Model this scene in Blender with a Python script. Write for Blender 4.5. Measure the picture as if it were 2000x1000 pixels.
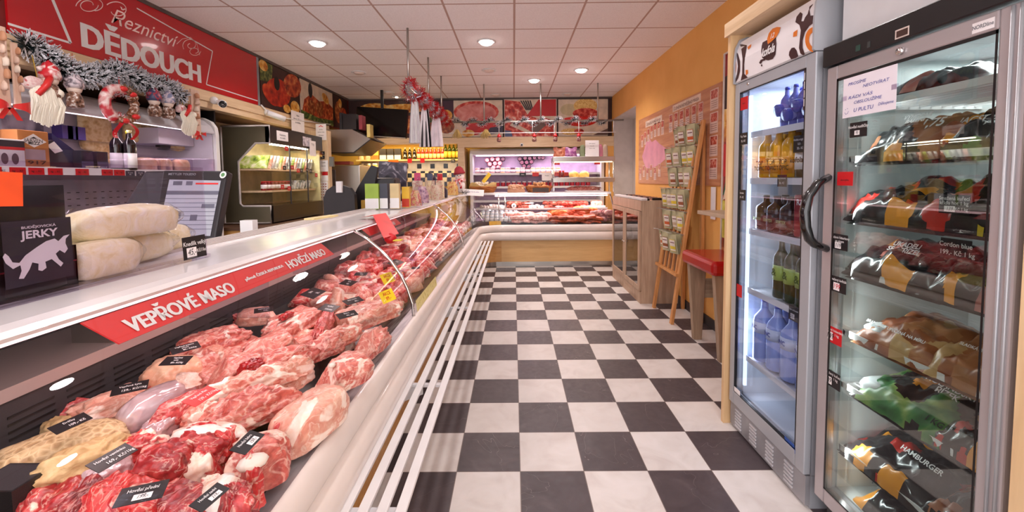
import bpy, math, random
from mathutils import Vector, Matrix, noise
R=math.radians; PI=math.pi
C=bpy.context.scene.collection
for o in list(bpy.data.objects): bpy.data.objects.remove(o)
sc=bpy.context.scene
# ------------------------------------------------------------------ camera
FPX,PITCH,ROLL,YAW,CY,H=806.52,.0547,.0090,-.0044,394.07,1.376
F0=Vector((math.sin(YAW)*math.cos(PITCH),math.cos(YAW)*math.cos(PITCH),-math.sin(PITCH)))
U0=Vector((math.sin(YAW)*math.sin(PITCH),math.cos(YAW)*math.sin(PITCH),math.cos(PITCH)))
R0=Vector((math.cos(YAW),-math.sin(YAW),0))
RC=R0*math.cos(ROLL)-U0*math.sin(ROLL); UC=R0*math.sin(ROLL)+U0*math.cos(ROLL)
cd=bpy.data.cameras.new('camera'); cam=bpy.data.objects.new('camera',cd); C.objects.link(cam)
cam.matrix_world=Matrix(((RC.x,UC.x,-F0.x,0),(RC.y,UC.y,-F0.y,0),(RC.z,UC.z,-F0.z,H),(0,0,0,1)))
cd.sensor_width=36; cd.lens=FPX/2000*36; cd.shift_y=-(500-CY)/2000; cd.clip_start=.02; cd.clip_end=60
sc.camera=cam
# ------------------------------------------------------------------ world, exposure
w=bpy.data.worlds.new('world'); sc.world=w; w.use_nodes=True
bg=w.node_tree.nodes['Background']; bg.inputs[0].default_value=(1.0,.97,.99,1); bg.inputs[1].default_value=2.8
sc.view_settings.view_transform='Standard'; sc.view_settings.look='None'; sc.view_settings.gamma=1
sc.view_settings.exposure=0.22; sc.view_settings.use_curve_mapping=False
HC=2.853
LAMP_ON=[(-2.084,4.49),(-.279,4.51),(.318,6.26),(.93,5.70)]
LAMP_OFF=[(-2.1,5.72),(-.32,5.68),(-2.12,7.05),(-.3,7.58),(.95,7.56)]
LAMP_FILL=[(-2.1,2.1),(-.3,2.1),(.95,2.4),(-2.1,.2),(-.3,.2),(.95,.2)]  # unseen positions, no fixtures built; spots added to brighten the room
def light(name,kind,loc,energy,color=(1,.92,.91),size=.1,sy=None,rot=None,spot=None):
    l=bpy.data.lights.new(name,kind); l.energy=energy; l.color=color
    if kind=='AREA':
        l.size=size
        if sy: l.shape='RECTANGLE'; l.size_y=sy
    elif kind=='SPOT': l.spot_size=R(spot or 150); l.spot_blend=.6; l.shadow_soft_size=size
    else: l.shadow_soft_size=size
    o=bpy.data.objects.new(name,l); C.objects.link(o); o.location=loc
    if rot: o.rotation_euler=rot
    return o
for x,y in LAMP_ON: light('ceiling_spot','SPOT',(x,y,HC-.05),44,size=.09)
for x,y in LAMP_FILL: light('ceiling_spot','SPOT',(x,y,HC-.05),24,size=.045)  # added fill spots out of view
for x,y in LAMP_OFF[:3]: light('ceiling_spot','SPOT',(x,y,HC-.05),24,(1,.82,.7),size=.09)  # spots shine here although these three lamps are modelled unlit
# ------------------------------------------------------------------ pixel helpers (points on real planes)
def ray(x,y):
    return RC*(x-1000)+UC*-(y-CY)+F0*FPX
def atx(x,y,X):
    d=ray(x,y); return d*(X/d.x)+Vector((0,0,H))
def aty(x,y,Y):
    d=ray(x,y); return d*(Y/d.y)+Vector((0,0,H))
def atz(x,y,Z):
    d=ray(x,y); return d*((Z-H)/d.z)+Vector((0,0,H))
# ------------------------------------------------------------------ materials
def lin(c): return tuple((v/255/12.92 if v/255<=.04045 else ((v/255+.055)/1.055)**2.4) for v in c)+(1,)
MC={}
class NT:
    def __init__(s,name):
        s.m=bpy.data.materials.new(name); s.m.use_nodes=True; s.t=s.m.node_tree; s.b=s.t.nodes['Principled BSDF']
        s.out=[n for n in s.t.nodes if n.type=='OUTPUT_MATERIAL'][0]
    def n(s,t,**k):
        nd=s.t.nodes.new(t)
        for a,b in k.items():
            if a[0]=='i' and a[1:].isdigit(): nd.inputs[int(a[1:])].default_value=b
            elif a.startswith('in_'): nd.inputs[a[3:]].default_value=b
            else: setattr(nd,a,b)
        return nd
    def l(s,a,b): s.t.links.new(a,b)
    def noise(s,vec,scale,detail=3,dist=0,rough=.5):
        nd=s.n('ShaderNodeTexNoise'); nd.inputs['Scale'].default_value=scale; nd.inputs['Detail'].default_value=detail
        nd.inputs['Distortion'].default_value=dist; nd.inputs['Roughness'].default_value=rough
        if vec: s.l(vec,nd.inputs['Vector'])
        return nd.outputs['Fac']
    def ramp(s,fac,stops,interp='LINEAR'):
        r=s.n('ShaderNodeValToRGB'); r.color_ramp.interpolation=interp; e=r.color_ramp.elements
        while len(e)<len(stops): e.new(.5)
        for k,(p,c) in enumerate(stops): e[k].position=p; e[k].color=c if isinstance(c[0],float) and len(c)==4 else lin(c)
        s.l(fac,r.inputs[0]); return r.outputs[0]
    def mix(s,fac,a,b,mode='MIX'):
        m=s.n('ShaderNodeMix',data_type='RGBA',blend_type=mode)
        for i,v in ((0,fac),(6,a),(7,b)):
            if hasattr(v,'is_output') or hasattr(v,'links'): s.l(v,m.inputs[i])
            else: m.inputs[i].default_value=v if i==0 else lin(v)
        return m.outputs[2]
    def math(s,op,a,b=0.,clamp=False):
        m=s.n('ShaderNodeMath',operation=op,use_clamp=clamp)
        for i,v in ((0,a),(1,b)):
            if isinstance(v,(int,float)): m.inputs[i].default_value=v
            else: s.l(v,m.inputs[i])
        return m.outputs[0]
    def coord(s,kind='Object',rand=False,scale=None):
        t=s.n('ShaderNodeTexCoord').outputs[kind]
        if scale or rand:
            mp=s.n('ShaderNodeMapping'); s.l(t,mp.inputs[0])
            if scale: mp.inputs['Scale'].default_value=scale
            if rand:
                oi=s.n('ShaderNodeObjectInfo'); v=s.math('MULTIPLY',oi.outputs['Random'],37.)
                cb=s.n('ShaderNodeCombineXYZ'); s.l(v,cb.inputs[0]); s.l(v,cb.inputs[1]); s.l(cb.outputs[0],mp.inputs['Location'])
            t=mp.outputs[0]
        return t
    def bump(s,fac,strength=.3,dist=.01):
        b=s.n('ShaderNodeBump'); b.inputs['Strength'].default_value=strength; b.inputs['Distance'].default_value=dist
        s.l(fac,b.inputs['Height']); s.l(b.outputs[0],s.b.inputs['Normal'])
    def set(s,col=None,rough=.5,metal=0,spec=.5,coat=0,emit=None,es=0):
        if col is not None:
            if hasattr(col,'links'): s.l(col,s.b.inputs['Base Color'])
            else: s.b.inputs['Base Color'].default_value=lin(col)
        s.b.inputs['Roughness'].default_value=rough; s.b.inputs['Metallic'].default_value=metal
        s.b.inputs['Specular IOR Level'].default_value=spec; s.b.inputs['Coat Weight'].default_value=coat
        if emit: s.b.inputs['Emission Color'].default_value=lin(emit); s.b.inputs['Emission Strength'].default_value=es
        return s.m
def flat(r,g,b,rough=.5,metal=0,var=.12,coat=0):
    k=(r,g,b,rough,metal,coat)
    if k not in MC:
        t=NT('plain_%d_%d_%d'%(r,g,b)); f=t.noise(t.coord(),9,2)
        c0=tuple(max(0,v*(1-var*.6)) for v in (r,g,b)); c1=tuple(min(255,v*(1+var*.4)) for v in (r,g,b))
        MC[k]=t.set(t.ramp(f,[(.3,c0),(.7,c1)]),rough,metal,coat=coat)
    return MC[k]
def emis(r,g,b,s):
    k=('e',r,g,b,s)
    if k not in MC: MC[k]=NT('lit').set((r,g,b),.5,emit=(r,g,b),es=s)
    return MC[k]
def glassmat(name,tint=(250,250,250),rough=.0,ior=1.45,veil=0.):
    t=NT(name); tr=t.n('ShaderNodeBsdfTransparent'); tr.inputs[0].default_value=lin(tint)
    gl=t.n('ShaderNodeBsdfGlossy'); gl.inputs['Roughness'].default_value=rough
    mx=t.n('ShaderNodeMixShader')
    ge=t.n('ShaderNodeNewGeometry'); dp=t.n('ShaderNodeVectorMath',operation='DOT_PRODUCT'); t.l(ge.outputs['Normal'],dp.inputs[0]); t.l(ge.outputs['Incoming'],dp.inputs[1])
    f0=((ior-1)/(ior+1))**2; k=t.math('POWER',t.math('SUBTRACT',1.,t.math('ABSOLUTE',dp.outputs['Value'])),5.); f=t.math('ADD',t.math('MULTIPLY',k,1-f0),f0,True)
    if veil: f=t.math('ADD',f,veil,True)
    t.l(f,mx.inputs[0]); t.l(tr.outputs[0],mx.inputs[1]); t.l(gl.outputs[0],mx.inputs[2]); t.l(mx.outputs[0],t.out.inputs[0])
    return t.m
def woodmat(name,a,b,axis=0,rough=.45,sc=1.):
    t=NT(name); s=[14*sc]*3; s[axis]=1.1*sc
    co=t.coord('Object',scale=tuple(s)); f=t.noise(co,2.2,5,.6); f2=t.noise(co,9,3)
    c=t.ramp(f,[(.3,a),(.7,b)]); c=t.mix(.18,c,t.ramp(f2,[(.35,a),(.65,(255,240,215))]),'MULTIPLY')
    return t.set(c,rough)
def foodmat(name,stops,scale=9,dist=1.5,vor=True,rough=.35,seed=0,spec=.4,bmp=0):
    t=NT(name); co=t.coord('Object',rand=True); f=t.noise(co,scale,4,dist)
    if vor:
        v=t.n('ShaderNodeTexVoronoi'); v.inputs['Scale'].default_value=scale*1.6; t.l(co,v.inputs['Vector'])
        f=t.math('ADD',t.math('MULTIPLY',f,.65),t.math('MULTIPLY',v.outputs['Distance'],.35))
    m=t.set(t.ramp(f,stops),rough,spec=spec)
    if bmp: t.bump(f,.5,bmp)
    return m
def meatmat(name,dark,mid,light,fat,vein=.5,patch=.62,scale=1.,rough=.36,coat=.15,grain=True):
    t=NT(name); co=t.coord('Object',rand=True); st=t.n('ShaderNodeMapping'); t.l(co,st.inputs[0]); st.inputs['Scale'].default_value=(1,1.9,1.5)
    cs=st.outputs[0]
    f=t.noise(cs,16*scale,5,.8); base=t.ramp(f,[(.28,dark),(.5,mid),(.74,light)])
    v=t.math('ABSOLUTE',t.math('SUBTRACT',t.noise(cs,13*scale,4,1.6),.5))
    vm=t.ramp(v,[(.0,(255,255,255)),(.028*vein*2,(0,0,0))])
    base=t.mix(t.math('MULTIPLY',vm,.5),base,fat)
    g=t.noise(co,75*scale,3,.5); 
    p=t.noise(cs,6.5*scale,4,1.2); pm=t.ramp(p,[(patch,(0,0,0)),(patch+.035,(255,255,255))])
    base=t.mix(pm,base,fat)
    base=t.mix(.35,base,t.ramp(g,[(.3,dark),(.7,(255,235,225))]),'OVERLAY')
    t.set(base,rough,spec=.55,coat=coat); t.b.inputs['Coat Roughness'].default_value=.18
    h=t.math('ADD',t.math('MULTIPLY',g,.35),f); t.bump(h,.55,.006)
    return t.m
WHITE=flat(228,226,226,.35,0,.03); OFFW=flat(215,210,208,.4,0,.04); BLACK=flat(18,16,18,.35); DKGREY=flat(52,50,54,.4); GREY=flat(140,140,144,.4)
STEEL=NT('brushed_steel').set((190,186,180),.28,1.); CHROME=NT('chrome').set((225,222,220),.12,1.)
ALU=NT('silver_paint').set((168,168,172),.33,.35); PAPER=flat(238,232,232,.6,0,.03); RED=flat(196,18,28,.38,0,.05); REDP=flat(214,44,44,.4,0,.05)
CARD=flat(24,20,24,.4,0,.05); CREAM=flat(240,222,160,.5); INK=flat(30,26,30,.6); GLASS=glassmat('clear_glass',ior=1.36); ACRYL=glassmat('acrylic',(244,240,246),.02,1.35)
PINE=woodmat('pine',(206,160,104),(228,188,134),2); LAMX=woodmat('light_laminate_x',(214,184,146),(232,206,172),0); LAMY=woodmat('light_laminate_y',(214,184,146),(232,206,172),1); LAMZ=woodmat('light_laminate_z',(214,184,146),(232,206,172),2)
# ------------------------------------------------------------------ mesh builder
class MB:
    def __init__(s): s.v=[]; s.f=[]; s.m=[]; s.s=[]
    def add(s,vs,fs,mi=0,sm=False,M=None):
        k=len(s.v)
        if M is not None: vs=[M@Vector(v) for v in vs]
        s.v+= [tuple(v) for v in vs]
        for i,f in enumerate(fs):
            s.f.append(tuple(k+j for j in f)); s.m.append(mi[i] if isinstance(mi,list) else mi); s.s.append(sm)
        return s
    def box(s,x0,x1,y0,y1,z0,z1,mi=0,M=None):
        vs=[(x,y,z) for z in (z0,z1) for y in (y0,y1) for x in (x0,x1)]
        return s.add(vs,[(0,2,3,1),(4,5,7,6),(0,1,5,4),(2,6,7,3),(0,4,6,2),(1,3,7,5)],mi,False,M)
    def tube(s,pts,r,n=8,mi=0,caps=True,sm=True,M=None):
        pts=[Vector(p) for p in pts]; vs=[]; N=len(pts); up=None
        rr=r if isinstance(r,(list,tuple)) else [r]*N
        for i,p in enumerate(pts):
            d=(pts[min(i+1,N-1)]-pts[max(i-1,0)]).normalized()
            if up is None: up=Vector((0,0,1)) if abs(d.z)<.9 else Vector((1,0,0))
            a=d.cross(up).normalized(); b=a.cross(d).normalized(); up=b
            for k in range(n):
                t=2*PI*k/n; vs.append(p+(a*math.cos(t)+b*math.sin(t))*rr[i])
        fs=[]
        for i in range(N-1):
            for k in range(n): fs.append((i*n+k,i*n+(k+1)%n,(i+1)*n+(k+1)%n,(i+1)*n+k))
        if caps: fs+= [tuple(range(n))[::-1],tuple((N-1)*n+k for k in range(n))]
        return s.add(vs,fs,mi,sm,M)
    def cyl(s,p,q,r,r2=None,n=14,mi=0,sm=True,M=None): return s.tube([p,q],[r,r if r2 is None else r2],n,mi,True,sm,M)
    def lathe(s,prof,n=14,mi=0,M=None,sm=True,o=(0,0,0)):
        vs=[]; fs=[]
        for r,z in prof:
            for k in range(n): t=2*PI*k/n; vs.append((o[0]+r*math.cos(t),o[1]+r*math.sin(t),o[2]+z))
        for i in range(len(prof)-1):
            for k in range(n): fs.append((i*n+k,i*n+(k+1)%n,(i+1)*n+(k+1)%n,(i+1)*n+k))
        if prof[0][0]>1e-4: fs.append(tuple(range(n))[::-1])
        if prof[-1][0]>1e-4: fs.append(tuple((len(prof)-1)*n+k for k in range(n)))
        return s.add(vs,fs,mi,sm,M)
    def prism(s,poly,ax,a,b,mi=0,sm=False,M=None):
        # poly of 2-D points extruded along axis ax ('x': (y,z), 'y': (x,z), 'z': (x,y))
        def P(u,v,t): return {'x':(t,u,v),'y':(u,t,v),'z':(u,v,t)}[ax]
        n=len(poly); vs=[P(u,v,a) for u,v in poly]+[P(u,v,b) for u,v in poly]
        return s.add(vs,[tuple(range(n))[::-1],tuple(range(n,2*n))]+[(k,(k+1)%n,n+(k+1)%n,n+k) for k in range(n)],mi,sm,M)
    def sheet(s,fn,nu,nv,mi=0,sm=True,M=None):
        vs=[fn(i/nu,j/nv) for j in range(nv+1) for i in range(nu+1)]
        fs=[(j*(nu+1)+i,j*(nu+1)+i+1,(j+1)*(nu+1)+i+1,(j+1)*(nu+1)+i) for j in range(nv) for i in range(nu)]
        if callable(mi): mi=[mi((k%nu+.5)/nu,(k//nu+.5)/nv) for k in range(nu*nv)]
        return s.add(vs,fs,mi,sm,M)
    def ball(s,c,r,n=8,mi=0,M=None):
        rr=r if isinstance(r,(tuple,list)) else (r,r,r)
        vs=[]; fs=[]; m=max(4,n//2+1)
        for j in range(m+1):
            p=PI*j/m
            for k in range(n): t=2*PI*k/n; vs.append((c[0]+rr[0]*math.sin(p)*math.cos(t),c[1]+rr[1]*math.sin(p)*math.sin(t),c[2]-rr[2]*math.cos(p)))
        for j in range(m):
            for k in range(n): fs.append((j*n+k,j*n+(k+1)%n,(j+1)*n+(k+1)%n,(j+1)*n+k))
        return s.add(vs,fs,mi,True,M)
    def rim(s,x0,x1,ya,yb,za,zb,wl,wr,wb,wt,mi=0):
        s.box(x0,x1,ya,ya+wl,za,zb,mi); s.box(x0,x1,yb-wr,yb,za,zb,mi); s.box(x0,x1,ya+wl,yb-wr,za,za+wb,mi); return s.box(x0,x1,ya+wl,yb-wr,zb-wt,zb,mi)
    def build(s,name,mats,parent=None,w=False,bev=0,loc=None):
        me=bpy.data.meshes.new(name); vs=s.v; o=bpy.data.objects.new(name,me)
        if parent is None and loc is None:
            xs=[v[0] for v in vs]; ys=[v[1] for v in vs]; zs=[v[2] for v in vs]
            loc=((min(xs)+max(xs))/2,(min(ys)+max(ys))/2,min(zs)); vs=[(v[0]-loc[0],v[1]-loc[1],v[2]-loc[2]) for v in vs]
        elif w and parent is not None:
            l=Vector(parent.location); p=parent.parent
            while p is not None: l=l+Vector(p.location); p=p.parent
            vs=[(v[0]-l.x,v[1]-l.y,v[2]-l.z) for v in vs]
        if loc is not None: o.location=loc
        me.from_pydata(vs,[],s.f); me.update()
        for m in (mats if isinstance(mats,(list,tuple)) else [mats]): me.materials.append(m)
        me.polygons.foreach_set('material_index',s.m); me.polygons.foreach_set('use_smooth',s.s)
        C.objects.link(o)
        if parent: o.parent=parent
        if bev:
            b=o.modifiers.new('bevel','BEVEL'); b.width=bev; b.segments=2; b.limit_method='ANGLE'
        return o
def tag(o,label,cat,group=None,kind=None):
    if label: o['label']=label
    if cat: o['category']=cat
    if group: o['group']=group
    if kind: o['kind']=kind
    return o
def thing(name,label,cat,loc=(0,0,0),rz=0,group=None):
    o=bpy.data.objects.new(name,None); C.objects.link(o); o.location=loc; o.rotation_euler=(0,0,rz); o.empty_display_size=.05
    return tag(o,label,cat,group)
def struct(name,mb,m,bev=0): return tag(mb.build(name,m,None,bev=bev),None,None,kind='structure')
def copy_tree(o,parent=None):
    c=o.copy(); C.objects.link(c); c.parent=parent
    for ch in o.children: copy_tree(ch,c)
    return c
def dup(o,loc,rz=None,label=None,group=None,rot=None,scale=None):
    c=copy_tree(o); c.location=loc
    if rz is not None: c.rotation_euler=(0,0,rz)
    if rot is not None: c.rotation_euler=rot
    if scale is not None: c.scale=scale if isinstance(scale,(tuple,list)) else (scale,)*3
    if label: c['label']=label
    if group: c['group']=group
    return c
def frame(o,right,up):
    r=Vector(right).normalized(); u=Vector(up).normalized(); n=r.cross(u).normalized(); u=n.cross(r)
    return Matrix(((r.x,u.x,n.x,o[0]),(r.y,u.y,n.y,o[1]),(r.z,u.z,n.z,o[2]),(0,0,0,1)))
TC={}
def textmesh(s,bold=0,shear=0,mono=False):
    k=(s,bold,shear)
    if k not in TC:
        cu=bpy.data.curves.new('writing','FONT'); cu.body=s; cu.align_x='CENTER'; cu.align_y='CENTER'; cu.offset=bold; cu.shear=shear; cu.resolution_u=3; cu.space_line=.9
        ob=bpy.data.objects.new('writing',cu); me=bpy.data.meshes.new_from_object(ob); bpy.data.objects.remove(ob); TC[k]=([tuple(v.co) for v in me.vertices],[tuple(p.vertices) for p in me.polygons])
        bpy.data.meshes.remove(me)
    return TC[k]
def write(mb,s,size,M,mi=0,bold=0,shear=0,sx=1,fit=None,fith=None,heavy=0):
    vs,fs=textmesh(s,bold,shear)
    if not vs: return
    if fit:
        wd=max(v[0] for v in vs)-min(v[0] for v in vs); ht=max(v[1] for v in vs)-min(v[1] for v in vs)
        cx=(max(v[0] for v in vs)+min(v[0] for v in vs))/2; cy=(max(v[1] for v in vs)+min(v[1] for v in vs))/2
        a=fit/wd; b=(fith/ht) if fith else a
        vs=[((v[0]-cx)*a,(v[1]-cy)*b,.0004) for v in vs]
    else: vs=[(v[0]*size*sx,v[1]*size,.0004) for v in vs]
    mb.add(vs,fs,mi,False,M)
    if heavy:
        for q,dz in ((-heavy,.0003),(heavy,.0006)): mb.add([(v[0]+q,v[1],v[2]+dz) for v in vs],fs,mi,False,M)
def poly(mb,pts,M,z=.0004,mi=0): mb.add([(p[0],p[1],z) for p in pts],[tuple(range(len(pts)))],mi,False,M)
def ell(cx,cy,a,b,n=20,rot=0,t0=0,t1=2*PI):
    c,s=math.cos(rot),math.sin(rot); o=[]
    for k in range(n):
        t=t0+(t1-t0)*k/(n if t1-t0>=2*PI-.01 else n-1); x,y=a*math.cos(t),b*math.sin(t); o.append((cx+x*c-y*s,cy+x*s+y*c))
    return o
def stroke(mb,pts,wd,M,z=.0005,mi=0):
    # flat ribbon along 2-D points
    L=[]; n=len(pts)
    for i,p in enumerate(pts):
        a=pts[max(i-1,0)]; b=pts[min(i+1,n-1)]; dx,dy=b[0]-a[0],b[1]-a[1]; l=math.hypot(dx,dy) or 1
        ww=wd(i/(n-1)) if callable(wd) else wd
        L.append((p[0]-dy/l*ww/2,p[1]+dx/l*ww/2,z)); L.append((p[0]+dy/l*ww/2,p[1]-dx/l*ww/2,z))
    mb.add(L,[(2*i,2*i+1,2*i+3,2*i+2) for i in range(n-1)],mi,False,M)
def blobv(dims,seed,p=2.6,amp=.1,sub=3,freq=2.2,flat_=.35,ridge=None,cuts=0):
    import bmesh
    cr=random.Random(seed*7+1); PL=[]
    for _ in range(cuts):
        a=cr.choice([0,PI,cr.uniform(0,2*PI)])+cr.uniform(-.5,.5); e=cr.uniform(-.1,.5); PL.append((Vector((math.cos(a)*math.cos(e),math.sin(a)*math.cos(e),math.sin(e))),cr.uniform(.55,.82)))
    bm=bmesh.new(); bmesh.ops.create_icosphere(bm,subdivisions=sub,radius=1)
    vs=[]; off=Vector((seed*3.17,seed*1.31,seed*.77))
    for v in bm.verts:
        d=v.co.normalized(); r=(abs(d.x)**p+abs(d.y)**p+abs(d.z)**p)**(-1/p)
        q=d*r; k=1+amp*(noise.noise(q*freq+off)*1.4+noise.noise(q*freq*2.7+off)*.6+(noise.noise(q*freq*7+off)*.28 if sub>2 else 0))
        q=q*k
        if sub>3:
            cr_=abs(noise.noise(q*1.7+off*1.3)); k2=1-.55*amp*max(0,1-cr_/.10)**2; q=q*k2
        for nn,dd in PL:
            ex=q.dot(nn)-dd
            if ex>0: q=q-nn*ex*.93
        if ridge: q.z+=ridge[1]*math.sin(q.x*ridge[0])*max(0,q.z)
        if q.z<-flat_: q.z=-flat_-(abs(q.z)-flat_)*.25
        vs.append(((q.x)*dims[0]/2,(q.y)*dims[1]/2,(q.z+flat_)*dims[2]/(1+flat_)))
    fs=[tuple(x.index for x in f.verts) for f in bm.faces]; bm.free()
    return vs,fs
def blob(mb,dims,seed,o=(0,0,0),M=None,mi=0,**k):
    vs,fs=blobv(dims,seed,**k); vs=[(v[0]+o[0],v[1]+o[1],v[2]+o[2]) for v in vs]; mb.add(vs,fs,mi,True,M); return mb
# ================================================================== the room
XR=1.80; YB=8.14; XL=-3.0; TW=.2997
t=NT('checker_tiles'); co=t.coord('Object')
sx=t.n('ShaderNodeSeparateXYZ'); t.l(co,sx.inputs[0])
u=t.math('DIVIDE',t.math('SUBTRACT',sx.outputs[0],.0192),TW); v=t.math('DIVIDE',t.math('SUBTRACT',sx.outputs[1],1.874),TW)
fu=t.math('FLOOR',u); fv=t.math('FLOOR',v)
par=t.math('ABSOLUTE',t.math('MODULO',t.math('ADD',fu,fv),2.))
def edge(q):
    a=t.math('FRACT',q); return t.math('MINIMUM',a,t.math('SUBTRACT',1.,a))
g=t.math('LESS_THAN',t.math('MINIMUM',edge(u),edge(v)),.006)
cb=t.n('ShaderNodeCombineXYZ'); t.l(fu,cb.inputs[0]); t.l(fv,cb.inputs[1]); wn=t.n('ShaderNodeTexWhiteNoise',noise_dimensions='3D'); t.l(cb.outputs[0],wn.inputs[0])
nz=t.noise(co,7,6,1.); nz2=t.noise(co,30,5)
dk=t.mix(t.math('MULTIPLY',wn.outputs[0],.5),t.ramp(nz,[(.25,(66,57,61)),(.6,(82,72,76)),(.85,(104,93,96))]),(76,68,70))
vein=t.math('LESS_THAN',t.math('ABSOLUTE',t.math('SUBTRACT',t.noise(co,2.1,4,.6),.5)),.0006)
dk=t.mix(t.math('MULTIPLY',vein,.3),dk,(190,178,176))
wh=t.mix(t.math('MULTIPLY',wn.outputs[0],.35),t.ramp(nz,[(.2,(202,192,188)),(.5,(218,212,208)),(.8,(228,222,220))]),(206,198,192))
c=t.mix(par,wh,dk); c=t.mix(g,c,(120,106,100))
t.set(c,.34,spec=.4); rr=t.ramp(nz2,[(.3,(158,158,158)),(.7,(188,188,188))]); t.l(rr,t.b.inputs['Roughness']); t.bump(t.math('ADD',t.math('MULTIPLY',nz2,.3),t.math('MULTIPLY',g,-1.)),.15,.002)
struct('floor',MB().box(-3.8,1.9,-1.6,8.4,-.06,0),t.m).location.z=-.06
# object origin of the floor is shifted, so the tiles use world position through the object's own offset
fl=bpy.data.objects['floor']; me=fl.data
for vv in me.vertices: vv.co.x+=fl.location.x; vv.co.y+=fl.location.y; vv.co.z+=fl.location.z
fl.location=(0,0,0)
t=NT('ceiling_tiles'); co=t.coord('Object'); sx=t.n('ShaderNodeSeparateXYZ'); t.l(co,sx.inputs[0])
u=t.math('DIVIDE',t.math('SUBTRACT',sx.outputs[0],.019),.6); v=t.math('DIVIDE',t.math('SUBTRACT',sx.outputs[1],3.563),.6)
g=t.math('LESS_THAN',t.math('MINIMUM',edge(u),edge(v)),.016)
sp=t.noise(co,160,2); c=t.mix(g,t.ramp(sp,[(.3,(236,228,228)),(.6,(248,242,242))]),(190,160,150)); t.set(c,.85,spec=.1); t.bump(t.math('ADD',t.math('MULTIPLY',g,-2.),sp),.3,.003)
o=struct('ceiling',MB().box(-3.8,1.9,-1.6,8.4,HC,HC+.06),t.m)
for vv in o.data.vertices: vv.co+=Vector(o.location)
o.location=(0,0,0)
t=NT('orange_plaster'); co=t.coord(); n1=t.noise(co,3,4); WALLO=t.set(t.ramp(n1,[(.3,(232,172,96)),(.7,(240,182,106))]),.75,spec=.2); t.bump(t.noise(co,60,3),.15,.003)
t=NT('yellow_plaster'); WALLY=t.set((232,196,104),.7)
# right wall with the recess of a doorway
mb=MB(); NY0,NY1,NZ=6.12,7.48,2.44
mb.box(XR,XR+.2,-1.6,NY0,0,HC).box(XR,XR+.2,NY1,YB+.2,0,HC).box(XR,XR+.2,NY0,NY1,NZ,HC)
struct('wall_right',mb,WALLO)
mb=MB(); mb.box(XR+.34,XR+.36,NY0,NY1,0,NZ); mb.box(XR+.004,XR+.34,NY0,NY0+.02,0,NZ); mb.box(XR+.004,XR+.34,NY1-.02,NY1,0,NZ); mb.box(XR+.004,XR+.34,NY0+.02,NY1-.02,NZ-.02,NZ)
struct('wall_recess',mb,flat(206,194,188,.7,0,.05))
struct('baseboard_right',MB().box(XR-.012,XR,2.3,4.5,0,.09),flat(58,54,56,.4))
mb=MB().box(-3.8,XR+.2,YB,YB+.2,0,HC); struct('wall_back',mb,WALLY)
mb=MB().box(-3.72,-3.6,-1.6,YB,0,HC); struct('wall_left',mb,flat(176,150,126,.7))
# fascia over the left side and over the back, hung under the ceiling
FZ=2.262
struct('trim_1',MB().box(-3.06,-3.001,-1.0,YB-.01,FZ,HC),flat(120,30,28,.6))
# wood beams
mb=MB().box(-3.10,-2.99,-1.0,6.72,2.10,2.262).box(-2.99,-2.975,-1.0,6.72,2.165,2.262); struct('trim_2',mb,LAMY)
struct('trim_3',MB().box(-3.6,-3.10,-1.0,6.72,2.10,2.12),flat(120,88,64,.6))
struct('trim_4',MB().box(-3.02,-2.68,6.00,6.10,0,2.10),LAMZ)      # post at the end of the left niche
mb=MB().box(-3.0,XR,7.45,7.60,2.02,2.13).box(-1.0,XR,7.44,7.60,1.955,2.02).box(-1.0,-.885,7.45,8.1,0,1.955).box(-3.0,XR,7.6,8.13,2.10,2.13); struct('trim_5',mb,LAMX)
struct('trim_6',MB().box(1.69,1.80,7.45,8.1,0,1.955),WALLO)
struct('trim_7',MB().box(-3.0,XR,7.60,7.62,2.13,HC),flat(60,30,26,.6))
# dark edge strips under the ceiling
struct('trim_8',MB().box(-3.0,-2.975,-1.,7.6,HC-.03,HC).box(-3.0,XR,7.58,7.6,HC-.025,HC),flat(92,78,74,.5))
# white boxed panel over the freezer
struct('trim_9',MB().box(1.25,1.80,-.6,1.60,1.867,HC),flat(224,224,226,.4,0,.03))
# ceiling lamps
def lamp(x,y,on,label):
    t=thing('ceiling_lamp',label,'ceiling lamp',(x,y,HC))
    MB().lathe([(.062,-.0),(.098,-.001),(.1,-.006),(.088,-.012),(.066,-.008),(.062,-.0)],24).build('trim_ring',WHITE,t)
    if on==1: MB().lathe([(.0,-.001),(.064,-.001),(.064,-.026),(.05,-.034),(.0,-.036)],24).build('bulb',emis(255,244,240,14),t)
    elif on==2:
        MB().lathe([(.0,-.002),(.062,-.003)],24).build('reflector',flat(90,70,60,.3,.8),t); MB().ball((.0,0,-.012),(.03,.03,.014)).build('bulb',emis(255,230,200,8),t)
    else: MB().lathe([(.0,-.03),(.05,-.026),(.07,-.01),(.066,-.0)][::-1],24).build('bulb',flat(226,206,196,.3),t)
lamp(-2.084,4.49,1,'lit white ceiling lamp nearest the red shop sign'); lamp(-.279,4.51,1,'lit white tilted ceiling lamp above the middle of the meat counter')
lamp(.318,6.26,1,'lit ceiling lamp beside the middle hanging rod of the back rail'); lamp(.93,5.70,1,'lit square looking ceiling lamp nearest the orange wall')
lamp(-2.1,5.72,0,'unlit ceiling lamp behind the one nearest the red sign'); lamp(-.32,5.68,0,'unlit ceiling lamp left of the lit lamp near the orange wall')
lamp(-2.1,7.05,0,'frosted ceiling lamp just above the television'); lamp(-2.06,7.4,2,'recessed halogen ceiling lamp above the television mount')
lamp(-.3,7.3,0,'unlit ceiling lamp close above the ham poster'); lamp(.95,7.3,0,'unlit ceiling lamp close above the spaghetti poster')
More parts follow.
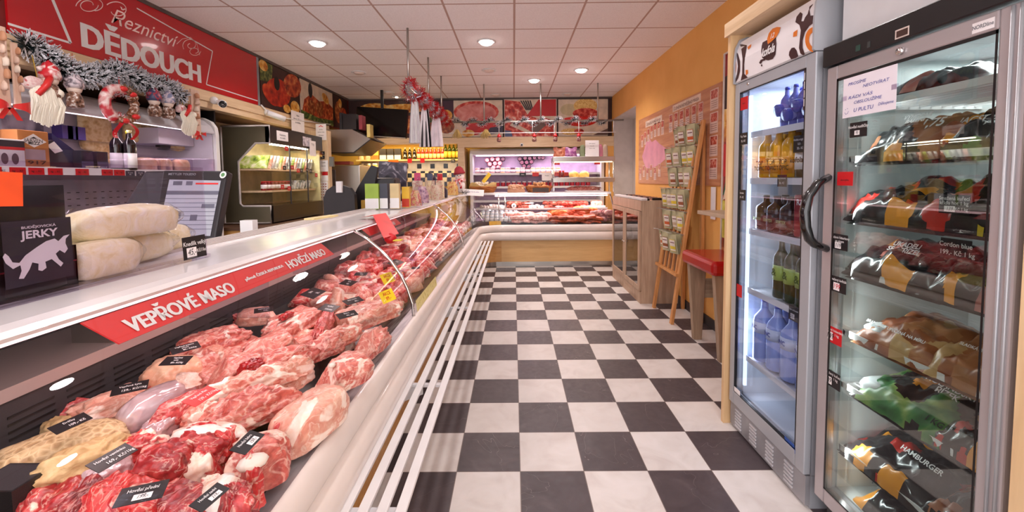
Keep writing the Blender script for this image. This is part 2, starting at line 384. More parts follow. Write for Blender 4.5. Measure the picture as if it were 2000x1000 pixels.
# ================================================================== display counters
def path_sweep(mb,prof,path,mi=0,sm=True,close=False):
    # path: list of ((x,y),(nx,ny)) with the normal towards the aisle; prof: list of (d,z)
    vs=[(p[0]+n[0]*d,p[1]+n[1]*d,z) for (p,n) in path for d,z in prof]
    m=len(prof); fs=[]
    for i in range(len(path)-1):
        for k in range(m-1 if not close else m): fs.append((i*m+k,i*m+(k+1)%m,(i+1)*m+(k+1)%m,(i+1)*m+k))
    if close: fs+=[tuple(range(m)),tuple((len(path)-1)*m+k for k in range(m))[::-1]]
    mb.add(vs,fs,mi,sm); return mb
FX=-.52; FY=6.33
def cpath(y0,corner=True,ys=()):
    P=[((FX,y),(1,0)) for y in [y0]+list(ys)]
    if corner:
        r=.32; cx,cy=FX+r,FY-r
        for k in range(0,9):
            a=PI-PI/2*k/8; P.append(((cx+r*math.cos(a),cy+r*math.sin(a)),(-math.cos(a),-math.sin(a))))
    return P
LONG=cpath(-.5); BACK=[((-.2,FY),(0,-1)),((1.74,FY),(0,-1))]
cream=flat(232,222,216,.3,0,.03,.2); creamD=flat(206,196,192,.35,0,.03)
LAMO=woodmat('amber_laminate',(204,150,84),(222,172,104),0,.4)
def up_tube(): return [(-.02,.67),(.0,.672),(.012,.665),(.022,.645),(.026,.62),(.022,.595),(.012,.575),(-.002,.568),(-.02,.566)]
def lo_tube(): return [(-.02,.566),(.0,.563),(.018,.555),(.034,.53),(.038,.5),(.034,.465),(.02,.44),(.0,.43),(-.06,.428)]
def gprof(): return [(-.30,1.12),(-.235,1.075),(-.17,1.02),(-.115,.96),(-.065,.885),(-.035,.82),(-.01,.74),(-.004,.672)]
lc=thing('display_counter','long white refrigerated meat counter with curved glass along the left of the aisle','display counter',(-.85,2.9,0))
def bp(path,parent,base_m):
    path_sweep(MB(),up_tube(),path).build('upper_bumper',cream,parent,True)
    path_sweep(MB(),lo_tube(),path).build('lower_bumper',cream,parent,True)
    path_sweep(MB(),[(-.10,.428),(-.10,.08)],path,sm=False).build('base_panel',base_m,parent,True)
    path_sweep(MB(),[(-.13,.085),(-.13,0)],path,sm=False).build('kick_plate',STEEL,parent,True)
    path_sweep(MB(),[(-.005,.672),(-.05,.67),(-.05,.6)],path,sm=False).build('glass_channel',ALU,parent,True)
bp(LONG,lc,LAMO)
t=NT('deck_black'); t.set((26,24,27),.28); deckm=t.m
RP=[((FX,-.5),(1,0)),((FX,5.9),(1,0))]
path_sweep(MB(),[(-.05,.655),(-.68,.735),(-.68,.66),(-.05,.6)],RP,sm=False,close=True).build('meat_deck',deckm,lc,True)
mb=MB(); path_sweep(mb,[(-.68,.735),(-.68,.868),(-.70,.868),(-.70,.735)],RP,sm=False,close=True)
for k in range(46):
    y=-.1+k*.13
    for j in range(4): mb.box(FX-.6795,FX-.678,y,y+.1,.765+j*.018,.771+j*.018,1)
mb.build('rear_grille',[DKGREY,BLACK],lc,True)
path_sweep(MB(),[(-.665,.868),(-.665,.9),(-.95,.9),(-.95,.868)],RP,sm=False,close=True).build('ledge',[NT('ledge_steel').set((186,172,168),.35,.4)],lc,True)
path_sweep(MB(),[(-.95,.9),(-.72,1.118),(-.74,1.118),(-.97,.9)],RP,sm=False,close=True).build('rear_door',flat(58,50,52,.3),lc,True)
CP=[((FX,-.5),(1,0)),((FX,6.75),(1,0))]
mb=MB(); path_sweep(mb,[(-.30,1.12),(-.296,1.128),(-.305,1.137),(-.33,1.142),(-.56,1.143),(-.565,1.15),(-.70,1.15),(-.70,1.118)],CP,sm=False,close=True)
for k in range(5): path_sweep(mb,[(-.575-k*.024,1.1502),(-.575-k*.024,1.1535),(-.583-k*.024,1.1535),(-.583-k*.024,1.1502)],CP,1,False)
mb.build('worktop',[flat(222,218,218,.25,0,.03,.3),creamD],lc,True)
# glass: three panes then the corner pane
def pane(y0,y1,name='glass_pane'):
    path_sweep(MB(),gprof(),[((FX,y0),(1,0)),((FX,y1),(1,0))]).build(name,GLASS,lc,True)
pane(-.5,2.095); pane(2.115,4.2); pane(4.22,5.95)
for y in (2.105,4.21):
    mb=MB(); mb.tube([(FX+d,y,z) for d,z in gprof()],.009,6)
    mb.build('glass_joint',CHROME,lc,True)
# lamp tube and holder under the worktop
o=MB().box(FX-.37,FX-.345,-.4,5.8,1.100,1.118).build('lamp_strip',emis(255,214,218,1.6),lc,True)
for y in (.6,1.7,2.9,4.1,5.2): light('counter_lamp','AREA',(FX-.36,y,1.095),2.0,(1,.80,.80),.05,1.1,(0,R(14),0))
# transverse plates and bracket seen under the worktop
for y in (1.42,2.10,3.2,4.21): MB().box(FX-.62,FX-.34,y-.004,y+.004,.9,1.116).build('divider_plate',ACRYL,lc,True)
MB().box(FX-.80,FX-.665,1.20,1.24,.9,.955).build('bracket',STEEL,lc,True)
# ------- rail rack hung on the front
for k,(xa) in enumerate((-.495,-.442,-.389,-.336)):
    MB().box(xa,xa+.030,-.3,6.10,.449,.462).build('rail',WHITE,lc,True,.002)
for y in (1.10,1.82,2.95,4.0,5.05,5.75):
    mb=MB(); mb.box(FX+.005,-.312,y,y+.022,.438,.449); mb.prism([(FX-.1,.43),(-.42,.438),(-.42,.405),(FX-.1,.33)],'y',y,y+.006); mb.build('bracket',flat(206,204,206,.35),lc,True)
# ------- back counter
bc=thing('display_counter','white glass counter for sausages across the back of the shop','display counter',(.7,6.8,0))
bp(BACK,bc,woodmat('pale_amber_laminate',(226,184,124),(238,200,140),0,.4))
mb=MB(); path_sweep(mb,[(-.30,1.125),(-.296,1.15),(-.305,1.16),(-.68,1.16),(-.68,1.125)],[((-.62,FY),(0,-1)),((1.56,FY),(0,-1))],sm=False,close=True); mb.build('worktop',WHITE,bc,True)
path_sweep(MB(),[(-.05,.655),(-.75,.70),(-.75,.66),(-.05,.6)],[((-.5,FY),(0,-1)),((1.72,FY),(0,-1))],sm=False,close=True).build('deck',flat(70,60,60,.4),bc,True)
path_sweep(MB(),gprof(),[((-.2,FY),(0,-1)),((1.54,FY),(0,-1))]).build('glass_pane',GLASS,bc,True)
mb=MB(); mb.tube([(1.545,FY-d,z) for d,z in gprof()],.012,6); mb.build('glass_joint',flat(120,96,88,.35),bc,True)
mb=MB().box(-.62,1.50,6.62,6.98,.895,.903); mb.box(-.62,1.50,6.60,6.62,.885,.910,1); mb.build('shelf',[GLASS,WHITE],bc,True)
mb=MB(); mb.cyl((-.24,6.52,.69),(-.24,6.52,1.125),.008); mb.cyl((-.14,6.52,.69),(-.14,6.52,1.125),.008); mb.build('post',CHROME,bc,True)
MB().box(-.3,1.5,6.60,6.62,1.10,1.115).build('lamp_strip',emis(255,226,226,5),bc,True)
light('counter_lamp','AREA',(.65,6.62,1.09),10,(1,.8,.78),1.8,.05)
# back counter corner body so no gap shows behind the corner glass
path_sweep(MB(),[(-.05,.655),(-.5,.70),(-.5,.66),(-.05,.62)],[q for q in LONG[1:]],sm=False,close=True).build('corner_deck',deckm,lc,True)
path_sweep(MB(),gprof(),LONG[1:]).build('corner_glass',glassmat('corner_glass',(244,244,244),.02,1.5,.05),lc,True)
# ------- red title strips on the counter
def strip(name,label,pa,pb,wd,words,drop=0):
    # pa,pb: world ends of the top edge; hangs down and outwards under the worktop edge
    a,b=Vector(pa),Vector(pb); r=(b-a).normalized(); up=Vector((-.62,0,.78)); Mx=frame((a+b)/2,r,up)
    L=(b-a).length; t_=thing(name,label,'sign',tuple((a+b)/2))
    Ml=Matrix.Translation(-Vector(t_.location))@Mx
    mb=MB(); mb.prism([(-L/2-.0,0),(L/2,0),(L/2+.03,-wd),(-L/2+.03,-wd)],'z',-.003,0,0,M=Ml); mb.build('board',REDP,t_)
    mb=MB()
    for s_,x,hgt,wid in words: write(mb,s_,1,Ml@Matrix.Translation((x,-wd*.52,.001)),fit=wid,fith=hgt,bold=.012,heavy=wid*.0045)
    mb.build('lettering',WHITE,t_); return t_

mb=MB(); mb.prism([(-.822,6.1),(-.60,6.632),(-.60,6.98),(-.86,6.98),(-.86,6.1)],'z',1.125,1.1495); mb.build('worktop_corner',[flat(222,218,218,.25,0,.03,.3)],lc,True)
path_sweep(MB(),[(.002,.675),(-.008,.735)],LONG[6:],sm=False).build('amber_edge_strip',flat(206,160,70,.4),lc,True)
c=atx(836,572,FX+.001); MB().add([(FX+.002,c.y-.28,.675),(FX+.002,c.y+.28,.675),(FX-.006,c.y+.28,.735),(FX-.006,c.y-.28,.735)],[(0,1,2,3)]).build('yellow_sticker',foodmat('yellow_sticker',[(.3,(220,200,110)),(.5,(236,224,150)),(.7,(206,190,90))],20),lc,True)
strip('title_strip','red strip reading VEPROVE MASO and HOVEZI MASO under the counter edge',(FX-.302,.765,1.112),(FX-.302,1.74,1.112),.068,[('VEPŘOVÉ MASO',-.265,.046,.32),('původ: ČESKÁ REPUBLIKA',.055,.016,.20),('HOVĚZÍ MASO',.318,.042,.28)])
strip('title_strip','short red strip reading HOVEZI MASO beyond the first glass joint',(FX-.302,2.22,1.112),(FX-.302,2.85,1.112),.05,[('HOVĚZÍ MASO',.12,.03,.22)])
# ================================================================== meat
K={}
K['beef']=meatmat('beef',(112,20,26),(164,42,46),(192,78,76),(232,206,190),.5,.66)
K['beefdark']=meatmat('dark_beef',(78,14,24),(128,24,34),(170,60,64),(205,160,150),.4,.68)
K['beeffat']=meatmat('beef_with_fat',(150,30,36),(190,52,56),(218,96,92),(246,226,210),.9,.54)
K['beefbright']=meatmat('bright_beef',(150,20,26),(190,44,46),(210,88,82),(240,206,190),.5,.68)
K['pork']=meatmat('pork',(170,82,76),(204,126,114),(222,158,144),(248,224,212),.8,.6)
K['porkpale']=meatmat('pale_pork',(196,128,112),(216,160,142),(228,184,166),(248,226,214),.5,.58,.8)
K['porkdark']=meatmat('dark_pork',(150,44,50),(184,72,74),(210,112,106),(240,200,188),.7,.62)
K['ribs']=meatmat('rib_meat',(184,90,78),(212,136,120),(228,172,154),(250,232,218),1.3,.56,1.1)
K['neck']=meatmat('neck_meat',(154,58,54),(192,100,90),(216,144,130),(248,222,208),1.2,.6)
K['skin']=meatmat('pork_skin',(214,156,130),(226,176,148),(238,198,172),(244,214,194),.2,.7,.6)
K['fatty']=meatmat('pork_fat',(226,176,160),(238,202,188),(246,220,208),(252,238,230),.4,.5)
K['liver']=meatmat('liver',(110,14,18),(150,22,26),(176,44,44),(190,70,66),.1,.9,1,.15)
K['sausage']=meatmat('sausage_meat',(150,62,44),(186,88,64),(206,120,92),(232,190,164),.4,.72,1.4)
K['smoked']=meatmat('smoked_meat',(120,44,24),(164,70,38),(196,104,62),(226,176,140),.3,.74)
t=NT('honeycomb_tripe'); co=t.coord('Object',rand=True); v=t.n('ShaderNodeTexVoronoi',feature='DISTANCE_TO_EDGE'); v.inputs['Scale'].default_value=62; t.l(co,v.inputs[0])
e=t.ramp(v.outputs[0],[(0,(232,206,160)),(.12,(214,182,134)),(.3,(176,138,92))]); t.set(t.mix(t.math('MULTIPLY',t.noise(co,8,3),.4),e,(220,192,150)),.5); t.bump(t.math('MULTIPLY',v.outputs[0],-1.),.8,.006); K['tripe']=t.m
t=NT('smooth_tripe'); co=t.coord('Object',rand=True); f=t.noise(co,26,5,1); t.set(t.ramp(f,[(.3,(176,140,92)),(.6,(206,176,126)),(.8,(226,204,160))]),.55); t.bump(f,.6,.008); K['tripesm']=t.m
t=NT('wrapped_meat'); co=t.coord('Object',rand=True); f=t.noise(co,12,4,1.5); t.set(t.ramp(f,[(.3,(186,140,146)),(.55,(214,188,192)),(.75,(226,214,220))]),.16,.25,coat=1); t.bump(f,.35,.004); K['wrap']=t.m
BONE=flat(244,232,220,.3,0,.04,.3)
def deckz(x): return .735-(x-(FX-.68))/.63*.08
SEED=[1]
def piece(label,kind,a,b,wd,ht,z=.74,p=2.8,amp=.12,name='meat_cut',cat='meat',lift=0,ridge=None,extra=None,sub=4,tilt=0,group=None,fq=2.2,cuts=2):
    sub=5
    if name in ('wrapped_roll','tripe','pork_loin') or kind in ('wrap','skin'): cuts=0
    elif amp<.13: amp*=1.35
    wd*=1.15; ht*=1.12
    # a,b: ends of the long axis in the photograph, taken to the height of the pile
    A,B=atz(a[0],a[1],z),atz(b[0],b[1],z); c=(A+B)/2; L=(B-A).length*1.12
    SEED[0]+=1; mb=MB(); blob(mb,(L,wd,ht),SEED[0],p=p,amp=amp,sub=sub,ridge=ridge,freq=fq,cuts=cuts)
    mats=[K[kind]]
    t_=mb.build(name,mats,None,loc=(c.x,c.y,max(deckz(c.x)+.002,z-ht*.75)+lift)) if not extra else None
    if extra:
        t_=thing(name,label,cat,(c.x,c.y,max(deckz(c.x)+.002,z-ht*.75)+lift))
        mb.build('flesh',mats,t_); extra(t_,L,wd,ht)
    t_.rotation_euler=(tilt,0,math.atan2(B.y-A.y,B.x-A.x)); tag(t_,label,cat,group); return t_
def bone(x,y,z,r=.018,l=.02):
    def f(t_,L,wd,ht):
        mb=MB(); mb.ball((L*x,wd*y,ht*z),(r,r*.75,l),10); mb.build('bone',BONE,t_)
    return f
def fatcap(t_,L,wd,ht):
    mb=MB(); blob(mb,(L*.92,wd*.5,ht*.5),SEED[0]+50,p=3,amp=.14,sub=3); o=mb.build('fat_layer',K['fatty'],t_); o.location=(0,wd*.24,ht*.52)
# nearest the camera
piece('deep red beef slab cut off by the bottom left corner of the photo','beef',(60,1010),(160,925),.10,.06,.76)
piece('purplish beef strip beside the bottom left beef slab','beefdark',(115,1010),(215,920),.05,.06,.78,p=2.3)
piece('bright red beef chunk left of the tag for front beef','beefbright',(170,1005),(245,925),.07,.055,.785)
piece('large flat red beef slab under the tag for front beef','beefbright',(225,985),(330,935),.12,.05,.785,p=3.4,amp=.08)
piece('large flat beef slab right of the front beef tag','beef',(310,990),(420,935),.12,.055,.78,p=3.4,amp=.08)
piece('beef piece with thick cream fat at the bottom edge','beef',(420,985),(478,945),.09,.075,.79,extra=fatcap)
piece('bony beef knuckle against the front glass','beeffat',(455,925),(512,905),.07,.085,.78,extra=bone(.15,-.1,.9,.03,.014))
piece('thick striped beef joint in the middle of the beef','beef',(245,905),(370,885),.085,.08,.80,p=3.6,amp=.07,ridge=(9,.05))
piece('shiny silver skinned shank beside the thick beef joint','wrap',(170,935),(245,890),.055,.05,.79)
piece('red beef chunk behind the thick beef joint','beeffat',(345,905),(440,880),.07,.07,.78)
piece('long beef piece with a white fat band','beef',(325,862),(440,855),.065,.06,.80,extra=fatcap)
piece('square beef joint with fat top by the glass','neck',(450,885),(552,872),.085,.085,.775,p=4,amp=.06,extra=fatcap)
piece('fatty beef trimming above the black tag','beeffat',(240,870),(320,845),.06,.05,.79)
piece('folded light tripe with honeycomb pattern','tripe',(-20,905),(235,825),.115,.06,.785,p=3,amp=.06,name='tripe',cat='meat')
piece('smooth tan tripe folded in front of the honeycomb tripe','tripesm',(60,925),(255,850),.07,.065,.80,p=2.4,amp=.16,name='tripe',cat='meat',fq=3.)
piece('pale tripe edge peeking out behind the honeycomb tripe','tripesm',(85,838),(140,815),.06,.04,.775,p=2.6,name='tripe')
piece('long pink pork tenderloin against the grille','porkdark',(75,815),(200,775),.05,.045,.77,p=2.3)
piece('pale pink flat pork cut under the tag by the grille','porkpale',(150,805),(300,745),.09,.045,.785,p=3)
piece('meat roll wrapped in shiny film','wrap',(235,805),(370,740),.075,.075,.80,p=2.5,amp=.03,name='wrapped_roll')
piece('dark pink pork piece right of the wrapped roll','porkdark',(270,830),(405,760),.05,.06,.80,p=2.4)
piece('grey film wrapped pork end','wrap',(285,845),(360,785),.05,.05,.785)
piece('red pork strip with a fat edge','beefbright',(360,838),(470,848),.045,.045,.80,p=3,extra=fatcap)
piece('pale belly piece under the red tag','ribs',(360,812),(425,790),.06,.05,.79)
piece('pork hock with skin under the upper black tag','skin',(285,725),(385,715),.11,.09,.79,p=2.6,amp=.08,name='pork_hock')
piece('pork hock standing behind the tagged hock','pork',(290,690),(350,655),.09,.10,.79,name='pork_hock')
piece('small white bone end beside the hock','fatty',(340,735),(385,735),.035,.03,.82,name='bone',cat='bone')
piece('rib bone piece lying on the pile with a white knuckle','neck',(385,620),(480,600),.075,.06,.82,extra=bone(-.08,.1,.95,.02,.012))
piece('big raw pork shoulder with bone','neck',(345,675),(485,640),.10,.075,.81,extra=bone(.12,-.3,.75,.016,.02))
piece('thin tail of pork trimming near the grille','pork',(330,655),(420,650),.03,.025,.80)
piece('smooth pale pork belly square under a black tag','porkpale',(470,612),(548,605),.085,.05,.82,p=4.5,amp=.04,name='pork_belly')
piece('pork chop with brownish face','pork',(485,690),(575,640),.09,.06,.81,p=3,amp=.07)
piece('big pale pork leg cut behind the chop','pork',(530,640),(625,595),.13,.07,.80,p=3.2)
piece('red meat tongue on the pork leg cut','liver',(548,618),(570,608),.025,.02,.84)
piece('pink wrapped ham stub under the leaning tag','porkdark',(620,650),(650,600),.05,.06,.80,p=3)
piece('large pale rib slab with white stripes','ribs',(655,625),(770,585),.14,.06,.80,p=3.6,amp=.06,ridge=(22,.05),name='rib_slab')
piece('pork belly strip in front of the rib slab','ribs',(628,665),(695,635),.07,.05,.79,p=3.5,ridge=(16,.06))
piece('boneless pork end near the front glass','pork',(690,680),(750,640),.07,.07,.77)
piece('large round ham steak against the glass','pork',(608,735),(712,690),.11,.075,.785,p=3,amp=.05,extra=bone(-.2,-.2,.98,.012,.008))
piece('marbled pork neck slices in the middle','neck',(495,715),(615,670),.08,.06,.81,p=3)
piece('pork neck piece beside the marbled slices','neck',(600,680),(665,655),.06,.055,.80)
piece('pink pork leg cut left of the neck slices','pork',(410,730),(490,690),.09,.06,.80)
piece('glossy dark red liver slice','liver',(470,722),(510,700),.05,.03,.82,name='liver')
piece('long thin rib rack above the red tag','ribs',(405,765),(595,700),.05,.055,.81,p=3,ridge=(20,.1),name='rib_rack')
piece('big open rib rack beside the red tag','neck',(415,805),(590,740),.10,.065,.805,p=3.2,amp=.12,ridge=(26,.07),name='rib_rack')
piece('small pale pork cut at the end of the rib rack','porkpale',(545,735),(600,700),.06,.07,.79)
piece('large whole pork loin with a cut face by the glass','porkpale',(548,835),(655,755),.105,.085,.765,p=3.4,amp=.04,name='pork_loin')
piece('thin red trimming in front of the pork loin','beeffat',(525,840),(575,800),.04,.035,.765)
piece('pink pork scrap between hock and ribs','porkpale',(388,700),(430,672),.07,.05,.78)
piece('flat pork piece under the rib racks','pork',(445,790),(520,745),.10,.05,.765)
piece('beef under piece in the shade of the striped joint','beefdark',(300,935),(400,905),.09,.05,.75)
piece('red beef base piece beneath the beef pile','beef',(205,960),(300,925),.10,.045,.745)
piece('pale pork underlay beneath the hocks','pork',(360,745),(440,715),.10,.05,.76)
piece('pork piece under the shoulder','neck',(400,700),(500,655),.12,.05,.765)
piece('pork piece filling the middle of the pile','pork',(520,700),(640,640),.12,.045,.75)
piece('beef scrap by the front channel','beeffat',(395,960),(450,925),.06,.05,.76)
rf=random.Random(21)
for k in range(34):
    kind=rf.choice(['pork','neck','porkdark','ribs','porkpale']) if k>12 else rf.choice(['beef','beeffat','beefdark','beefbright'])
    yy=rf.uniform(1.12,2.02) if k>12 else rf.uniform(.74,.98); xx=rf.uniform(-1.12,-.62) if k>12 else rf.uniform(-.98,-.62)
    mb=MB(); blob(mb,(rf.uniform(.10,.15),rf.uniform(.06,.09),.05),300+k,p=3,amp=.17,sub=4,cuts=3)
    o=mb.build('meat_cut',K[kind],None,loc=(xx,yy,deckz(xx)+.003+rf.choice([0,.02,.035]))); o.rotation_euler=(rf.uniform(-.25,.25),rf.uniform(-.2,.2),rf.uniform(0,PI))
    tag(o,('small beef offcut filling the gaps of the beef pile' if k<=12 else 'small pork offcut filling the gaps of the pork pile'),'meat','beef offcuts in the gaps' if k<=12 else 'pork offcuts in the gaps')
# black tray at the very left
tb=MB(); tb.box(0,.10,0,.08,0,.04).box(.004,.096,.004,.076,.04,.0402,1); tt=atz(-20,990,.755)
tag(tb.build('plastic_tray',[BLACK,DKGREY],None,loc=(tt.x-.03,tt.y-.02,.76)),'black plastic tray beside the tripe at the left edge','tray')
# the rest of the counter: loose rows of cuts of many kinds
kinds=['pork','neck','porkpale','porkdark','ribs','beef','beefbright','beeffat','sausage','porkpale','pork']
rnd=random.Random(5); PROT={}
nk={'pork':'pink pork','neck':'marbled neck','porkpale':'pale pork','porkdark':'dark pink pork','ribs':'pale rib','beef':'dark beef','beefbright':'bright red','beeffat':'fatty beef','sausage':'sausage meat','smoked':'smoked meat','skin':'pork skin','fatty':'white fat','liver':'liver'}
def proto(kind,k):
    if (kind,k) not in PROT:
        mb=MB(); blob(mb,(.17,.10,.065),100+len(PROT),p=rnd.choice([2.4,3,3.6]),amp=rnd.choice([.12,.18,.22]),sub=3,cuts=3,ridge=(rnd.choice([0,0,14]),.06)); PROT[(kind,k)]=mb
    return PROT[(kind,k)]
ROWS=[(2.15,2.75,['pork','neck','porkdark','porkpale','beeffat'],'in the pork section just past the first glass joint'),(2.75,3.5,['beef','beefdark','neck','beeffat','porkdark','beefbright'],'in the beef section between the two glass joints'),(3.5,4.2,['pork','ribs','porkpale','fatty','neck'],'in the section before the second glass joint'),(4.25,5.9,['smoked','sausage','neck','porkdark','smoked','fatty'],'in the far smoked section past the second glass joint')]
PM={}
for (y0,y1,kk,where) in ROWS:
    y=y0
    while y<y1:
        x=FX-.60
        while x<FX-.10:
            kind=rnd.choice(kk); key=(kind,rnd.randint(0,2))
            sc_=rnd.uniform(.75,1.25); xx=x+rnd.uniform(-.01,.01); yy=y+rnd.uniform(-.03,.03)
            if key not in PM:
                o=proto(*key).build('meat_cut',K[kind],None,loc=(0,0,0)); PM[key]=o; c=o
            else: c=PM[key].copy(); C.objects.link(c)
            c.location=(xx,yy,deckz(xx)+.002+rnd.choice([0,.012,.03])); c.rotation_euler=(rnd.uniform(-.2,.2),rnd.uniform(-.15,.15),rnd.uniform(0,PI)); c.scale=(sc_,sc_,sc_*rnd.uniform(.9,1.3))
            tag(c,nk.get(kind,'dark beef')+' cut lying '+where,'meat','%s cuts %s'%(nk.get(kind,'dark beef'),where))
            x+=.088
        y+=.105
# glass/steel dividers and a clear dish
o=MB().box(-.12,.12,-.1,.1,0,.003).box(-.12,.12,-.1,-.097,0,.07).box(-.12,.12,.097,.1,0,.07).box(-.12,-.117,-.1,.1,0,.07).box(.117,.12,-.1,.1,0,.07).build('clear_dish',ACRYL,None,loc=(-1.02,2.45,.74)); tag(o,'clear plastic dish of cut meat beside the rear grille','dish')
# price tags --------------------------------------------------------------------
def price_tag(label,c,right,up,wd,ht,lines,bg=CARD,fg=WHITE,box=None,group=None,thick=.0012,cat='price tag',name='price_tag'):
    t_=thing(name,label,cat,tuple(c),0,group); Mx=frame((0,0,0),right,up)
    MB().box(-wd/2,wd/2,-ht/2,ht/2,-thick,0,M=Mx).build('card',bg,t_)
    if lines:
        mb=MB()
        for s_,x,y,h_,*r in lines: write(mb,s_,h_*ht*1.35,Mx@Matrix.Translation((x*wd,y*ht,.0004)),bold=.01,sx=r[0] if r else .9)
        mb.build('lettering',fg,t_)
    if box:
        x,y,bw,bh,s_,*bc=box; mb=MB(); mb.add([((x-bw/2)*wd,(y-bh/2)*ht,.0007),((x+bw/2)*wd,(y-bh/2)*ht,.0007),((x+bw/2)*wd,(y+bh/2)*ht,.0007),((x-bw/2)*wd,(y+bh/2)*ht,.0007)],[(0,1,2,3)],0,False,Mx)
        o=mb.build('sticker',PAPER,t_); mb=MB(); write(mb,s_,bh*ht*.95,Mx@Matrix.Translation((x*wd,y*ht,.001)),shear=.25,sx=.8); mb.build('handwriting',bc[0] if bc else INK,o)
    return t_
def meat_tag(label,px,z,wpx,ang,l1,l2,red=False,l0=None,up=.9,boxs=None):
    c=atz(px[0],px[1],z); a=atz(px[0]-wpx/2*math.cos(R(ang)),px[1]+wpx/2*math.sin(R(ang)),z); b=atz(px[0]+wpx/2*math.cos(R(ang)),px[1]-wpx/2*math.sin(R(ang)),z)
    r=(b-a); wd=r.length; n=Vector((0,0,1)); u_=n.cross(r).normalized(); u_=(u_+Vector((0,0,up*.35))).normalized()
    ht=wd*.5; ls=[(l1,0,.2,.19),(l2,.12,-.22,.22)]
    if l0: ls=[(l1,0,.27,.17),(l0,0,.02,.15),(l2,.12,-.27,.18)]
    return price_tag(label,(c.x,c.y,c.z),r,u_,wd,ht,ls,REDP if red else CARD,box=boxs)
meat_tag('black price tag reading Hovezi predni on the red beef',(277,963),.85,98,12,'Hovězí přední','/1kg',boxs=(.05,-.2,.4,.32,'199,-'))
meat_tag('black price tag leaning by the beef with cream fat',(410,970),.86,72,40,'Hovězí zadní','1kg',boxs=(.1,-.2,.4,.32,'219,-'))
meat_tag('black price tag with price 169 across the tripe fold',(220,893),.86,90,30,'Hovězí vemínko','169,- Kč/1kg')
meat_tag('black price tag lying on the honeycomb tripe',(138,826),.85,78,24,'Dršťky','109,- Kč')
meat_tag('black price tag on the square beef joint by the glass',(484,863),.865,56,45,'Hovězí žebra','1kg',boxs=(.1,-.2,.4,.36,'159,-'))
meat_tag('black price tag reading Veprova kyta 159 by the grille',(254,757),.83,74,12,'Vepřová kýta','159,- Kč/1kg')
meat_tag('red price tag reading Veprova plec 129 beside the rib rack',(394,773),.88,60,32,'Vepřová Plec','129,- Kč/1kg',True)
meat_tag('black price tag on top of the standing pork hock',(362,679),.90,58,15,'Vepřové koleno','89,- Kč/kg',l0='přední')
meat_tag('black price tag on the skin of the front pork hock',(344,704),.885,52,2,'Vepřová','89,- Kč/kg',l0='nohy')
meat_tag('black price tag on the pale pork belly square',(515,605),.875,38,8,'Vepřový bok','119,-')
meat_tag('black price tag leaning on the ham stub',(642,601),.87,30,-10,'Vepřová','krkovice')
meat_tag('bluish black price tag in front of the rib slab',(678,614),.86,38,14,'Žebra','99,- Kč')
meat_tag('small black price tag lying behind the rib slab',(690,587),.86,34,16,'Bok s kostí','89,-')
meat_tag('black folded price tag by the rear grille',(612,572),.84,30,30,'Játra','59,-')
meat_tag('small black price tag beyond the first glass joint',(705,535),.84,24,0,'Husa','179,-')
meat_tag('grey blue price tag on the dark cuts beyond the grille',(680,552),.84,24,-10,'Kuře','69,-')
meat_tag('tiny black price tag in the middle pork section',(772,513),.84,18,-20,'Krůta','139,-')
meat_tag('tiny black price tag near the far white sausage',(812,523),.84,16,0,'Kachna','129,-')
for lab,px,wpx,ang in (('bright yellow price card hanging inside the first glass joint',(757,543),26,30),('yellow price card lying on the rib slab',(757,578),22,20)):
    c=atz(px[0],px[1],.86); price_tag(lab,c,(.35,.9,0),(-.5,.1,.85),.09,.055,[('AKCE',0,.2,.3),('89,-',0,-.2,.32)],flat(246,214,40,.4),RED)
# ================================================================== goods on top of the long counter
CT=1.150
g=thing('acrylic_guard','clear acrylic sheet standing on the counter in front of the dumplings','guard',(-.96,.9,CT))
MB().box(-.962,-.958,-.1,1.275,CT,1.42).build('sheet',ACRYL,g,True)
MB().box(-.975,-.945,-.1,1.27,CT-.006,CT+.004).build('foot',ACRYL,g,True)
t=NT('dumpling_dough'); co=t.coord('Object',rand=True); f=t.noise(co,22,6,1.2,.65); t.set(t.ramp(f,[(.3,(236,218,160)),(.5,(250,240,200)),(.7,(252,248,228))]),.35,coat=.5); t.bump(f,.55,.008); knm=t.m
def knedlik(label,x,y0,y1,z,r,seed):
    t_=thing('dumpling_roll',label,'dumpling',(x,(y0+y1)/2,z-r)); L=(y1-y0); mb=MB()
    vs,fs=blobv((r*2.05,L,r*2.0),seed,p=3.2,amp=.05,sub=4,flat_=.8,freq=1.8); mb.add(vs,fs,0,True); mb.build('dough',knm,t_)
    mb=MB()
    for s_ in (-1,1):
        def fn(u,v): 
            a=2*PI*u; k=(1-v)*r*1.02+v*.012; k*=1+.12*noise.noise(Vector((math.cos(a)*2,math.sin(a)*2,v*3+seed)))
            return (k*math.cos(a),s_*(L/2*.80+v*(L*.10+.03)),r*1.0+k*math.sin(a))
        mb.sheet(fn,20,5)
    mb.build('plastic_film',glassmat('film_%d'%seed,(254,254,252),.15,1.3),t_)
knedlik('short film wrapped dumpling end nearest the black box',-1.02,.925,1.09,CT+.043,.043,3)
knedlik('long cream dumpling roll in the bottom row behind the acrylic',-1.098,.95,1.30,CT+.042,.042,4)
knedlik('top cream dumpling roll lying on the other rolls',-1.06,.965,1.275,CT+.123,.042,5)
knedlik('dumpling roll at the back poking out to the right',-1.17,1.12,1.46,CT+.043,.042,6)
bx=thing('display_box','black open cardboard box holding the jerky pouches','box',(-1.065,.66,CT))
mb=MB().box(-1.15,-.985,.4,.918,CT,CT+.004).box(-.989,-.985,.4,.918,CT,CT+.088).box(-1.15,-.985,.914,.918,CT,CT+.088).box(-1.15,-1.146,.4,.918,CT,CT+.088); mb.build('carton',CARD,bx,True)
MB().box(-.9848,-.9842,.4,.917,CT+.052,CT+.055).build('red_line',flat(120,30,44,.5),bx,True)
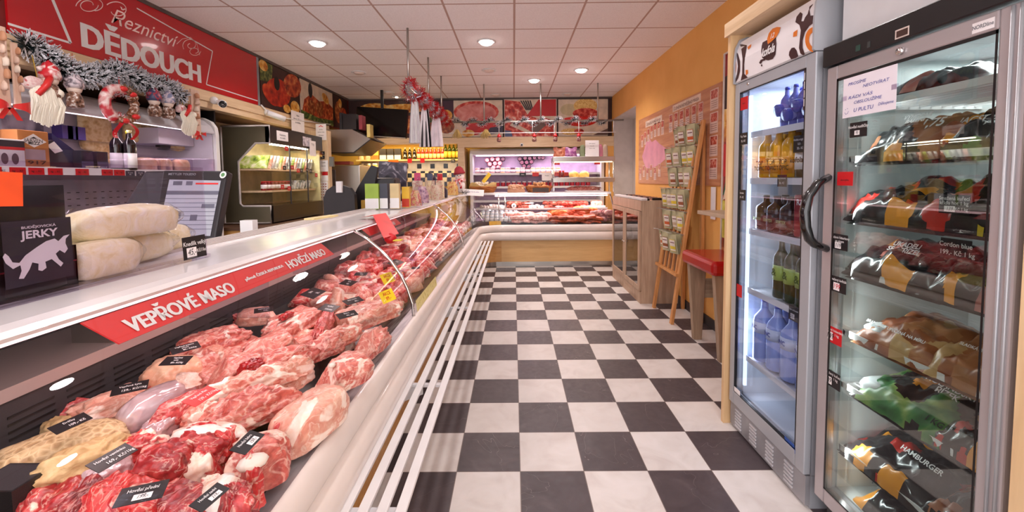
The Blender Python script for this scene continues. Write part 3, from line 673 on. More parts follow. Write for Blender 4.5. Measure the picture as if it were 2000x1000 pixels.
def pouch(label,x,y0,y1,z0,z1,front=True,group=None):
    t_=thing('jerky_pouch',label,'pouch',(x,(y0+y1)/2,z0),0,group); w=(y1-y0); h=z1-z0
    def fn(u,v):
        b=.022*(math.sin(PI*u)**.5)*(1-v)**.6
        return (b if u>=0 else 0,(u-.5)*w,v*h)
    def fb(u,v): q=fn(u,v); return (-q[0]*.6-.001,q[1],q[2])
    mb=MB(); mb.sheet(fn,12,12); mb.sheet(fb,12,12); mb.build('foil',flat(30,28,32,.42),t_)
    mb=MB().box(.0,.004,-w*.47,w*.47,h*.80,h*.815).box(.0,.004,-w*.47,w*.47,h*.84,h*.85); mb.build('zip_seal',flat(48,46,52,.3),t_)
    if front:
        Mx=frame((.0235,0,h*.38),(0,1,0),(0,0,1)); mb=MB(); mb.add([(-w*.42,-h*.30,0),(w*.42,-h*.30,0),(w*.42,h*.30,0),(-w*.42,h*.30,0)],[(0,1,2,3)],0,False,Mx)
        lab=mb.build('label',flat(50,48,54,.5),t_); mb=MB()
        write(mb,'BUDĚJOVICKÁ',1,Mx@Matrix.Translation((0,h*.235,.001)),fit=w*.42,fith=.008,bold=.02)
        write(mb,'JERKY',1,Mx@Matrix.Translation((0,h*.155,.001)),fit=w*.46,fith=.021,bold=.03)
        # charging bull drawn as a flat silhouette
        B=[(-.44,.02),(-.47,.10),(-.44,.14),(-.40,.10),(-.36,.02),(-.28,.0),(-.2,.08),(-.05,.16),(.08,.22),(.2,.24),(.25,.20),(.33,.26),(.42,.27),(.36,.22),(.35,.16),(.38,.08),(.33,.03),(.26,.08),(.2,.04),(.24,-.04),(.30,-.1),(.26,-.14),(.19,-.07),(.14,-.02),(.05,-.04),(.06,-.12),(.0,-.15),(-.05,-.13),(-.04,-.05),(-.12,-.02),(-.16,-.1),(-.24,-.2),(-.3,-.19),(-.26,-.1),(-.27,-.03),(-.36,-.06)]
        B=[(a*w*.92,b*h*.75-h*.08) for a,b in B]
        import mathutils.geometry as mg
        tr=mg.tessellate_polygon([[Vector((a,b,0)) for a,b in B]]); mb.add([(a,b,.001) for a,b in B],[tuple(q) for q in tr],0,False,Mx)
        mb.build('lettering',WHITE,lab)
    return t_
pouch('black jerky pouch with a white bull on its label',-.998+.0,.765,.912,CT+.005,1.372)
pouch('black jerky pouch hidden behind the one with the bull',-1.05,.70,.86,CT+.005,1.36,False)
pouch('black jerky pouch farthest inside the box',-1.09,.62,.80,CT+.005,1.355,False)
price_tag('orange card at the left edge of the photo on the acrylic',(-.955,.770,1.366),(0,1,-.05),(0,.0,1),.06,.065,None,flat(238,86,40,.4))
price_tag('black price tag reading Knedlik velky 45 on the acrylic sheet',(-.955,1.222,1.182),(0,1,0),(-.05,0,1),.088,.066,[('Knedlík velký',0,.18,.2),('Kč/1ks',.27,-.18,.16)],box=(-.16,-.2,.42,.42,'45,-'))
# scale with a screen
sm=thing('shop_scale','black shop scale with a large lit touch screen behind the dumplings','scale',(-1.42,1.9,.9))
TL,TR,BR,BL=Vector((-1.70,2.0,1.435)),Vector((-1.385,2.0,1.43)),Vector((-1.375,1.86,1.05)),Vector((-1.66,1.86,1.05))
r_=(TR-TL).normalized(); nn=(TR-TL).cross(BR-TR).normalized()
if nn.y>0: nn=-nn
loc=Vector(sm.location)
def slab(a,b,c,d,th,mb,mi=0):
    q=[Vector(p)-loc for p in (a,b,c,d)]; q+= [p-nn*th for p in q]
    mb.add(q,[(0,1,2,3),(7,6,5,4),(0,4,5,1),(1,5,6,2),(2,6,7,3),(3,7,4,0)],mi)
mb=MB(); slab(TL,TR,BR,BL,.045,mb); mb.build('housing',flat(34,31,36,.4),sm,bev=.008)
mb=MB(); q=[Vector((-1.84,2.06,1.435)),TL+Vector((0,.03,.0)),BL+Vector((0,.03,0)),Vector((-1.98,1.93,1.05))]; slab(*q,.10,mb); mb.build('printer_body',flat(40,37,42,.45),sm,bev=.01)
def S(u,v): # point on the screen face, u right, v down
    return TL.lerp(TR,u).lerp(BL.lerp(BR,u),v)+nn*.002
mb=MB(); mb.add([S(.13,.12)-loc,S(.93,.13)-loc,S(.92,.80)-loc,S(.08,.78)-loc],[(0,1,2,3)]); scr=mb.build('screen',emis(150,150,160,.30),sm)
mb=MB(); mb2=MB(); 
for k in range(9):
    v=.30+k*.052; mb.add([S(.115,v)+nn*.001-loc,S(.925,v)+nn*.001-loc,S(.925,v+.006)+nn*.001-loc,S(.115,v+.006)+nn*.001-loc],[(0,1,2,3)])
for (u0,u1,v0,v1) in ((.2,.34,.14,.19),(.4,.5,.14,.19),(.12,.93,.26,.30),(.28,.4,.52,.6),(.55,.66,.55,.62),(.7,.9,.42,.47)): mb.add([S(u0,v0)+nn*.001-loc,S(u1,v0)+nn*.001-loc,S(u1,v1)+nn*.001-loc,S(u0,v1)+nn*.001-loc],[(0,1,2,3)])
mb.build('screen_rows',flat(96,96,112,.5),scr)
mb=MB(); mb.add([S(.55,.16)+nn*.0015-loc,S(.9,.16)+nn*.0015-loc,S(.9,.18)+nn*.0015-loc,S(.55,.18)+nn*.0015-loc],[(0,1,2,3)]); mb.build('red_bar',REDP,scr)
Mx=frame(S(.955,.06)-loc+nn*.003,r_,(TL-BL)); mb=MB(); poly(mb,ell(0,0,.016,.018,20),Mx,.001); mb.build('power_button',WHITE,sm)
mb=MB(); poly(mb,ell(0,0,.009,.010,16),Mx,.002); mb.build('power_ring',flat(90,140,90,.5),sm)
mb=MB(); write(mb,'METTLER TOLEDO',.016,frame(S(.32,.055)-loc+nn*.002,r_,(TL-BL)),bold=.01); mb.build('lettering',flat(150,150,156,.5),sm)
MB().box(-1.46,-1.36,1.86,1.96,.9,1.06).build('stand',DKGREY,sm,True)
MB().box(-1.31,-1.25,1.96,2.0,1.02,1.19).build('receipt_slot',WHITE,sm,True)
o=MB().box(-.12,.12,-.03,.03,0,.012).build('tray_pack',CREAM,None,loc=(-1.155,2.47,CT)); tag(o,'flat cream wafer pack lying on the grooved counter top','pack'); o.rotation_euler=(0,0,R(80))
# red folded card over the edge, red knob and yellow tag
rc=thing('price_card','red folded price card hanging over the edge of the counter top','price card',(-.80,2.4,1.1)); mb=MB(); l=Vector(rc.location)
A,B,Cc,D=Vector((-.915,2.45,1.156)),Vector((-.90,2.66,1.156)),Vector((-.655,2.33,1.075)),Vector((-.69,2.17,1.07)); M1,M2=Vector((-.81,2.60,1.17)),Vector((-.83,2.42,1.17))
mb.add([p-l for p in (A,B,M1,M2,Cc,D)]+[p-l-Vector((0,0,.003)) for p in (A,B,M1,M2,Cc,D)],[(0,1,2,3),(3,2,4,5),(9,8,7,6),(11,10,8,9)]); mb.build('card',flat(232,60,58,.45),rc)
mb=MB(); mb.ball(Cc-l+Vector((-.03,-.06,-.02)),(.035,.035,.03),12); mb.build('knob',RED,rc); 
mb=MB(); mb.box(-.64,-.60,2.16,2.22,1.055,1.058); mb.build('yellow_tag',flat(220,200,50,.5),rc,True)
# ------- boxes and packs further along the counter top
def carton(label,x,y,w,d,h,m0,m1,text=None,name='carton',cat='box',rz=0,group=None,z=CT):
    t_=thing(name,label,cat,(x,y,z),rz,group); MB().box(-w/2,w/2,-d/2,d/2,0,h).build('body',m0,t_,bev=.001)
    MB().box(-w/2-.0005,w/2+.0005,-d/2-.001,-d/2,.004,h*.42).build('label_panel',m1,t_)
    if text:
        mb=MB(); write(mb,text,h*.09,frame((0,-d/2-.0012,h*.72),(1,0,0),(0,0,1)),bold=.01,sx=.8); mb.build('lettering',WHITE if m0!=CREAM else INK,t_)
    return t_
carton('green and white box of three standing cartons on the counter',-1.115,3.26,.105,.05,.20,flat(150,178,66,.4),WHITE)
carton('narrow dark grey carton with a white base on the counter',-1.028,3.28,.062,.05,.20,flat(60,62,74,.4),WHITE)
carton('beige carton with a white base at the right of the three',-.948,3.30,.072,.05,.20,flat(214,190,140,.4),WHITE)
o=carton('yellow carton behind the beige carton',-.90,3.45,.06,.05,.17,flat(236,190,60,.4),flat(200,60,40,.4))
def cellobag(label,x,y,w,h,mm,z=CT,group=None,rz=0,seed=1,name='cellophane_bag'):
    t_=thing(name,label,'bag',(x,y,z),rz,group); d=w*.45
    def shape(k,s0):
        mb=MB()
        def fn(u,v):
            a=2*PI*u; q=1.0-.55*max(0,(v-.55)/.45)**1.2; 
            if v>.92: q*=1+2.5*(v-.92)*(1+.4*math.sin(a*5))
            n_=1+.12*noise.noise(Vector((math.cos(a)*2,math.sin(a)*2,v*4+seed)))
            return (w/2*math.cos(a)*q*n_*k,d/2*math.sin(a)*q*n_*k,h*v*(1 if k==1 else .62))
        mb.sheet(fn,20,10); return mb
    shape(.86,0).build('contents',mm,t_); shape(1,1).build('cellophane',ACRYL,t_); return t_
fm1=foodmat('trail_mix',[(.2,(150,110,70)),(.42,(226,196,140)),(.55,(200,80,90)),(.7,(240,220,180)),(.85,(120,90,110))],22)
fm2=foodmat('spice_mix',[(.25,(210,180,120)),(.5,(240,226,190)),(.75,(200,90,70))],26)
cellobag('clear bag of mixed sweets beside the yellow carton',-.86,3.60,.12,.22,fm1,seed=2)
cellobag('clear gift bag with a purple sheen next to the dark pouch',-.90,4.05,.15,.26,foodmat('purple_mix',[(.3,(120,90,120)),(.5,(210,170,180)),(.7,(236,220,210))],20),seed=5)
cellobag('clear bag of beige dough twists between the gift bags',-.86,4.6,.14,.27,fm2,seed=8)
for x,y,l_ in ((-1.0,4.3,'pink'),(-.96,4.75,'white and blue'),(-.90,5.05,'red')):
    m_={'pink':flat(206,60,110,.4),'white and blue':flat(70,76,100,.4),'red':RED}[l_]
    t_=thing('hang_pack',l_+' topped pack standing among the gift bags on the counter','pack',(x,y,CT)); MB().box(-.05,.05,-.015,.015,0,.22).build('bag',fm2,t_); MB().box(-.03,.03,-.018,-.015,.22,.30).build('header',m_,t_); MB().box(-.03,.03,-.015,.015,.22,.30).build('header_back',m_,t_)
# triangular dark pouch
t_=thing('gift_pouch','dark blue triangular gift pouch with tiny coloured dots','pouch',(-.94,5.15,CT)); mb=MB(); mb.prism([(-.11,0),(.11,0),(.11,.10),(-.11,.33)],'y',-.04,.04); mb.build('paper',foodmat('dotted_navy',[(.0,(200,120,90)),(.22,(34,28,50)),(.9,(30,26,44)),(1,(190,70,80))],40,0.2),t_)
mb=MB().box(-.10,.10,-.045,-.04,.03,.12); mb.build('label',flat(60,44,58,.4),t_)
cellobag('clear bag of golden pasta tubes left of the snowman',-.90,6.05,.2,.32,foodmat('pasta',[(.3,(214,150,60)),(.5,(240,206,120)),(.7,(200,80,50))],18),seed=11)
# snowman
sn=thing('snowman_figure','knitted snowman with red hat and scarf at the far corner of the counter','snowman',(-.84,6.42,CT))
mb=MB(); mb.ball((0,0,.13),(.085,.08,.11),16).ball((0,0,.28),(.072,.068,.075),16); mb.build('body',flat(238,230,226,.7),sn)
mb=MB(); mb.lathe([(.085,0),(.095,.02),(.08,.035),(.062,.09),(.03,.12),(.0,.125)],16,0,Matrix.Translation((0,0,.31))@Matrix.Rotation(R(-8),4,'Y')); mb.build('hat',flat(150,28,44,.7),sn)
mb=MB(); mb.tube([(.075*math.cos(a/10*2*PI),.07*math.sin(a/10*2*PI),.215) for a in range(11)],.024,8); mb.tube([(-.03,-.07,.21),(-.05,-.09,.13),(-.05,-.085,.06)],.02,6); mb.tube([(.0,-.075,.21),(.03,-.09,.15),(.03,-.085,.09)],.018,6); mb.build('scarf',foodmat('scarf_stripes',[(.4,(196,40,52)),(.5,(240,220,214)),(.62,(196,40,52))],16,.3,False),sn)
mb=MB(); mb.ball((-.025,-.064,.29),.008).ball((.025,-.064,.29),.008); mb.build('eye',BLACK,sn); mb=MB(); mb.cyl((0,-.062,.275),(0,-.10,.27),.009,.002,8); mb.build('nose',flat(226,120,40),sn)
def tinsel(mb,pts,r,n,ln,seed=1,mi=(0,1)):
    rd=random.Random(seed); P=[Vector(p) for p in pts]; L=[0]
    for a,b in zip(P,P[1:]): L.append(L[-1]+(b-a).length)
    for k in range(n):
        s=rd.uniform(0,L[-1]); i=max(j for j in range(len(P)-1) if L[j]<=s+1e-9); f=(s-L[i])/max(1e-6,L[i+1]-L[i]); c=P[i].lerp(P[i+1],f); d=(P[i+1]-P[i]).normalized()
        v=Vector((rd.gauss(0,1),rd.gauss(0,1),rd.gauss(0,1))); v=(v-d*v.dot(d)*.6).normalized(); w_=v.cross(d).normalized()*.0035*ln/.05
        e=c+v*ln*rd.uniform(.6,1.15); m_=mi[0] if rd.random()<.86 else mi[1]
        mb.add([c-w_,c+w_,e+w_*.4,e-w_*.4],[(0,1,2,3)],m_)
        h=c.lerp(e,.80); e2=h.lerp(e,1.25)
        if mi[0]!=mi[1]: mb.add([h-w_*1.15,h+w_*1.15,e2+w_*.6,e2-w_*.6],[(0,1,2,3)],1)
TG=flat(18,32,34,.4); TS=flat(236,236,242,.3,0,.05); TR_=flat(190,26,36,.3)
mb=MB(); tinsel(mb,[(.13*math.cos(a*PI/8)-.0,-.02+.12*math.sin(a*PI/8),.03) for a in range(17)],.05,420,.045,3); mb.build('tinsel_ring',[TG,TS],sn)
price_tag('white information card with blue marks on the corner of the counter',(-.62,6.36,1.175),(1,-.05,-.06),(0,.5,.86),.32,.11,[('Ceny masa dle nabídky',0,.1,.14)],PAPER,flat(60,70,150,.5),name='information_card',cat='card')
# ================================================================== left side, behind the counter
lil=flat(198,190,200,.5,0,.04); lild=flat(150,144,156,.5)
ch=thing('wall_chiller','white open wall chiller with sloping canopy on the left wall','chiller',(-3.3,1.8,0))
Y0,Y1=-.6,4.17
MB().prism([(-3.58,.0),(-3.0,.0),(-3.0,.55),(-3.06,.6),(-3.5,.62),(-3.5,1.95),(-3.58,1.98)],'y',Y0,Y1).build('body',[WHITE],ch,True)
MB().prism([(-3.58,2.02),(-3.18,2.02),(-3.10,1.99),(-3.03,1.93),(-3.0,1.87),(-3.0,1.855),(-3.05,1.852),(-3.1,1.90),(-3.5,1.93)],'y',Y0,Y1,sm=False).build('canopy',flat(196,192,198,.3,0,.04),ch,True)
side=[(-3.58,0),(-2.99,0),(-2.99,1.84),(-3.0,1.92),(-3.04,1.98),(-3.12,2.02),(-3.58,2.02)]
MB().prism(side,'y',Y1,Y1+.05).build('end_panel',WHITE,ch,True,.004)
MB().prism([(-3.50,.6),(-3.02,.6),(-3.02,1.84),(-3.08,1.9),(-3.50,1.93)],'y',Y1-.012,Y1-.001).build('end_mirror',lil,ch,True)
MB().box(-3.5,-3.48,Y0,Y1,.62,1.93).build('rear_panel',lil,ch,True)
mb=MB().box(-3.40,-3.38,Y0,Y1,1.0,1.40)
for k in range(70):
    for j in range(3): mb.box(-3.3799,-3.379,Y0+.2+k*.065,Y0+.225+k*.065,1.20+j*.05,1.206+j*.05,1)
mb.build('perforated_panel',[flat(150,140,150,.5),BLACK],ch,True)
def chshelf(z,x0=-3.0,rail=True):
    MB().box(-3.48,x0,Y0,Y1-.015,z-.015 if rail else z-.006,z).build('shelf',lil if rail else ACRYL,ch,True)
    if rail: MB().box(x0,x0+.006,Y0,Y1-.015,z-.045,z+.006).build('label_rail',WHITE,ch,True)
chshelf(1.475); chshelf(1.70,-3.25,False)
MB().box(-3.0,-2.997,Y0,Y1-.02,1.475,1.60).build('shelf_guard',ACRYL,ch,True)
MB().box(-3.06,-3.03,Y0,Y1-.05,1.855,1.868).build('lamp_strip',emis(255,220,250,3),ch,True)
light('chiller_lamp','AREA',(-3.06,2.3,1.845),9,(1,.84,.95),.05,3.2,(0,R(-20),0))
# red price tags on the rail
for k,(xa,xb) in enumerate(((-6,3),(18,50),(55,86),(93,122),(147,173),(198,220),(222,243))):
    a=atx(xa,332,-2.993); b=atx(xb,332,-2.993)
    price_tag('red shelf tag on the left chiller rail, number %s from the left of the row'%['one','two','three','four','five','six','seven'][k] if 0 else ['red shelf tag cut off by the left photo edge','red shelf tag below the brown 1917 box, left one','red shelf tag below the brown 1917 box, right one','red shelf tag under the dark folded cone bag','lone red shelf tag below the blue purple boxes','red shelf tag left of the close pair by the bottles','red shelf tag right in the close pair by the bottles'][k],(-2.991,(a.y+b.y)/2,1.452),(0,1,0),(0,0,1),b.y-a.y,.044,[('kg  ,- Kč',0,0,.3)],RED,INK)
for x in (255,275): a=atx(x,340,-2.99); price_tag('dark shelf tag right of the red tags, %s one'%('left' if x==255 else 'right'),(-2.991,a.y,1.447),(0,1,0),(0,0,1),.075,.04,[('Sýr uzený',0,.15,.22),('25,-',0,-.2,.25)],flat(50,46,66,.5))
# goods on that shelf
def wbox(label,px,w,h,m,z=1.475,x=-3.1,d=.1,name='box',cat='box',parts=None):
    y=atx(px,300,x).y; t_=thing(name,label,cat,(x,y,z)); MB().box(-d/2,d/2,-w/2,w/2,0,h).build('carton',m,t_,bev=.002)
    if parts: parts(t_,w,h,d)
    return t_
KRAFT=flat(196,128,72,.6)
def p1917(t_,w,h,d):
    M_=frame((d/2+.001,0,0),(0,1,0),(0,0,1)); mb=MB(); poly(mb,[(-w*.30,h*.22),(w*.36,h*.22),(w*.36,h*.50),(-w*.30,h*.50)],M_); mb.build('window',flat(196,176,178,.1,0,.1,.6),t_)
    mb=MB(); poly(mb,[(0,h*.55),(w*.42,h*.72),(0,h*.92),(-w*.42,h*.72)],M_,.001); lb=mb.build('diamond_label',PAPER,t_)
    mb=MB(); write(mb,'JÄRVEN',.03,M_@Matrix.Translation((0,h*.73,.0015)),bold=.0); poly(mb,[(-.02,h*.79),(.0,h*.84),(.02,h*.79)],M_,.002); write(mb,'MEZZ',.025,M_@Matrix.Translation((0,h*.66,.0015)),bold=.02); mb.build('lettering',INK,lb)
    mb=MB(); write(mb,'1917',1,M_@Matrix.Translation((0,h*.145,.001)),fit=w*.75,fith=h*.1,bold=.02); mb.build('lettering',flat(70,50,30),t_)
wbox('brown kraft box with a window and the number 1917',52,.17,.235,KRAFT,parts=p1917)
wbox('brown kraft box behind the 1917 box at the left edge',18,.14,.24,KRAFT,x=-3.25)
def pwin(t_,w,h,d):
    M_=frame((d/2+.001,0,0),(0,1,0),(0,0,1)); mb=MB(); poly(mb,ell(-w*.2,h*.3,w*.12,h*.2),M_); poly(mb,ell(w*.15,h*.3,w*.12,h*.2),M_); mb.build('window',flat(110,90,100,.2),t_); mb=MB(); poly(mb,[(-w/2,h*.62),(w/2,h*.62),(w/2,h*.72),(-w/2,h*.72)],M_); mb.build('red_band',REDP,t_)
    MB().box(-d/2,d/2+.001,-w/2,w/2,h*.72,h*.95).build('lid',flat(50,40,50,.4),t_)
wbox('white box with two round windows at the left edge',4,.15,.17,WHITE,x=-3.08,parts=pwin)
def wbag(label,px,w,h,m,z=1.475,x=-3.15,seed=1,lean=0):
    y=atx(px,300,x).y; t_=cellobag(label,x,y,w,h,m,z,seed=seed,rz=PI/2); return t_
chz=foodmat('gnocchi',[(.15,(150,104,60)),(.4,(214,176,116)),(.6,(236,210,160)),(.8,(222,190,130))],18)
t_=thing('gift_cone','dark foil gift bag leaning right of the 1917 box','bag',(-3.10,atx(104,290,-3.10).y,1.475)); mb=MB(); mb.prism([(-.05,0),(.09,0),(.03,.11),(-.03,.19),(-.07,.17)],'x',-.03,.03); mb.build('foil',flat(60,52,62,.3,.2),t_)
mb=MB(); poly(mb,[(-.065,.15),(-.02,.10),(.03,.12),(-.02,.18)],frame((.031,0,0),(0,1,0),(0,0,1))); mb.build('label',PAPER,t_)
t_=thing('gift_cone','dark blue triangular gift bag with tiny stars on the chiller shelf','bag',(-3.16,atx(128,285,-3.16).y,1.475)); mb=MB(); mb.prism([(-.11,.24),(-.11,.0),(.16,.0),(.14,.05)],'x',-.03,.03); mb.build('paper',foodmat('starry_navy',[(.0,(210,180,90)),(.2,(30,28,64)),(.9,(26,24,58)),(1,(200,90,120))],42,.2),t_); MB().box(-.032,.032,-.10,.14,0,.04).build('base',flat(60,52,70,.4),t_)
for px,c_,l_ in ((125,(70,50,120),'left'),(135,(52,44,110),'middle'),(150,(80,56,140),'right')): wbox('small purple gift box on the upper chiller shelf, %s of three'%l_,px,.075,.10,flat(*c_,.4),1.70,-3.32,.08)
# gnocchi bags hanging at the rear
for px,py,w_,h_,l_ in ((185,245,.26,.34,'large bag of yellow dumplings hanging at the chiller rear'),(203,290,.22,.2,'bag of pale dumplings below the large yellow one'),(262,245,.2,.25,'yellow cheese strings bag right of the wreath'),(290,245,.16,.24,'yellow cheese bag near the right end of the chiller')):
    c=atx(px,py,-3.42); mb=MB(); blob(mb,(.08,w_,h_),px,p=3,amp=.08,sub=3); o=mb.build('dumpling_bag',chz,None,loc=(c.x,c.y,c.z-h_/2)); tag(o,l_,'bag')
def bottle(label,loc,h,r,glass,lab,cap=BLACK,neck=.37,group=None,labz=(.12,.5),cat='bottle',n=14,brand=None,fac=(1,0,0)):
    t_=thing('bottle',label,cat,loc,0,group)
    pr=[(r*.9,0),(r,h*.02),(r,h*.62),(r*.92,h*.69),(r*neck*1.1,h*.81),(r*neck*.92,h*.94),(r*neck*.92,h*.955)]
    MB().lathe(pr,n).build('glass_body',glass,t_); MB().lathe([(r*neck*1.05,h*.93),(r*neck*1.05,h),(0,h)],n).build('cap',cap,t_)
    MB().lathe([(r*1.012,h*labz[0]),(r*1.012,h*labz[1])],n).build('label',lab,t_)
    if brand:
        f=Vector(fac); rt=Vector((0,0,1)).cross(f); mb=MB(); write(mb,brand[0],brand[1],frame(f*(r*1.02)+Vector((0,0,h*(labz[0]+labz[1])/2)),rt,(0,0,1)),bold=.02); mb.build('lettering',brand[2],t_)
    return t_
DG=flat(26,16,22,.12,0,.05,.5)
for k,(px,cap) in enumerate(((228,BLACK),(237,CREAM),(252,flat(214,190,40,.4)),)):
    y=atx(px,300,-3.08).y; bottle('dark wine bottle on the chiller shelf under the wreath, %s'%['left with black cap','middle one','right with yellow cap'][k],(-3.08+(.07 if k==1 else 0),y,1.475),.31,.04,DG,PAPER,cap,labz=(.05,.42))
chz2=foodmat('smoked_cheese',[(.3,(206,150,104)),(.6,(236,206,164)),(.8,(226,150,110))],8)
for px,w_,l_ in ((285,.16,'cream cheese loaf pack right of the wine bottles'),(310,.10,'sliced cheese pack in the middle of the right shelf end'),(322,.08,'orange edged cheese slice pack standing upright'),(352,.16,'pale cheese block pack left of the end panel')):
    y=atx(px,305,-3.1).y; MB_=MB(); blob(MB_,(.08,w_,.11),px,p=5,amp=.04,sub=3); t_=thing('cheese_pack',l_,'cheese',(-3.1,y,1.475)); MB_.build('cheese',chz2,t_); MB().box(-.045,.045,-w_*.55,w_*.55,0,.115).build('wrapper',ACRYL,t_)
c=atx(367,285,-3.3); MB().box(-3.478,-3.46,Y0,2.75,1.72,1.93).build('poster_panel',flat(40,34,62,.4),ch,True); MB().box(-3.475,-3.455,2.8,3.05,1.64,1.84).build('poster_panel',foodmat('grey_photo',[(.35,(120,110,124)),(.5,(190,180,190)),(.7,(226,220,226))],5),ch,True)
o=MB().box(-3.48,-3.2,3.74,4.15,1.73,1.87).build('shelf_mirror_divider',lil,ch,True)
for px,l_ in ((318,'dark round loaf on the rear shelf of the chiller'),(355,'yellow dumpling bag on the small rear shelf near the end')):
    c=atx(px,275,-3.35); mb=MB(); blob(mb,(.1,.28 if px>330 else .12,.12),px,p=2.5,amp=.08,sub=3); tag(mb.build('loaf' if px<330 else 'dumpling_bag',chz if px>330 else DKGREY,None,loc=(c.x,c.y,1.70)),l_,'food')
for k,px in enumerate((165,195)): 
    y=atx(px,305,-3.05).y; carton('small dark jar pack beside the purple boxes, %s'%('left' if k==0 else 'right'),-3.06,y,.08,.06,.13,flat(44,40,52,.4),flat(80,76,110,.4),z=1.475,rz=PI/2)
# ---- the red shop sign
sg=thing('shop_sign','large red butcher shop sign reading Reznictvi DEDOUCH','sign',(-3.0,3.7,2.27))
l=Vector(sg.location); ya,yb=2.49,4.88
MB().box(-3.0,-2.985,ya,yb,2.268,HC-.03).build('panel',NT('red_gloss').set((186,10,22),.22,coat=.4),sg,True)
MB().box(-3.0,-2.980,yb,yb+.035,2.268,HC-.03).build('end_strip',GREY,sg,True)
Ms=frame((-2.9845-l.x,-l.y,-l.z),(0,1,0),(0,0,1))
def SP(x,y): q=atx(x,y,-2.9845); return (q.y,q.z)
def sl(mb,pts,wd): stroke(mb,[SP(*p) for p in pts],wd,Ms)
mb=MB(); sl(mb,[(15,46),(138,84)],.014); sl(mb,[(138,84),(103,0)],.02); sl(mb,[(267,16),(415,100)],.010); sl(mb,[(415,100),(403,165)],.010); sl(mb,[(403,165),(503,197)],.010); mb.build('frame_line',WHITE,sg)
mb=MB(); a=SP(160,90); b=SP(391,160); y1,y2=SP(160,70)[0],SP(391,140)[0]; zb=(SP(166,96)[1]+SP(391,160)[1])/2; zt=(SP(160,44)[1]+SP(390,125)[1])/2
ft=(zt-zb)*1.30
write(mb,'DĚDOUCH',1,Ms@Matrix.Translation(((y1+y2)/2,zb+ft*.5,.0)),fit=(y2-y1),fith=ft,bold=.02,heavy=.008); mb.build('lettering',WHITE,sg)
mb=MB(); p1,p2=SP(215,30),SP(350,85); ps=SP(282,55); write(mb,'Řeznictví',1,Ms@Matrix.Translation((ps[0]+.03,ps[1]+.015,0)),fit=abs(p2[0]-p1[0])*.98,fith=.15,shear=.45); pk=flat(244,214,208,.4)
def swirl(cx,cy,rx,ry,t0,t1,n=26): return [(cx+rx*(1-.02*k)*math.cos(t0+(t1-t0)*k/n),cy+ry*(1-.02*k)*math.sin(t0+(t1-t0)*k/n)) for k in range(n+1)]
sl(mb,swirl(172,10,20,14,0,2*PI),.005); sl(mb,swirl(180,12,32,20,PI,2.4*PI),.005); sl(mb,swirl(228,20,24,18,1.2*PI,2.9*PI),.006)
sl(mb,swirl(372,88,16,14,.8*PI,3.4*PI,40),.005); sl(mb,swirl(380,100,12,9,0,2.4*PI),.004); sl(mb,[(345,86),(356,76),(372,73),(384,84),(390,108)],.004); mb.build('script_lettering',pk,sg)
# food posters on the left fascia
def poster(label,Mx,w,h,base,shapes,name='food_poster',framec=None,cat='poster',group=None):
    o=Mx.translation; t_=thing(name,label,cat,tuple(o)); Ml=Matrix.Translation(-o)@Mx
    MB().box(0,w,0,h,-.008,0,M=Ml).build('board',base,t_)
    by={}
    for k,(m,pts) in enumerate(shapes): by.setdefault(m,[]).append((k,pts))
    for m,L_ in by.items():
        mb=MB()
        for k,pts in L_: poly(mb,[(a*w,b*h) for a,b in pts],Ml,.0006+.0004*k)
        mb.build('print',m,t_)
    if framec:
        mb=MB(); e=.012; mb.box(-e,w+e,-e,0,-.01,.012,M=Ml).box(-e,w+e,h,h+e,-.01,.012,M=Ml).box(-e,0,0,h,-.01,.012,M=Ml).box(w,w+e,0,h,-.01,.012,M=Ml); mb.build('frame',framec,t_)
    return t_
grill=foodmat('grilled_meat',[(.2,(60,14,10)),(.42,(150,44,24)),(.55,(196,80,40)),(.7,(222,150,90)),(.85,(90,30,20))],9,2)
crab=foodmat('red_shellfish',[(.25,(120,14,10)),(.5,(190,44,24)),(.7,(226,96,50))],7,1.5); herb=foodmat('herbs',[(.3,(30,40,20)),(.5,(70,90,40)),(.7,(150,150,80))],14); brown=foodmat('roast',[(.2,(70,26,14)),(.5,(150,70,34)),(.7,(214,150,90))],10)
fries=foodmat('fruits',[(.3,(160,60,20)),(.5,(226,160,60)),(.7,(240,220,150)),(.85,(190,40,30))],8); darkb=flat(56,26,22,.45,0,.3); creamb=flat(226,206,184,.45)
def LW(y,z): return frame((-2.984,y,z),(0,1,0),(0,0,1))
poster('poster of red crab and grilled steak next to the red sign',LW(4.94,2.275),.90,.54,darkb,[(herb,[(0,.55),(.25,.6),(.3,1),(0,1)]),(fries,ell(.08,.9,.1,.12)),(crab,ell(.42,.42,.3,.34,rot=-.5)),(crab,ell(.22,.3,.15,.25,rot=.6)),(grill,ell(.8,.72,.24,.3,rot=-.4)),(flat(30,26,24),ell(.38,.62,.07,.16)),(fries,ell(.85,.2,.13,.16)),(fries,ell(.62,.1,.1,.1))])
poster('poster of grilled skewers and garlic with a pepper mill',LW(5.86,2.275),1.04,.54,creamb,[(grill,[(0,0),(1,0),(1,.55),(.8,.7),(.55,.6),(.3,.72),(.1,.5)][::1]),(brown,ell(.3,.35,.12,.2)),(brown,ell(.55,.38,.12,.22)),(flat(40,36,40),ell(.28,.8,.06,.2)),(fries,ell(.75,.75,.1,.16,rot=.5)),(herb,[(0,0),(1,0),(1,.18),(.5,.12),(0,.2)])])
poster('dark poster of roast chicken pieces at the far end of the left fascia',LW(6.92,2.275),.6,.54,darkb,[(brown,ell(.35,.5,.25,.35)),(grill,ell(.7,.4,.25,.3)),(fries,ell(.45,.8,.12,.14))])
# cable over the fascia
mb=MB(); mb.tube([aty(505,205,4.9)+Vector((0.03,0,0)),atx(530,226,-2.95),atx(590,236,-2.95),atx(645,243,-2.95)],.008,6); tag(mb.build('cable',WHITE,None),'white cable running along the beam below the food posters','cable')
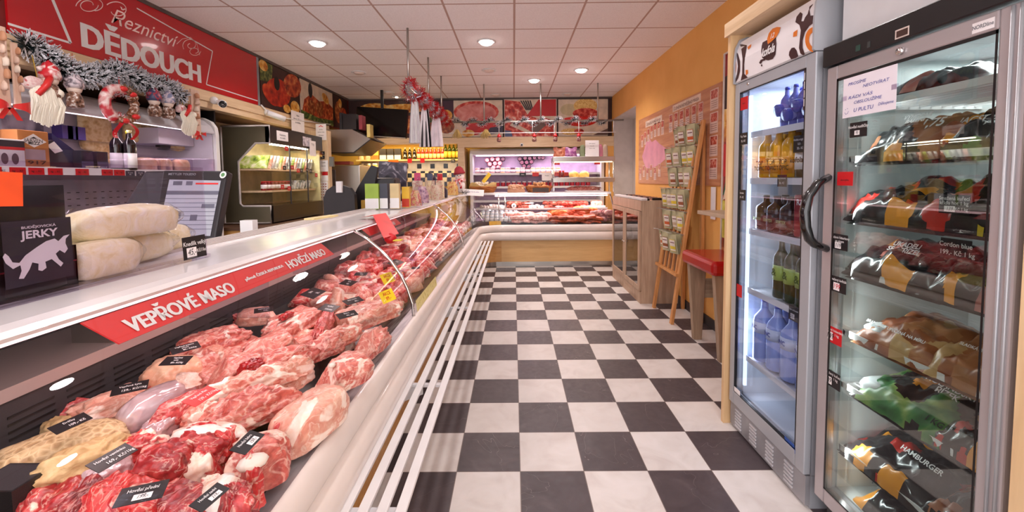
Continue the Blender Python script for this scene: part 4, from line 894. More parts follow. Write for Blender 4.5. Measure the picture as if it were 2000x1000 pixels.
# ---- security cameras
def seccam(label,base,aim,L=.15,r=.036):
    t_=thing('security_camera',label,'security camera',tuple(base)); d=Vector(aim).normalized(); c=Vector((.075,-.0,-.03))
    MB().ball((.0,0,.0),.038,12).build('mount',WHITE,t_); MB().cyl((0,0,0),c,.018).build('arm',WHITE,t_)
    MB().cyl(c-d*L*.35,c+d*L*.65,r,r,16).build('housing',WHITE,t_); MB().cyl(c+d*L*.60,c+d*(L*.66),r*.9,r*.9,16).build('lens_face',BLACK,t_)
    f=frame(c+d*(L*.665),d.cross(Vector((0,0,1))),(0,0,1)); mb=MB(); poly(mb,ell(0,0,r*.3,r*.3),f,.001)
    for k in range(8): a=k*PI/4; poly(mb,ell(r*.6*math.cos(a),r*.6*math.sin(a),.004,.004,8),f,.001)
    mb.build('lens',flat(150,150,156,.2),t_); return t_
c=atx(418,196,-2.96); seccam('white camera under the shop sign aimed at the aisle',(c.x,c.y,c.z),(.62,-.74,-.22))
c=atx(522,220,-2.95); seccam('white tube camera on the beam below the crab poster',(c.x,c.y,c.z),(.62,.75,-.28),.2,.034)
# ---- dark recess and the glass cabinet on the work counter
MB_=MB().box(-3.6,-3.05,4.24,4.26,0,2.1); struct('trim_10',MB_,BLACK)  # black sheet puts the darkness of the recess into colour
wc=thing('work_counter','brown wooden work counter under the glass display cabinet','counter',(-3.0,5.1,0)); MB().box(-3.58,-2.50,4.30,5.98,.86,.895).build('worktop',flat(96,66,48,.4),wc,True,.004); MB().box(-3.55,-2.55,4.33,5.95,0,.86).build('body',LAMO,wc,True)
gc=thing('glass_cabinet','stepped glass cabinet lit inside with grey outlined side panel','display cabinet',(-3.0,5.1,.895)); cy0,cy1=4.60,5.86; z0=.897
side=[(-3.24,1.99),(-2.70,1.99),(-2.70,1.80),(-2.86,1.80),(-3.06,1.60),(-3.06,1.13),(-3.03,1.10),(-2.72,1.10),(-2.72,.91),(-3.24,.91)]
gf=[(-2.70,1.80),(-2.86,1.80),(-3.06,1.60),(-3.06,1.13),(-3.03,1.10),(-2.72,1.10)]
def loop(mb,pts,y,r=.012):
    P=[(x,y,z) for x,z in pts]+[(pts[0][0],y,pts[0][1])]; mb.tube(P,r,6)
mb=MB(); loop(mb,side,cy0); mb.build('side_edge',flat(196,186,182,.4),gc,True)
import mathutils.geometry as mg
def flatpoly(mb,pts,y,mi=0):
    tr=mg.tessellate_polygon([[Vector((a,b,0)) for a,b in pts]]); mb.add([(a,y,b) for a,b in pts],[tuple(q) for q in tr],mi)
mb=MB(); flatpoly(mb,side,cy0); mb.build('side_panel',NT('mirror_brown').set((112,104,84),.25,.25),gc,True)
MB().box(-3.05,-2.72,cy0+.05,cy1,.91,1.10).build('base',flat(40,32,32,.25),gc,True)
mb=MB().box(-2.75,-2.70,cy0,cy1,1.80,1.99); mb.build('header',flat(36,30,32,.35),gc,True)
MB().box(-2.74,-2.71,cy0+.05,cy1-.4,1.785,1.80).build('lamp_strip',emis(255,244,214,16),gc,True)
light('cabinet_lamp','AREA',(-2.84,5.2,1.77),7,(1,.93,.76),.05,1.0)
MB().box(-3.24,-3.22,cy0+.02,cy1,1.1,1.95).build('rear_panel',flat(206,190,140,.4),gc,True)
MB().box(-3.22,-2.74,cy1-.02,cy1,1.1,1.8).build('end_panel',flat(214,206,160,.3),gc,True)
for z in (1.52,1.27): MB().box(-3.2,-2.80,cy0+.04,cy1-.03,z-.02,z).build('shelf',LAMY,gc,True)
MB().box(-2.71,-2.704,cy0+.02,cy1,1.10,1.80).build('front_glass',GLASS,gc,True)
MB().box(-2.712,-2.70,5.0,5.012,1.1,1.8).box(-2.712,-2.70,5.42,5.432,1.1,1.8).build('pane_edge',DKGREY,gc,True)
pk_=['green','white','black','silver']; pm=[foodmat('seasoning_green',[(.3,(40,70,30)),(.5,(170,190,90)),(.7,(236,230,214))],10),foodmat('seasoning_white',[(.3,(236,226,220)),(.55,(220,120,100)),(.75,(240,236,226))],10),foodmat('seasoning_dark',[(.3,(30,30,34)),(.55,(190,190,196)),(.75,(60,70,60))],10),foodmat('seasoning_silver',[(.3,(150,150,150)),(.5,(230,230,226)),(.7,(70,90,70))],10)]
for k in range(16):
    y=4.72+k*.068; m_=k%4
    o=MB().box(-.16,.16,-.012,.012,0,.17).build('seasoning_packet',pm[m_],None,loc=(-2.98,y,1.523)); o.rotation_euler=(R(-28),0,0)
    tag(o,'%s seasoning packet leaning on the upper shelf of the glass cabinet'%pk_[m_],'packet','%s packets on the upper cabinet shelf'%pk_[m_])
for k in range(8):
    y=4.72+k*.075; t_=thing('jam_jar','red jar with white label in the glass cabinet','jar',(-2.86,y,1.272),0,'red jars in the glass cabinet'); MB().lathe([(.03,0),(.032,.01),(.032,.08),(.026,.09)],12).build('glass_body',flat(120,14,18,.15),t_); MB().lathe([(.028,.09),(.028,.105),(0,.105)],12).build('lid',flat(200,40,40,.3),t_); MB().lathe([(.0325,.02),(.0325,.065)],12).build('label',PAPER,t_)
for k in range(6):
    o=MB().box(-.12,.12,-.012,.012,0,.13).build('seasoning_packet',pm[3],None,loc=(-2.95,5.33+k*.07,1.273)); o.rotation_euler=(R(-35),0,0); tag(o,'silver seasoning packet leaning beside the red jars','packet','silver packets on the lower cabinet shelf')
for k,(px,py,red) in enumerate(((556,328,0),(571,327,1),(583,333,1),(589,333,0),(600,332,0),(607,334,0),(618,342,1),(552,365,1),(565,368,1),(560,290,1))):
    c=atx(px,py,-2.699); price_tag('%s tag on the cabinet glass %s'%('red' if red else 'black',['below the green packets at the left','below the packets beside the black tag','right of the shelf middle, upper red','touching the red tag at mid shelf','second black one from the right','near the right glass edge','at the far right of the upper row','left one above the lower shelf','right one above the lower shelf','at the top near the light'][k]),c,(0,1,0),(0,0,1),.07,.05,[('45,-',0,0,.4)],RED if red else CARD)
# header papers
for px,py,w_,h_,l_,m_ in ((552,266,.24,.11,'white notice card on the cabinet header, left one',PAPER),(600,277,.22,.12,'silver barbecue poster card on the cabinet header',foodmat('bbq_card',[(.3,(60,50,60)),(.5,(200,190,200)),(.7,(236,230,230))],14))):
    c=atx(px,py,-2.698); price_tag(l_,c,(0,1,0),(0,0,1),w_,h_,[('Objednávky',0,.1,.2),('na e-mailu',0,-.2,.2)] if m_ is PAPER else None,m_,INK,name='notice_card',cat='notice')
c=atx(611,290,-2.68); price_tag('white square card with printed code text at the right of the header',c,(0,1,0),(0,0,1),.17,.2,[('TT:EJ',0,.25,.14)],PAPER,INK,name='notice_card',cat='notice')
# papers on the beam and post
c=atx(582,238,-2.95); price_tag('white notice hanging on the beam above the cabinet',c,(0,1,0),(0,0,1),.34,.27,[('Vážení',0,.3,.09),('zákazníci děkujeme',0,.12,.09),('za návštěvu',0,-.05,.09)],PAPER,INK,name='notice',cat='notice')
c=aty(627,258,5.99); nt=price_tag('white notice with a small red roof logo at the top of the post',c,(1,.0,0),(0,0,1),.15,.23,[('Změna',0,.15,.06),('otevírací doby',0,0,.06),('Děkujeme',0,-.2,.06)],PAPER,INK,name='notice',cat='notice')
mb=MB(); poly(mb,[(-.04,.075),(0,.098),(.04,.075),(.02,.075),(0,.085),(-.02,.075)],frame((0,0,0),(1,0,0),(0,0,1)),.001); mb.build('logo',REDP,nt)
for px,py,w_,h_,l_,bgm,ls in ((630,299,.06,.05,'small black card at the top of the post',CARD,[('12,-',0,0,.4)]),(630,307,.06,.05,'small black card right under another on the post',CARD,[('15,-',0,0,.4)]),(632,324,.13,.16,'white paper sheet in the middle of the post',PAPER,[('Ceník',0,.3,.12),('uzeniny',0,0,.1)]),(634,339,.09,.05,'red card on the post between white papers',RED,None),(632,373,.13,.28,'white sheet with rows of tiny meat pictures low on the post',PAPER,None),(634,348,.1,.08,'narrow white slip below the red card on the post',PAPER,None)):
    c=aty(px,py,5.985); q=price_tag(l_,c,(1,0,0),(0,0,1),w_,h_,ls,bgm,INK if bgm is PAPER else WHITE,name='notice',cat='notice')
    if 'meat pictures' in l_:
        mb=MB()
        for i in range(3):
            for j in range(6): poly(mb,ell(-.035+i*.035,.1-j*.038,.012,.007,8),frame((0,0,0),(1,0,0),(0,0,1)),.001)
        mb.build('meat_pictures',grill,q)
# ---- Christmas decorations on the beam
GP=[(45,88),(60,86),(80,100),(100,112),(122,132),(148,146),(180,149),(207,145),(235,138),(262,150),(290,165),(322,168),(340,178),(352,190)]
gpts=[atx(x,y,-2.93) for x,y in GP]; mb=MB(); L0=gpts[0].copy(); tinsel(mb,gpts,.05,3800,.085,7); mb.tube(gpts,.012,6,0); tag(mb.build('tinsel_garland',[TG,TS],None),'thick dark green garland with white tips draped along the wooden beam','garland')
YARN=flat(246,240,224,.8,0,.06)
def yarn_santa(label,px,py,s,cap=True):
    c=atx(px,py,-2.90); t_=thing('santa_ornament',label,'ornament',tuple(c)); rd=random.Random(int(px)); mb=MB()
    for k in range(260):
        a=rd.uniform(-1,1); b=rd.uniform(-.3,.3); z0_=-.02+.05*(1-a*a); mb.tube([(.02+.03*rd.random(),a*.07*s,z0_*s),(.05+.02*rd.random(),a*.085*s+b*.01,(-.07-.02*rd.random())*s),(.04,a*.08*s+b*.03,(-.16-.05*rd.random()+.03*abs(a))*s)],.0042*s,4,0,False)
    mb.build('beard',YARN,t_)
    mb=MB(); blob(mb,(.05*s,.12*s,.07*s),9,(0,-.02*s,.01),p=2.3,sub=3); mb.build('cap',foodmat('knit',[(.4,(226,190,190)),(.55,(240,226,222)),(.7,(200,60,70))],30) if cap else YARN,t_)
    mb=MB(); mb.tube([(.05,-.05*s,-.03*s),(.055,0,.035*s),(.04,.03*s,.08*s)],.017*s,6); mb.build('ribbon',REDP,t_); MB().ball((.03,.075*s,.0),.03*s,10).build('bobble',YARN,t_)
    MB().tube([(0,0,.07*s),(0,-.02,.2*s)],.0025,5).build('hanging_cord',flat(196,160,60),t_)
yarn_santa('large yarn bearded Santa hanging left of the striped gnomes',75,178,1.05)
yarn_santa('small yarn bearded Santa hanging next to the wooden board with red bow',358,222,.95)
def gnome(label,px,py,s,c1,c2,cone=True):
    c=atx(px,py,-2.89); t_=thing('gnome_ornament',label,'ornament',tuple(c)); m_=foodmat('stripes_%d'%px,[(.42,c1),(.5,c2),(.58,c1)],14,.2,False)
    MB().lathe([(.038*s,-.01),(.045*s,.01),(.04*s,.04),(.022*s,.085),(.0,.11)],12).build('hat',m_,t_); MB().ball((.0,0,-.012),.034*s,10).build('face',flat(236,214,200,.7),t_); mb=MB()
    blob(mb,(.075*s,.08*s,.09*s),px,(0,0.0,-.11*s),p=2.2,amp=.2,sub=2,freq=5); mb.build('pine_cone' if cone else 'body',foodmat('cone',[(.35,(60,34,24)),(.55,(150,110,90)),(.66,(236,230,224))],30),t_)
    mb=MB(); mb.tube([(0,-.05*s,.03*s),(.01,0,.06*s),(0,.04*s,.05*s)],.013*s,6); mb.build('bow',foodmat('bow_%d'%px,[(.4,c1),(.6,c2)],20),t_); MB().tube([(0,0,.10*s),(0,0,.19*s)],.002,4).build('hanging_cord',RED,t_)
gnome('red striped gnome hanging just right of the large yarn Santa',97,152,1.25,(200,40,50),(240,226,222)); gnome('grey striped gnome with a pine cone left of the wreath',145,170,1.15,(214,200,206),(90,80,90))
gnome('blue and red hatted gnome hanging right of the wreath',301,195,1.15,(70,76,110),(190,60,70)); gnome('grey blue striped gnome between two hanging gnomes and the small Santa',328,200,1.15,(130,136,170),(230,214,220))
c=atx(235,205,-2.86); wr=thing('wreath','round red white wreath with pine cones and a dotted ribbon','wreath',tuple(c)); Rw=.115
ring=lambda r,t0,t1,n=24:[(0,r*math.cos(t0+(t1-t0)*k/n),r*math.sin(t0+(t1-t0)*k/n)) for k in range(n+1)]
MB().tube(ring(Rw,.45*PI,1.35*PI),.034,10).build('fabric_half',foodmat('wreath_fabric',[(.35,(196,40,50)),(.5,(240,220,216)),(.62,(200,60,70))],9),wr)
mb=MB(); rd=random.Random(4)
for k in range(46):
    a=-.7*PI+1.15*PI*k/45; mb.ball((.012*rd.uniform(-1,1.5),Rw*math.cos(a)+rd.uniform(-.012,.012),Rw*math.sin(a)+rd.uniform(-.012,.012)),rd.uniform(.02,.03),7,0)
mb.build('pine_cones',foodmat('cones',[(.3,(70,38,24)),(.5,(140,90,60)),(.66,(226,210,200))],34),wr); mb=MB(); tinsel(mb,ring(Rw*.78,.3*PI,1.6*PI),.02,260,.035,8); mb.build('frost_fringe',[TS,REDP],wr)
mb=MB()
for a in (.5,-.5,-.22,.28): mb.ball((.03,Rw*math.cos(a*PI),Rw*math.sin(a*PI)),(.022,.03,.02),8)
mb.build('red_knots',REDP,wr); dot=foodmat('dotted_ribbon',[(.28,(246,232,228)),(.36,(206,28,44))],20,.1)
mb=MB(); mb.sheet(lambda u,v:(.02+.01*math.sin(u*6),-.03-.055*math.sin(u*PI*.62)+v*.035,-Rw-.0-.13*u),10,2); mb.build('ribbon_tail',dot,wr); mb=MB(); mb.sheet(lambda u,v:(.02+.012*math.sin(u*5),.0+.085*math.sin(u*PI*.8)+v*.03,-Rw-.0-.13*u),10,2); mb.build('ribbon_tail',RED,wr); MB().tube([(0,0,Rw),(0,0.0,Rw+.09)],.003,5).build('hanging_cord',RED,wr)
wood2=woodmat('carved_wood',(206,172,150),(226,200,184),2)
def board(label,px0,px1,pyt,pyb,X,bow=True,kind=0):
    a=atx(px0,pyt,X); b=atx(px1,pyb,X); y0,y1=a.y,b.y; zt=(a.z+atx(px1,pyt,X).z)/2; zb=b.z; t_=thing('wooden_ornament_board',label,'ornament',(X,(y0+y1)/2,zb)); w_=y1-y0; h_=zt-zb
    MB().box(-.012,0,-w_/2,w_/2,0,h_).build('plank',wood2,t_,bev=.003); rd=random.Random(kind)
    for k in range(5):
        mb=MB(); blob(mb,(.035,w_*.42,h_*.10),k+kind*9,(.012,w_*rd.uniform(-.22,.22),h_*(.28+.14*k)),p=2.2,amp=.25,sub=2); mb.build('carving',[wood2,flat(192,138,104,.6),flat(226,208,190,.6)][k%3],t_)
    if bow:
        bb=MB(); s=max(w_*.55,.085 if kind==1 else .0)
        for sg_ in (-1,1): bb.sheet(lambda u,v:(.03+.02*math.sin(PI*u),sg_*(.01+s*u),h_*.10+(v-.5)*s*.9*(.25+.75*u)),8,4); bb.sheet(lambda u,v:(.02,sg_*(.005+s*.5*u)+(v-.5)*.03,h_*.08-s*.8*u),6,2)
        bb.build('bow',REDP,t_); MB().ball((.045,0,h_*.11),w_*.08,8).build('button',flat(180,110,60,.5),t_)
    return t_
board('wide pale wooden board with carved pieces and large red bow at the left photo edge',-12,24,52,225,-2.86,True,1); board('narrow wooden board with a sausage and bun behind the large bow board',22,44,85,215,-2.9,False,2)
board('slim wooden board with carved onions and a red bow near the camera',372,394,176,272,-2.92,True,3)
# ================================================================== back of the shop
yel=flat(236,206,110,.5)
hd=thing('cooker_hood','slanted stainless steel cooker hood beside the wooden post','hood',(-2.6,6.7,1.81))
MB().prism([(-2.98,1.81),(-2.47,1.81),(-2.22,2.02),(-2.50,2.17),(-2.98,2.17)],'y',6.45,7.2).build('canopy',STEEL,hd,True)
MB().prism([(-2.96,1.80),(-2.46,1.80),(-2.2,2.0),(-2.21,2.01),(-2.47,1.815),(-2.96,1.815)],'y',6.40,7.2).build('filter',flat(40,34,34,.4),hd,True)
for k,(m_,x,hh,l_) in enumerate(((DKGREY,-2.70,.26,'dark book'),(flat(40,34,36),-2.66,.24,'black book with white writing'),(flat(150,60,70),-2.40,.22,'reddish book'),(flat(226,206,130),-2.28,.2,'yellow spined book'))):
    o=MB().box(0,.05 if k!=1 else .22,-.08,.08,0,hh).build('book',m_,None,loc=(x,6.55,2.17 if k<3 else 2.05)); tag(o,l_+' standing on top of the cooker hood','book')
tv=thing('television','black flat television hung from the ceiling on a pole','television',(-2.15,6.8,HC))
MB().box(-2.17,-2.13,6.84,6.88,2.55,HC).build('mount_pole',BLACK,tv,True)
a=Vector((-2.62,7.0,2.62)); b=Vector((-1.70,6.72,2.51)); c_=Vector((-1.72,6.62,2.045)); d_=Vector((-2.64,6.9,2.13)); nn=(b-a).cross(d_-a).normalized()
if nn.y>0: nn=-nn
mb=MB(); q=[p-Vector(tv.location) for p in (a,b,c_,d_)]; q+=[p-nn*.05 for p in q]; mb.add(q,[(0,1,2,3),(7,6,5,4),(0,4,5,1),(1,5,6,2),(2,6,7,3),(3,7,4,0)]); mb.build('screen_body',flat(14,12,14,.18),tv,bev=.006)
mb=MB(); mb.tube([d_-Vector(tv.location),c_-Vector(tv.location)],.008,6); mb.build('bottom_strip',flat(170,160,150,.3),tv)
# equipment under the hood
eq=thing('fryer_cabinet','stainless steel kitchen cabinet below the cooker hood','cabinet',(-2.7,6.8,0)); MB().box(-2.98,-2.42,6.5,7.3,0,1.62).build('body',STEEL,eq,True,.01); MB().box(-2.94,-2.8,6.494,6.5,1.25,1.55).build('door',flat(120,112,110,.3,.6),eq,True)
o=MB().box(-.14,.14,-.08,.08,0,.05).build('control_box',flat(150,60,50,.4),None,loc=(-2.72,6.6,1.63)); tag(o,'small reddish box on top of the steel cabinet','box')
o=tag(MB().box(-.03,.03,-.02,.02,0,.14).build('padlock_box',flat(90,86,84,.4),None,loc=(-2.62,5.97,1.58)),'small grey box with a hook fixed beside the post','box')
# second scale, card terminal
s2=thing('shop_scale','black second shop scale with rounded black shield behind the counter','scale',(-1.45,3.75,.95))
mb=MB(); mb.prism([(-1.72,.95),(-1.72,1.22),(-1.69,1.29),(-1.63,1.33),(-1.55,1.335),(-1.48,1.31),(-1.44,1.25),(-1.43,.95)],'y',3.72,3.78); mb.build('round_shield',flat(40,32,34,.45),s2,True)
mb=MB(); mb.prism([(-1.66,.95),(-1.40,.95),(-1.30,1.50),(-1.36,1.52),(-1.50,1.30)],'y',3.95,4.0); mb.build('monitor_back',flat(26,22,24,.4),s2,True); MB().box(-1.45,-1.15,4.0,4.2,.95,1.40).build('body',flat(36,30,32,.35),s2,True,.02); MB().box(-1.59,-1.54,3.69,3.72,1.27,1.37).build('slip',PAPER,s2,True)
MB().box(-1.55,-1.40,3.8,4.1,.9,.95).build('stand',DKGREY,s2,True)
t_=thing('poster_stand','dark poster stand with a blurry brochure behind the cartons','stand',(-1.32,4.4,.95)); MB().box(-.15,.15,-.01,.01,0,.62).build('board',foodmat('dark_brochure',[(.3,(40,36,44)),(.55,(90,84,100)),(.68,(206,200,210))],7,3),t_); t_.rotation_euler=(0,R(4),0)
o=MB().box(-.11,.11,-.02,.02,0,.20).build('yellow_card',flat(206,160,66,.5),None,loc=(-1.33,3.9,.99)); tag(o,'yellow card standing beside the rounded black shield','card')
# shelves of the yellow alcove
sh=thing('wall_shelf','long pale wall shelf for bottles in the yellow lit alcove','shelf',(-2,7.98,1.74)); MB().box(-2.98,-1.005,7.84,8.13,1.745,1.765).build('board',LAMX,sh,True); MB().box(-2.98,-1.005,7.832,7.84,1.74,1.768).build('edge',flat(240,226,170,.4),sh,True)
s3=thing('wall_shelf','middle short shelf of jars in the yellow alcove','shelf',(-2.6,7.98,1.54)); MB().box(-2.98,-2.08,7.86,8.13,1.545,1.56).build('board',LAMX,s3,True); s4=thing('wall_shelf','lowest short shelf of jars in the yellow alcove','shelf',(-2.3,7.98,1.36)); MB().box(-2.75,-2.02,7.86,8.13,1.345,1.36).build('board',LAMX,s4,True)
MB_=MB().box(-2.95,-1.02,7.72,7.74,2.075,2.09); tag(MB_.build('led_strip',emis(255,214,110,9),None),'warm led strip under the beam over the bottle shelf','light strip'); light('alcove_lamp','AREA',(-2,7.73,2.06),15,(1,.76,.36),1.9,.05); light('alcove_lamp','AREA',(-1.9,7.9,1.73),5,(1,.8,.45),1.7,.04)
t=NT('small_checks'); co=t.coord('Object'); ck=t.n('ShaderNodeTexChecker'); ck.inputs['Scale'].default_value=11.6; t.l(co,ck.inputs[0]); t.l(t.mix(ck.outputs[1],(24,20,22),(236,220,180)),t.b.inputs['Base Color']); t.b.inputs['Roughness'].default_value=.2
struct('trim_11',MB().box(-2.3,-1.005,8.118,8.128,1.25,1.55),t.m)
struct('trim_12',MB().box(-2.98,-1.005,8.12,8.129,1.55,1.74),flat(206,196,190,.3))
for k in range(5):
    x=-2.15+k*.26; mb=MB().box(x,x+.085,8.112,8.118,1.60,1.69)
    struct('trim_%d'%(13+k),mb,flat(20,18,20,.2))
def row(n,x0,x1,y,z,mk,where,grp):
    p=None
    for k in range(n):
        x=x0+(x1-x0)*k/max(1,n-1)
        if p is None: p=mk((x,y,z))
        else: dup(p,(x,y,z))
    return p
jarb=flat(196,160,70,.2,0,.2); lidc=flat(240,230,206,.4)
def jar(label,loc,r,h,body,lid,lab=None,group=None,cat='jar'):
    t_=thing('jar',label,cat,loc,0,group); MB().lathe([(r*.9,0),(r,h*.08),(r,h*.72),(r*.8,h*.8)],14).build('glass_body',body,t_); MB().lathe([(r*.86,h*.78),(r*.86,h),(0,h)],14).build('lid',lid,t_)
    if lab: MB().lathe([(r*1.015,h*.18),(r*1.015,h*.62)],14).build('label',lab,t_)
    return t_
row(7,-2.92,-2.14,7.95,1.562,lambda p:jar('jar with cream lid on the middle shelf of the yellow alcove',p,.048,.135,jarb,lidc,flat(236,216,170,.4),'jars on the middle alcove shelf'),0,0)
row(4,-2.62,-2.14,7.95,1.362,lambda p:jar('pickle jar with cream lid on the lowest shelf of the yellow alcove',p,.048,.135,flat(160,140,50,.2),lidc,flat(236,226,190,.4),'jars on the lowest alcove shelf'),0,0)
row(3,-2.50,-2.22,7.97,1.768,lambda p:carton('black and white round topped coffee box on the bottle shelf',p[0],p[1],.12,.07,.21,flat(52,48,56,.4),WHITE,None,group='coffee boxes on the bottle shelf',z=p[2]),0,0)
carton('golden box left of the black and white coffee boxes',-2.64,7.97,.11,.07,.21,flat(216,176,84,.4),flat(196,110,60,.4),z=1.768)
row(2,-2.93,-2.80,7.97,1.768,lambda p:cellobag('small bag of golden sweets at the left end of the bottle shelf',p[0],p[1],.12,.15,fm2,z=p[2],group='sweet bags on the bottle shelf',seed=3),0,0)
row(3,-2.08,-1.90,7.97,1.768,lambda p:bottle('dark beer bottle with a white letter A on its label',p,.23,.034,DG,BLACK,WHITE,group='dark beer bottles on the shelf',brand=('A',.07,WHITE),fac=(0,-1,0)),0,0)
row(7,-1.82,-1.36,7.97,1.768,lambda p:bottle('red ketchup style bottle with a cream round label on the shelf',p,.22,.034,flat(150,24,20,.2),flat(236,206,150,.4),flat(236,206,160,.4),.6,'red bottles on the shelf'),0,0)
row(4,-1.30,-1.07,7.97,1.768,lambda p:bottle('green wine bottle with yellow label at the right end of the shelf',p,.30,.036,flat(44,60,20,.12),flat(226,190,70,.4),flat(70,90,30,.3),group='green wine bottles on the shelf'),0,0)
price_tag('bright orange card hanging from the bottle shelf',(-2.27,7.825,1.70),(1,0,0),(0,0,1),.19,.12,None,flat(246,116,30,.4))
for x,l_ in ((-1.96,'left'),(-1.72,'right')): price_tag('red round card under the bottle shelf, the %s one'%l_,(x,7.825,1.74),(1,0,0),(0,0,1),.08,.08,None,RED)
price_tag('small black card under the green wine bottles',(-1.14,7.825,1.73),(1,0,0),(0,0,1),.08,.06,[('179,-',0,0,.4)])
for x,z,l_ in ((-2.42,1.54,'middle'),(-2.36,1.345,'lowest')): price_tag('red card on the edge of the %s jar shelf'%l_,(x,7.85,z),(1,0,0),(0,0,1),.09,.07,None,RED)
# back fascia posters
def BW(x,z): return frame((x,7.575,z),(1,0,0),(0,0,1))
hamm=foodmat('ham',[(.3,(196,96,90)),(.55,(222,140,132)),(.75,(236,176,164))],5,1,False); sausr=foodmat('cured_slices',[(.25,(120,20,16)),(.45,(190,44,36)),(.6,(226,110,90)),(.75,(244,206,190))],9,1.5); toma=flat(200,24,28,.3,0,.15); spag=foodmat('spaghetti',[(.35,(206,150,70)),(.55,(240,206,130)),(.75,(250,228,170))],24,3,False)
poster('dark poster of roast potatoes and fruit behind the television',BW(-2.9,2.15),1.55,.66,darkb,[(fries,ell(.25,.75,.2,.2)),(brown,ell(.75,.35,.22,.28)),(herb,ell(.9,.6,.1,.2)),(fries,ell(.6,.8,.3,.12))])
poster('poster of a large ham with tomatoes and garlic',BW(-1.33,2.15),1.14,.66,creamb,[(flat(70,36,56),[(0,.5),(.22,.5),(.22,1),(0,1)]),(fries,ell(.1,.6,.1,.15)),(brown,ell(.1,.3,.13,.2)),(sausr,ell(.58,.68,.36,.30)),(hamm,ell(.58,.64,.32,.27)),(toma,ell(.55,.25,.14,.2)),(toma,ell(.78,.3,.16,.22)),(fries,ell(.45,.1,.1,.1)),(flat(70,66,90),[(.72,.05),(1,.1),(1,.3),(.8,.25)])],framec=flat(40,24,24))
fork=[(flat(60,50,50),[(.3+k*.045,.98),(.33+k*.045,.98),(.44+k*.03,.72),(.41+k*.03,.72)]) for k in range(5)]
poster('poster of cured sausage slices with a fork and red corner',BW(-.15,2.15),.93,.66,creamb,[(sausr,[(0,0),(.95,0),(.95,.35),(.45,.58),(.3,.95),(0,1)])]+fork+[(RED,[(.42,.55),(1,.55),(1,1),(.66,1)]),(sausr,ell(.75,.3,.22,.2)),(creamb,[(.1,.3),(.5,.05),(.55,.1),(.15,.4)]),(flat(90,100,140),[(0,0),(.15,0),(.12,.15),(0,.18)]),(flat(120,96,90),[(.5,.2),(.75,.5),(.8,.3),(.6,.05)])],framec=flat(200,180,170))
poster('poster of spaghetti with meat sauce in a red bowl',BW(.82,2.15),.90,.66,creamb,[(flat(206,190,150),ell(.22,.72,.18,.16)),(spag,ell(.55,.82,.24,.2)),(sausr,ell(.55,.62,.26,.14)),(flat(200,24,20,.2,0,.1),ell(.45,.46,.36,.2,t0=PI,t1=2*PI)),(flat(216,30,26,.2,0,.1),ell(.45,.46,.36,.07)),(spag,ell(.25,.12,.2,.09)),(sausr,ell(.42,.12,.1,.08)),(flat(110,80,70),[(.7,.02),(1,.02),(1,.2)])],framec=flat(60,40,36))
# chiller of the back wall
bch=thing('wall_chiller','white open wall chiller with violet light at the back right','chiller',(.45,7.8,0))
MB().prism([(7.62,1.83),(7.64,1.90),(7.70,1.94),(8.10,1.94),(8.10,1.86),(7.7,1.82)],'x',-.80,1.66).build('canopy',WHITE,bch,True)
for x in (-.80,1.61): MB().box(x,x+.05,7.60,8.1,0,1.85).build('end_panel',WHITE,bch,True)
MB().box(-.75,1.61,8.05,8.1,0,1.86).build('rear_panel',flat(206,180,214,.5),bch,True); MB().box(-.75,1.61,7.62,8.05,.0,.55).build('base',WHITE,bch,True)
for z in (1.49,1.24,.98): MB().box(-.75,1.61,7.72,8.05,z-.012,z).build('shelf',lil,bch,True); MB().box(-.75,1.61,7.714,7.72,z-.035,z+.004).build('label_rail',WHITE,bch,True)
mb=MB(); [mb.box(-.7+k*.03,-.69+k*.03,8.04,8.05,.62,.95) for k in range(76)]; mb.build('grille',flat(120,104,118,.5),bch,True)
MB().box(-.7,1.55,7.70,7.72,1.805,1.82).build('lamp_strip',emis(255,220,246,4),bch,True); light('chiller_lamp','AREA',(.45,7.70,1.80),11,(1,.82,.95),2.2,.05)
slc=foodmat('salami_face',[(.35,(196,110,120)),(.5,(226,160,164)),(.7,(240,206,200))],30); 
def roll(x,z,r,m0,m1,label,group,L=.16,y=7.86):
    t_=thing('sausage_roll',label,'sausage',(x,y,z),0,group); MB().cyl((0,0,0),(0,L,0),r,n=14).build('casing',m0,t_); mb=MB(); poly(mb,ell(0,0,r*.8,r*.8,14),frame((0,-.0006,0),(1,0,0),(0,0,1))); mb.build('cut_face',m1,t_); return t_
p=roll(-.5,1.74,.045,flat(170,80,96,.4),slc,'pink ended salami roll stacked at the upper left of the back chiller','pink salami rolls in the back chiller')
for x,z in ((-.40,1.76),(-.30,1.76),(-.45,1.665),(-.35,1.675),(-.26,1.68),(-.38,1.60),(-.29,1.60)): dup(p,(x,7.86,z))
p=roll(.12,1.76,.042,flat(40,26,34,.3),flat(120,70,90,.4),'dark salami hanging in the middle of the back chiller','dark salamis in the back chiller')
for x,z in ((-.2,1.76),(.22,1.775),(.31,1.77),(.40,1.78),(.49,1.785),(.16,1.69),(.25,1.69),(.34,1.70),(.20,1.62),(.29,1.61),(.56,1.78)): dup(p,(x,7.86,z))
cols=[(flat(206,140,140,.4),flat(240,200,190,.4),'pink'),(flat(120,40,50,.4),flat(60,40,60,.4),'dark red'),(flat(230,180,120,.4),flat(236,214,190,.4),'peach')]
ps=[jar('%s pot with lid in the upper row of the back chiller'%c_[2],(0,0,0),.045,.10,c_[0],c_[1],PAPER,'%s pots in the upper row of the back chiller'%c_[2],'pot') for c_ in cols]; used=[0]*3
for k in range(17):
    i=(k*7)%3 if k<12 else 2; loc=(-.68+k*.095,7.78,1.49+.002)
    if not used[i]: ps[i].location=loc; used[i]=1
    else: dup(ps[i],loc)
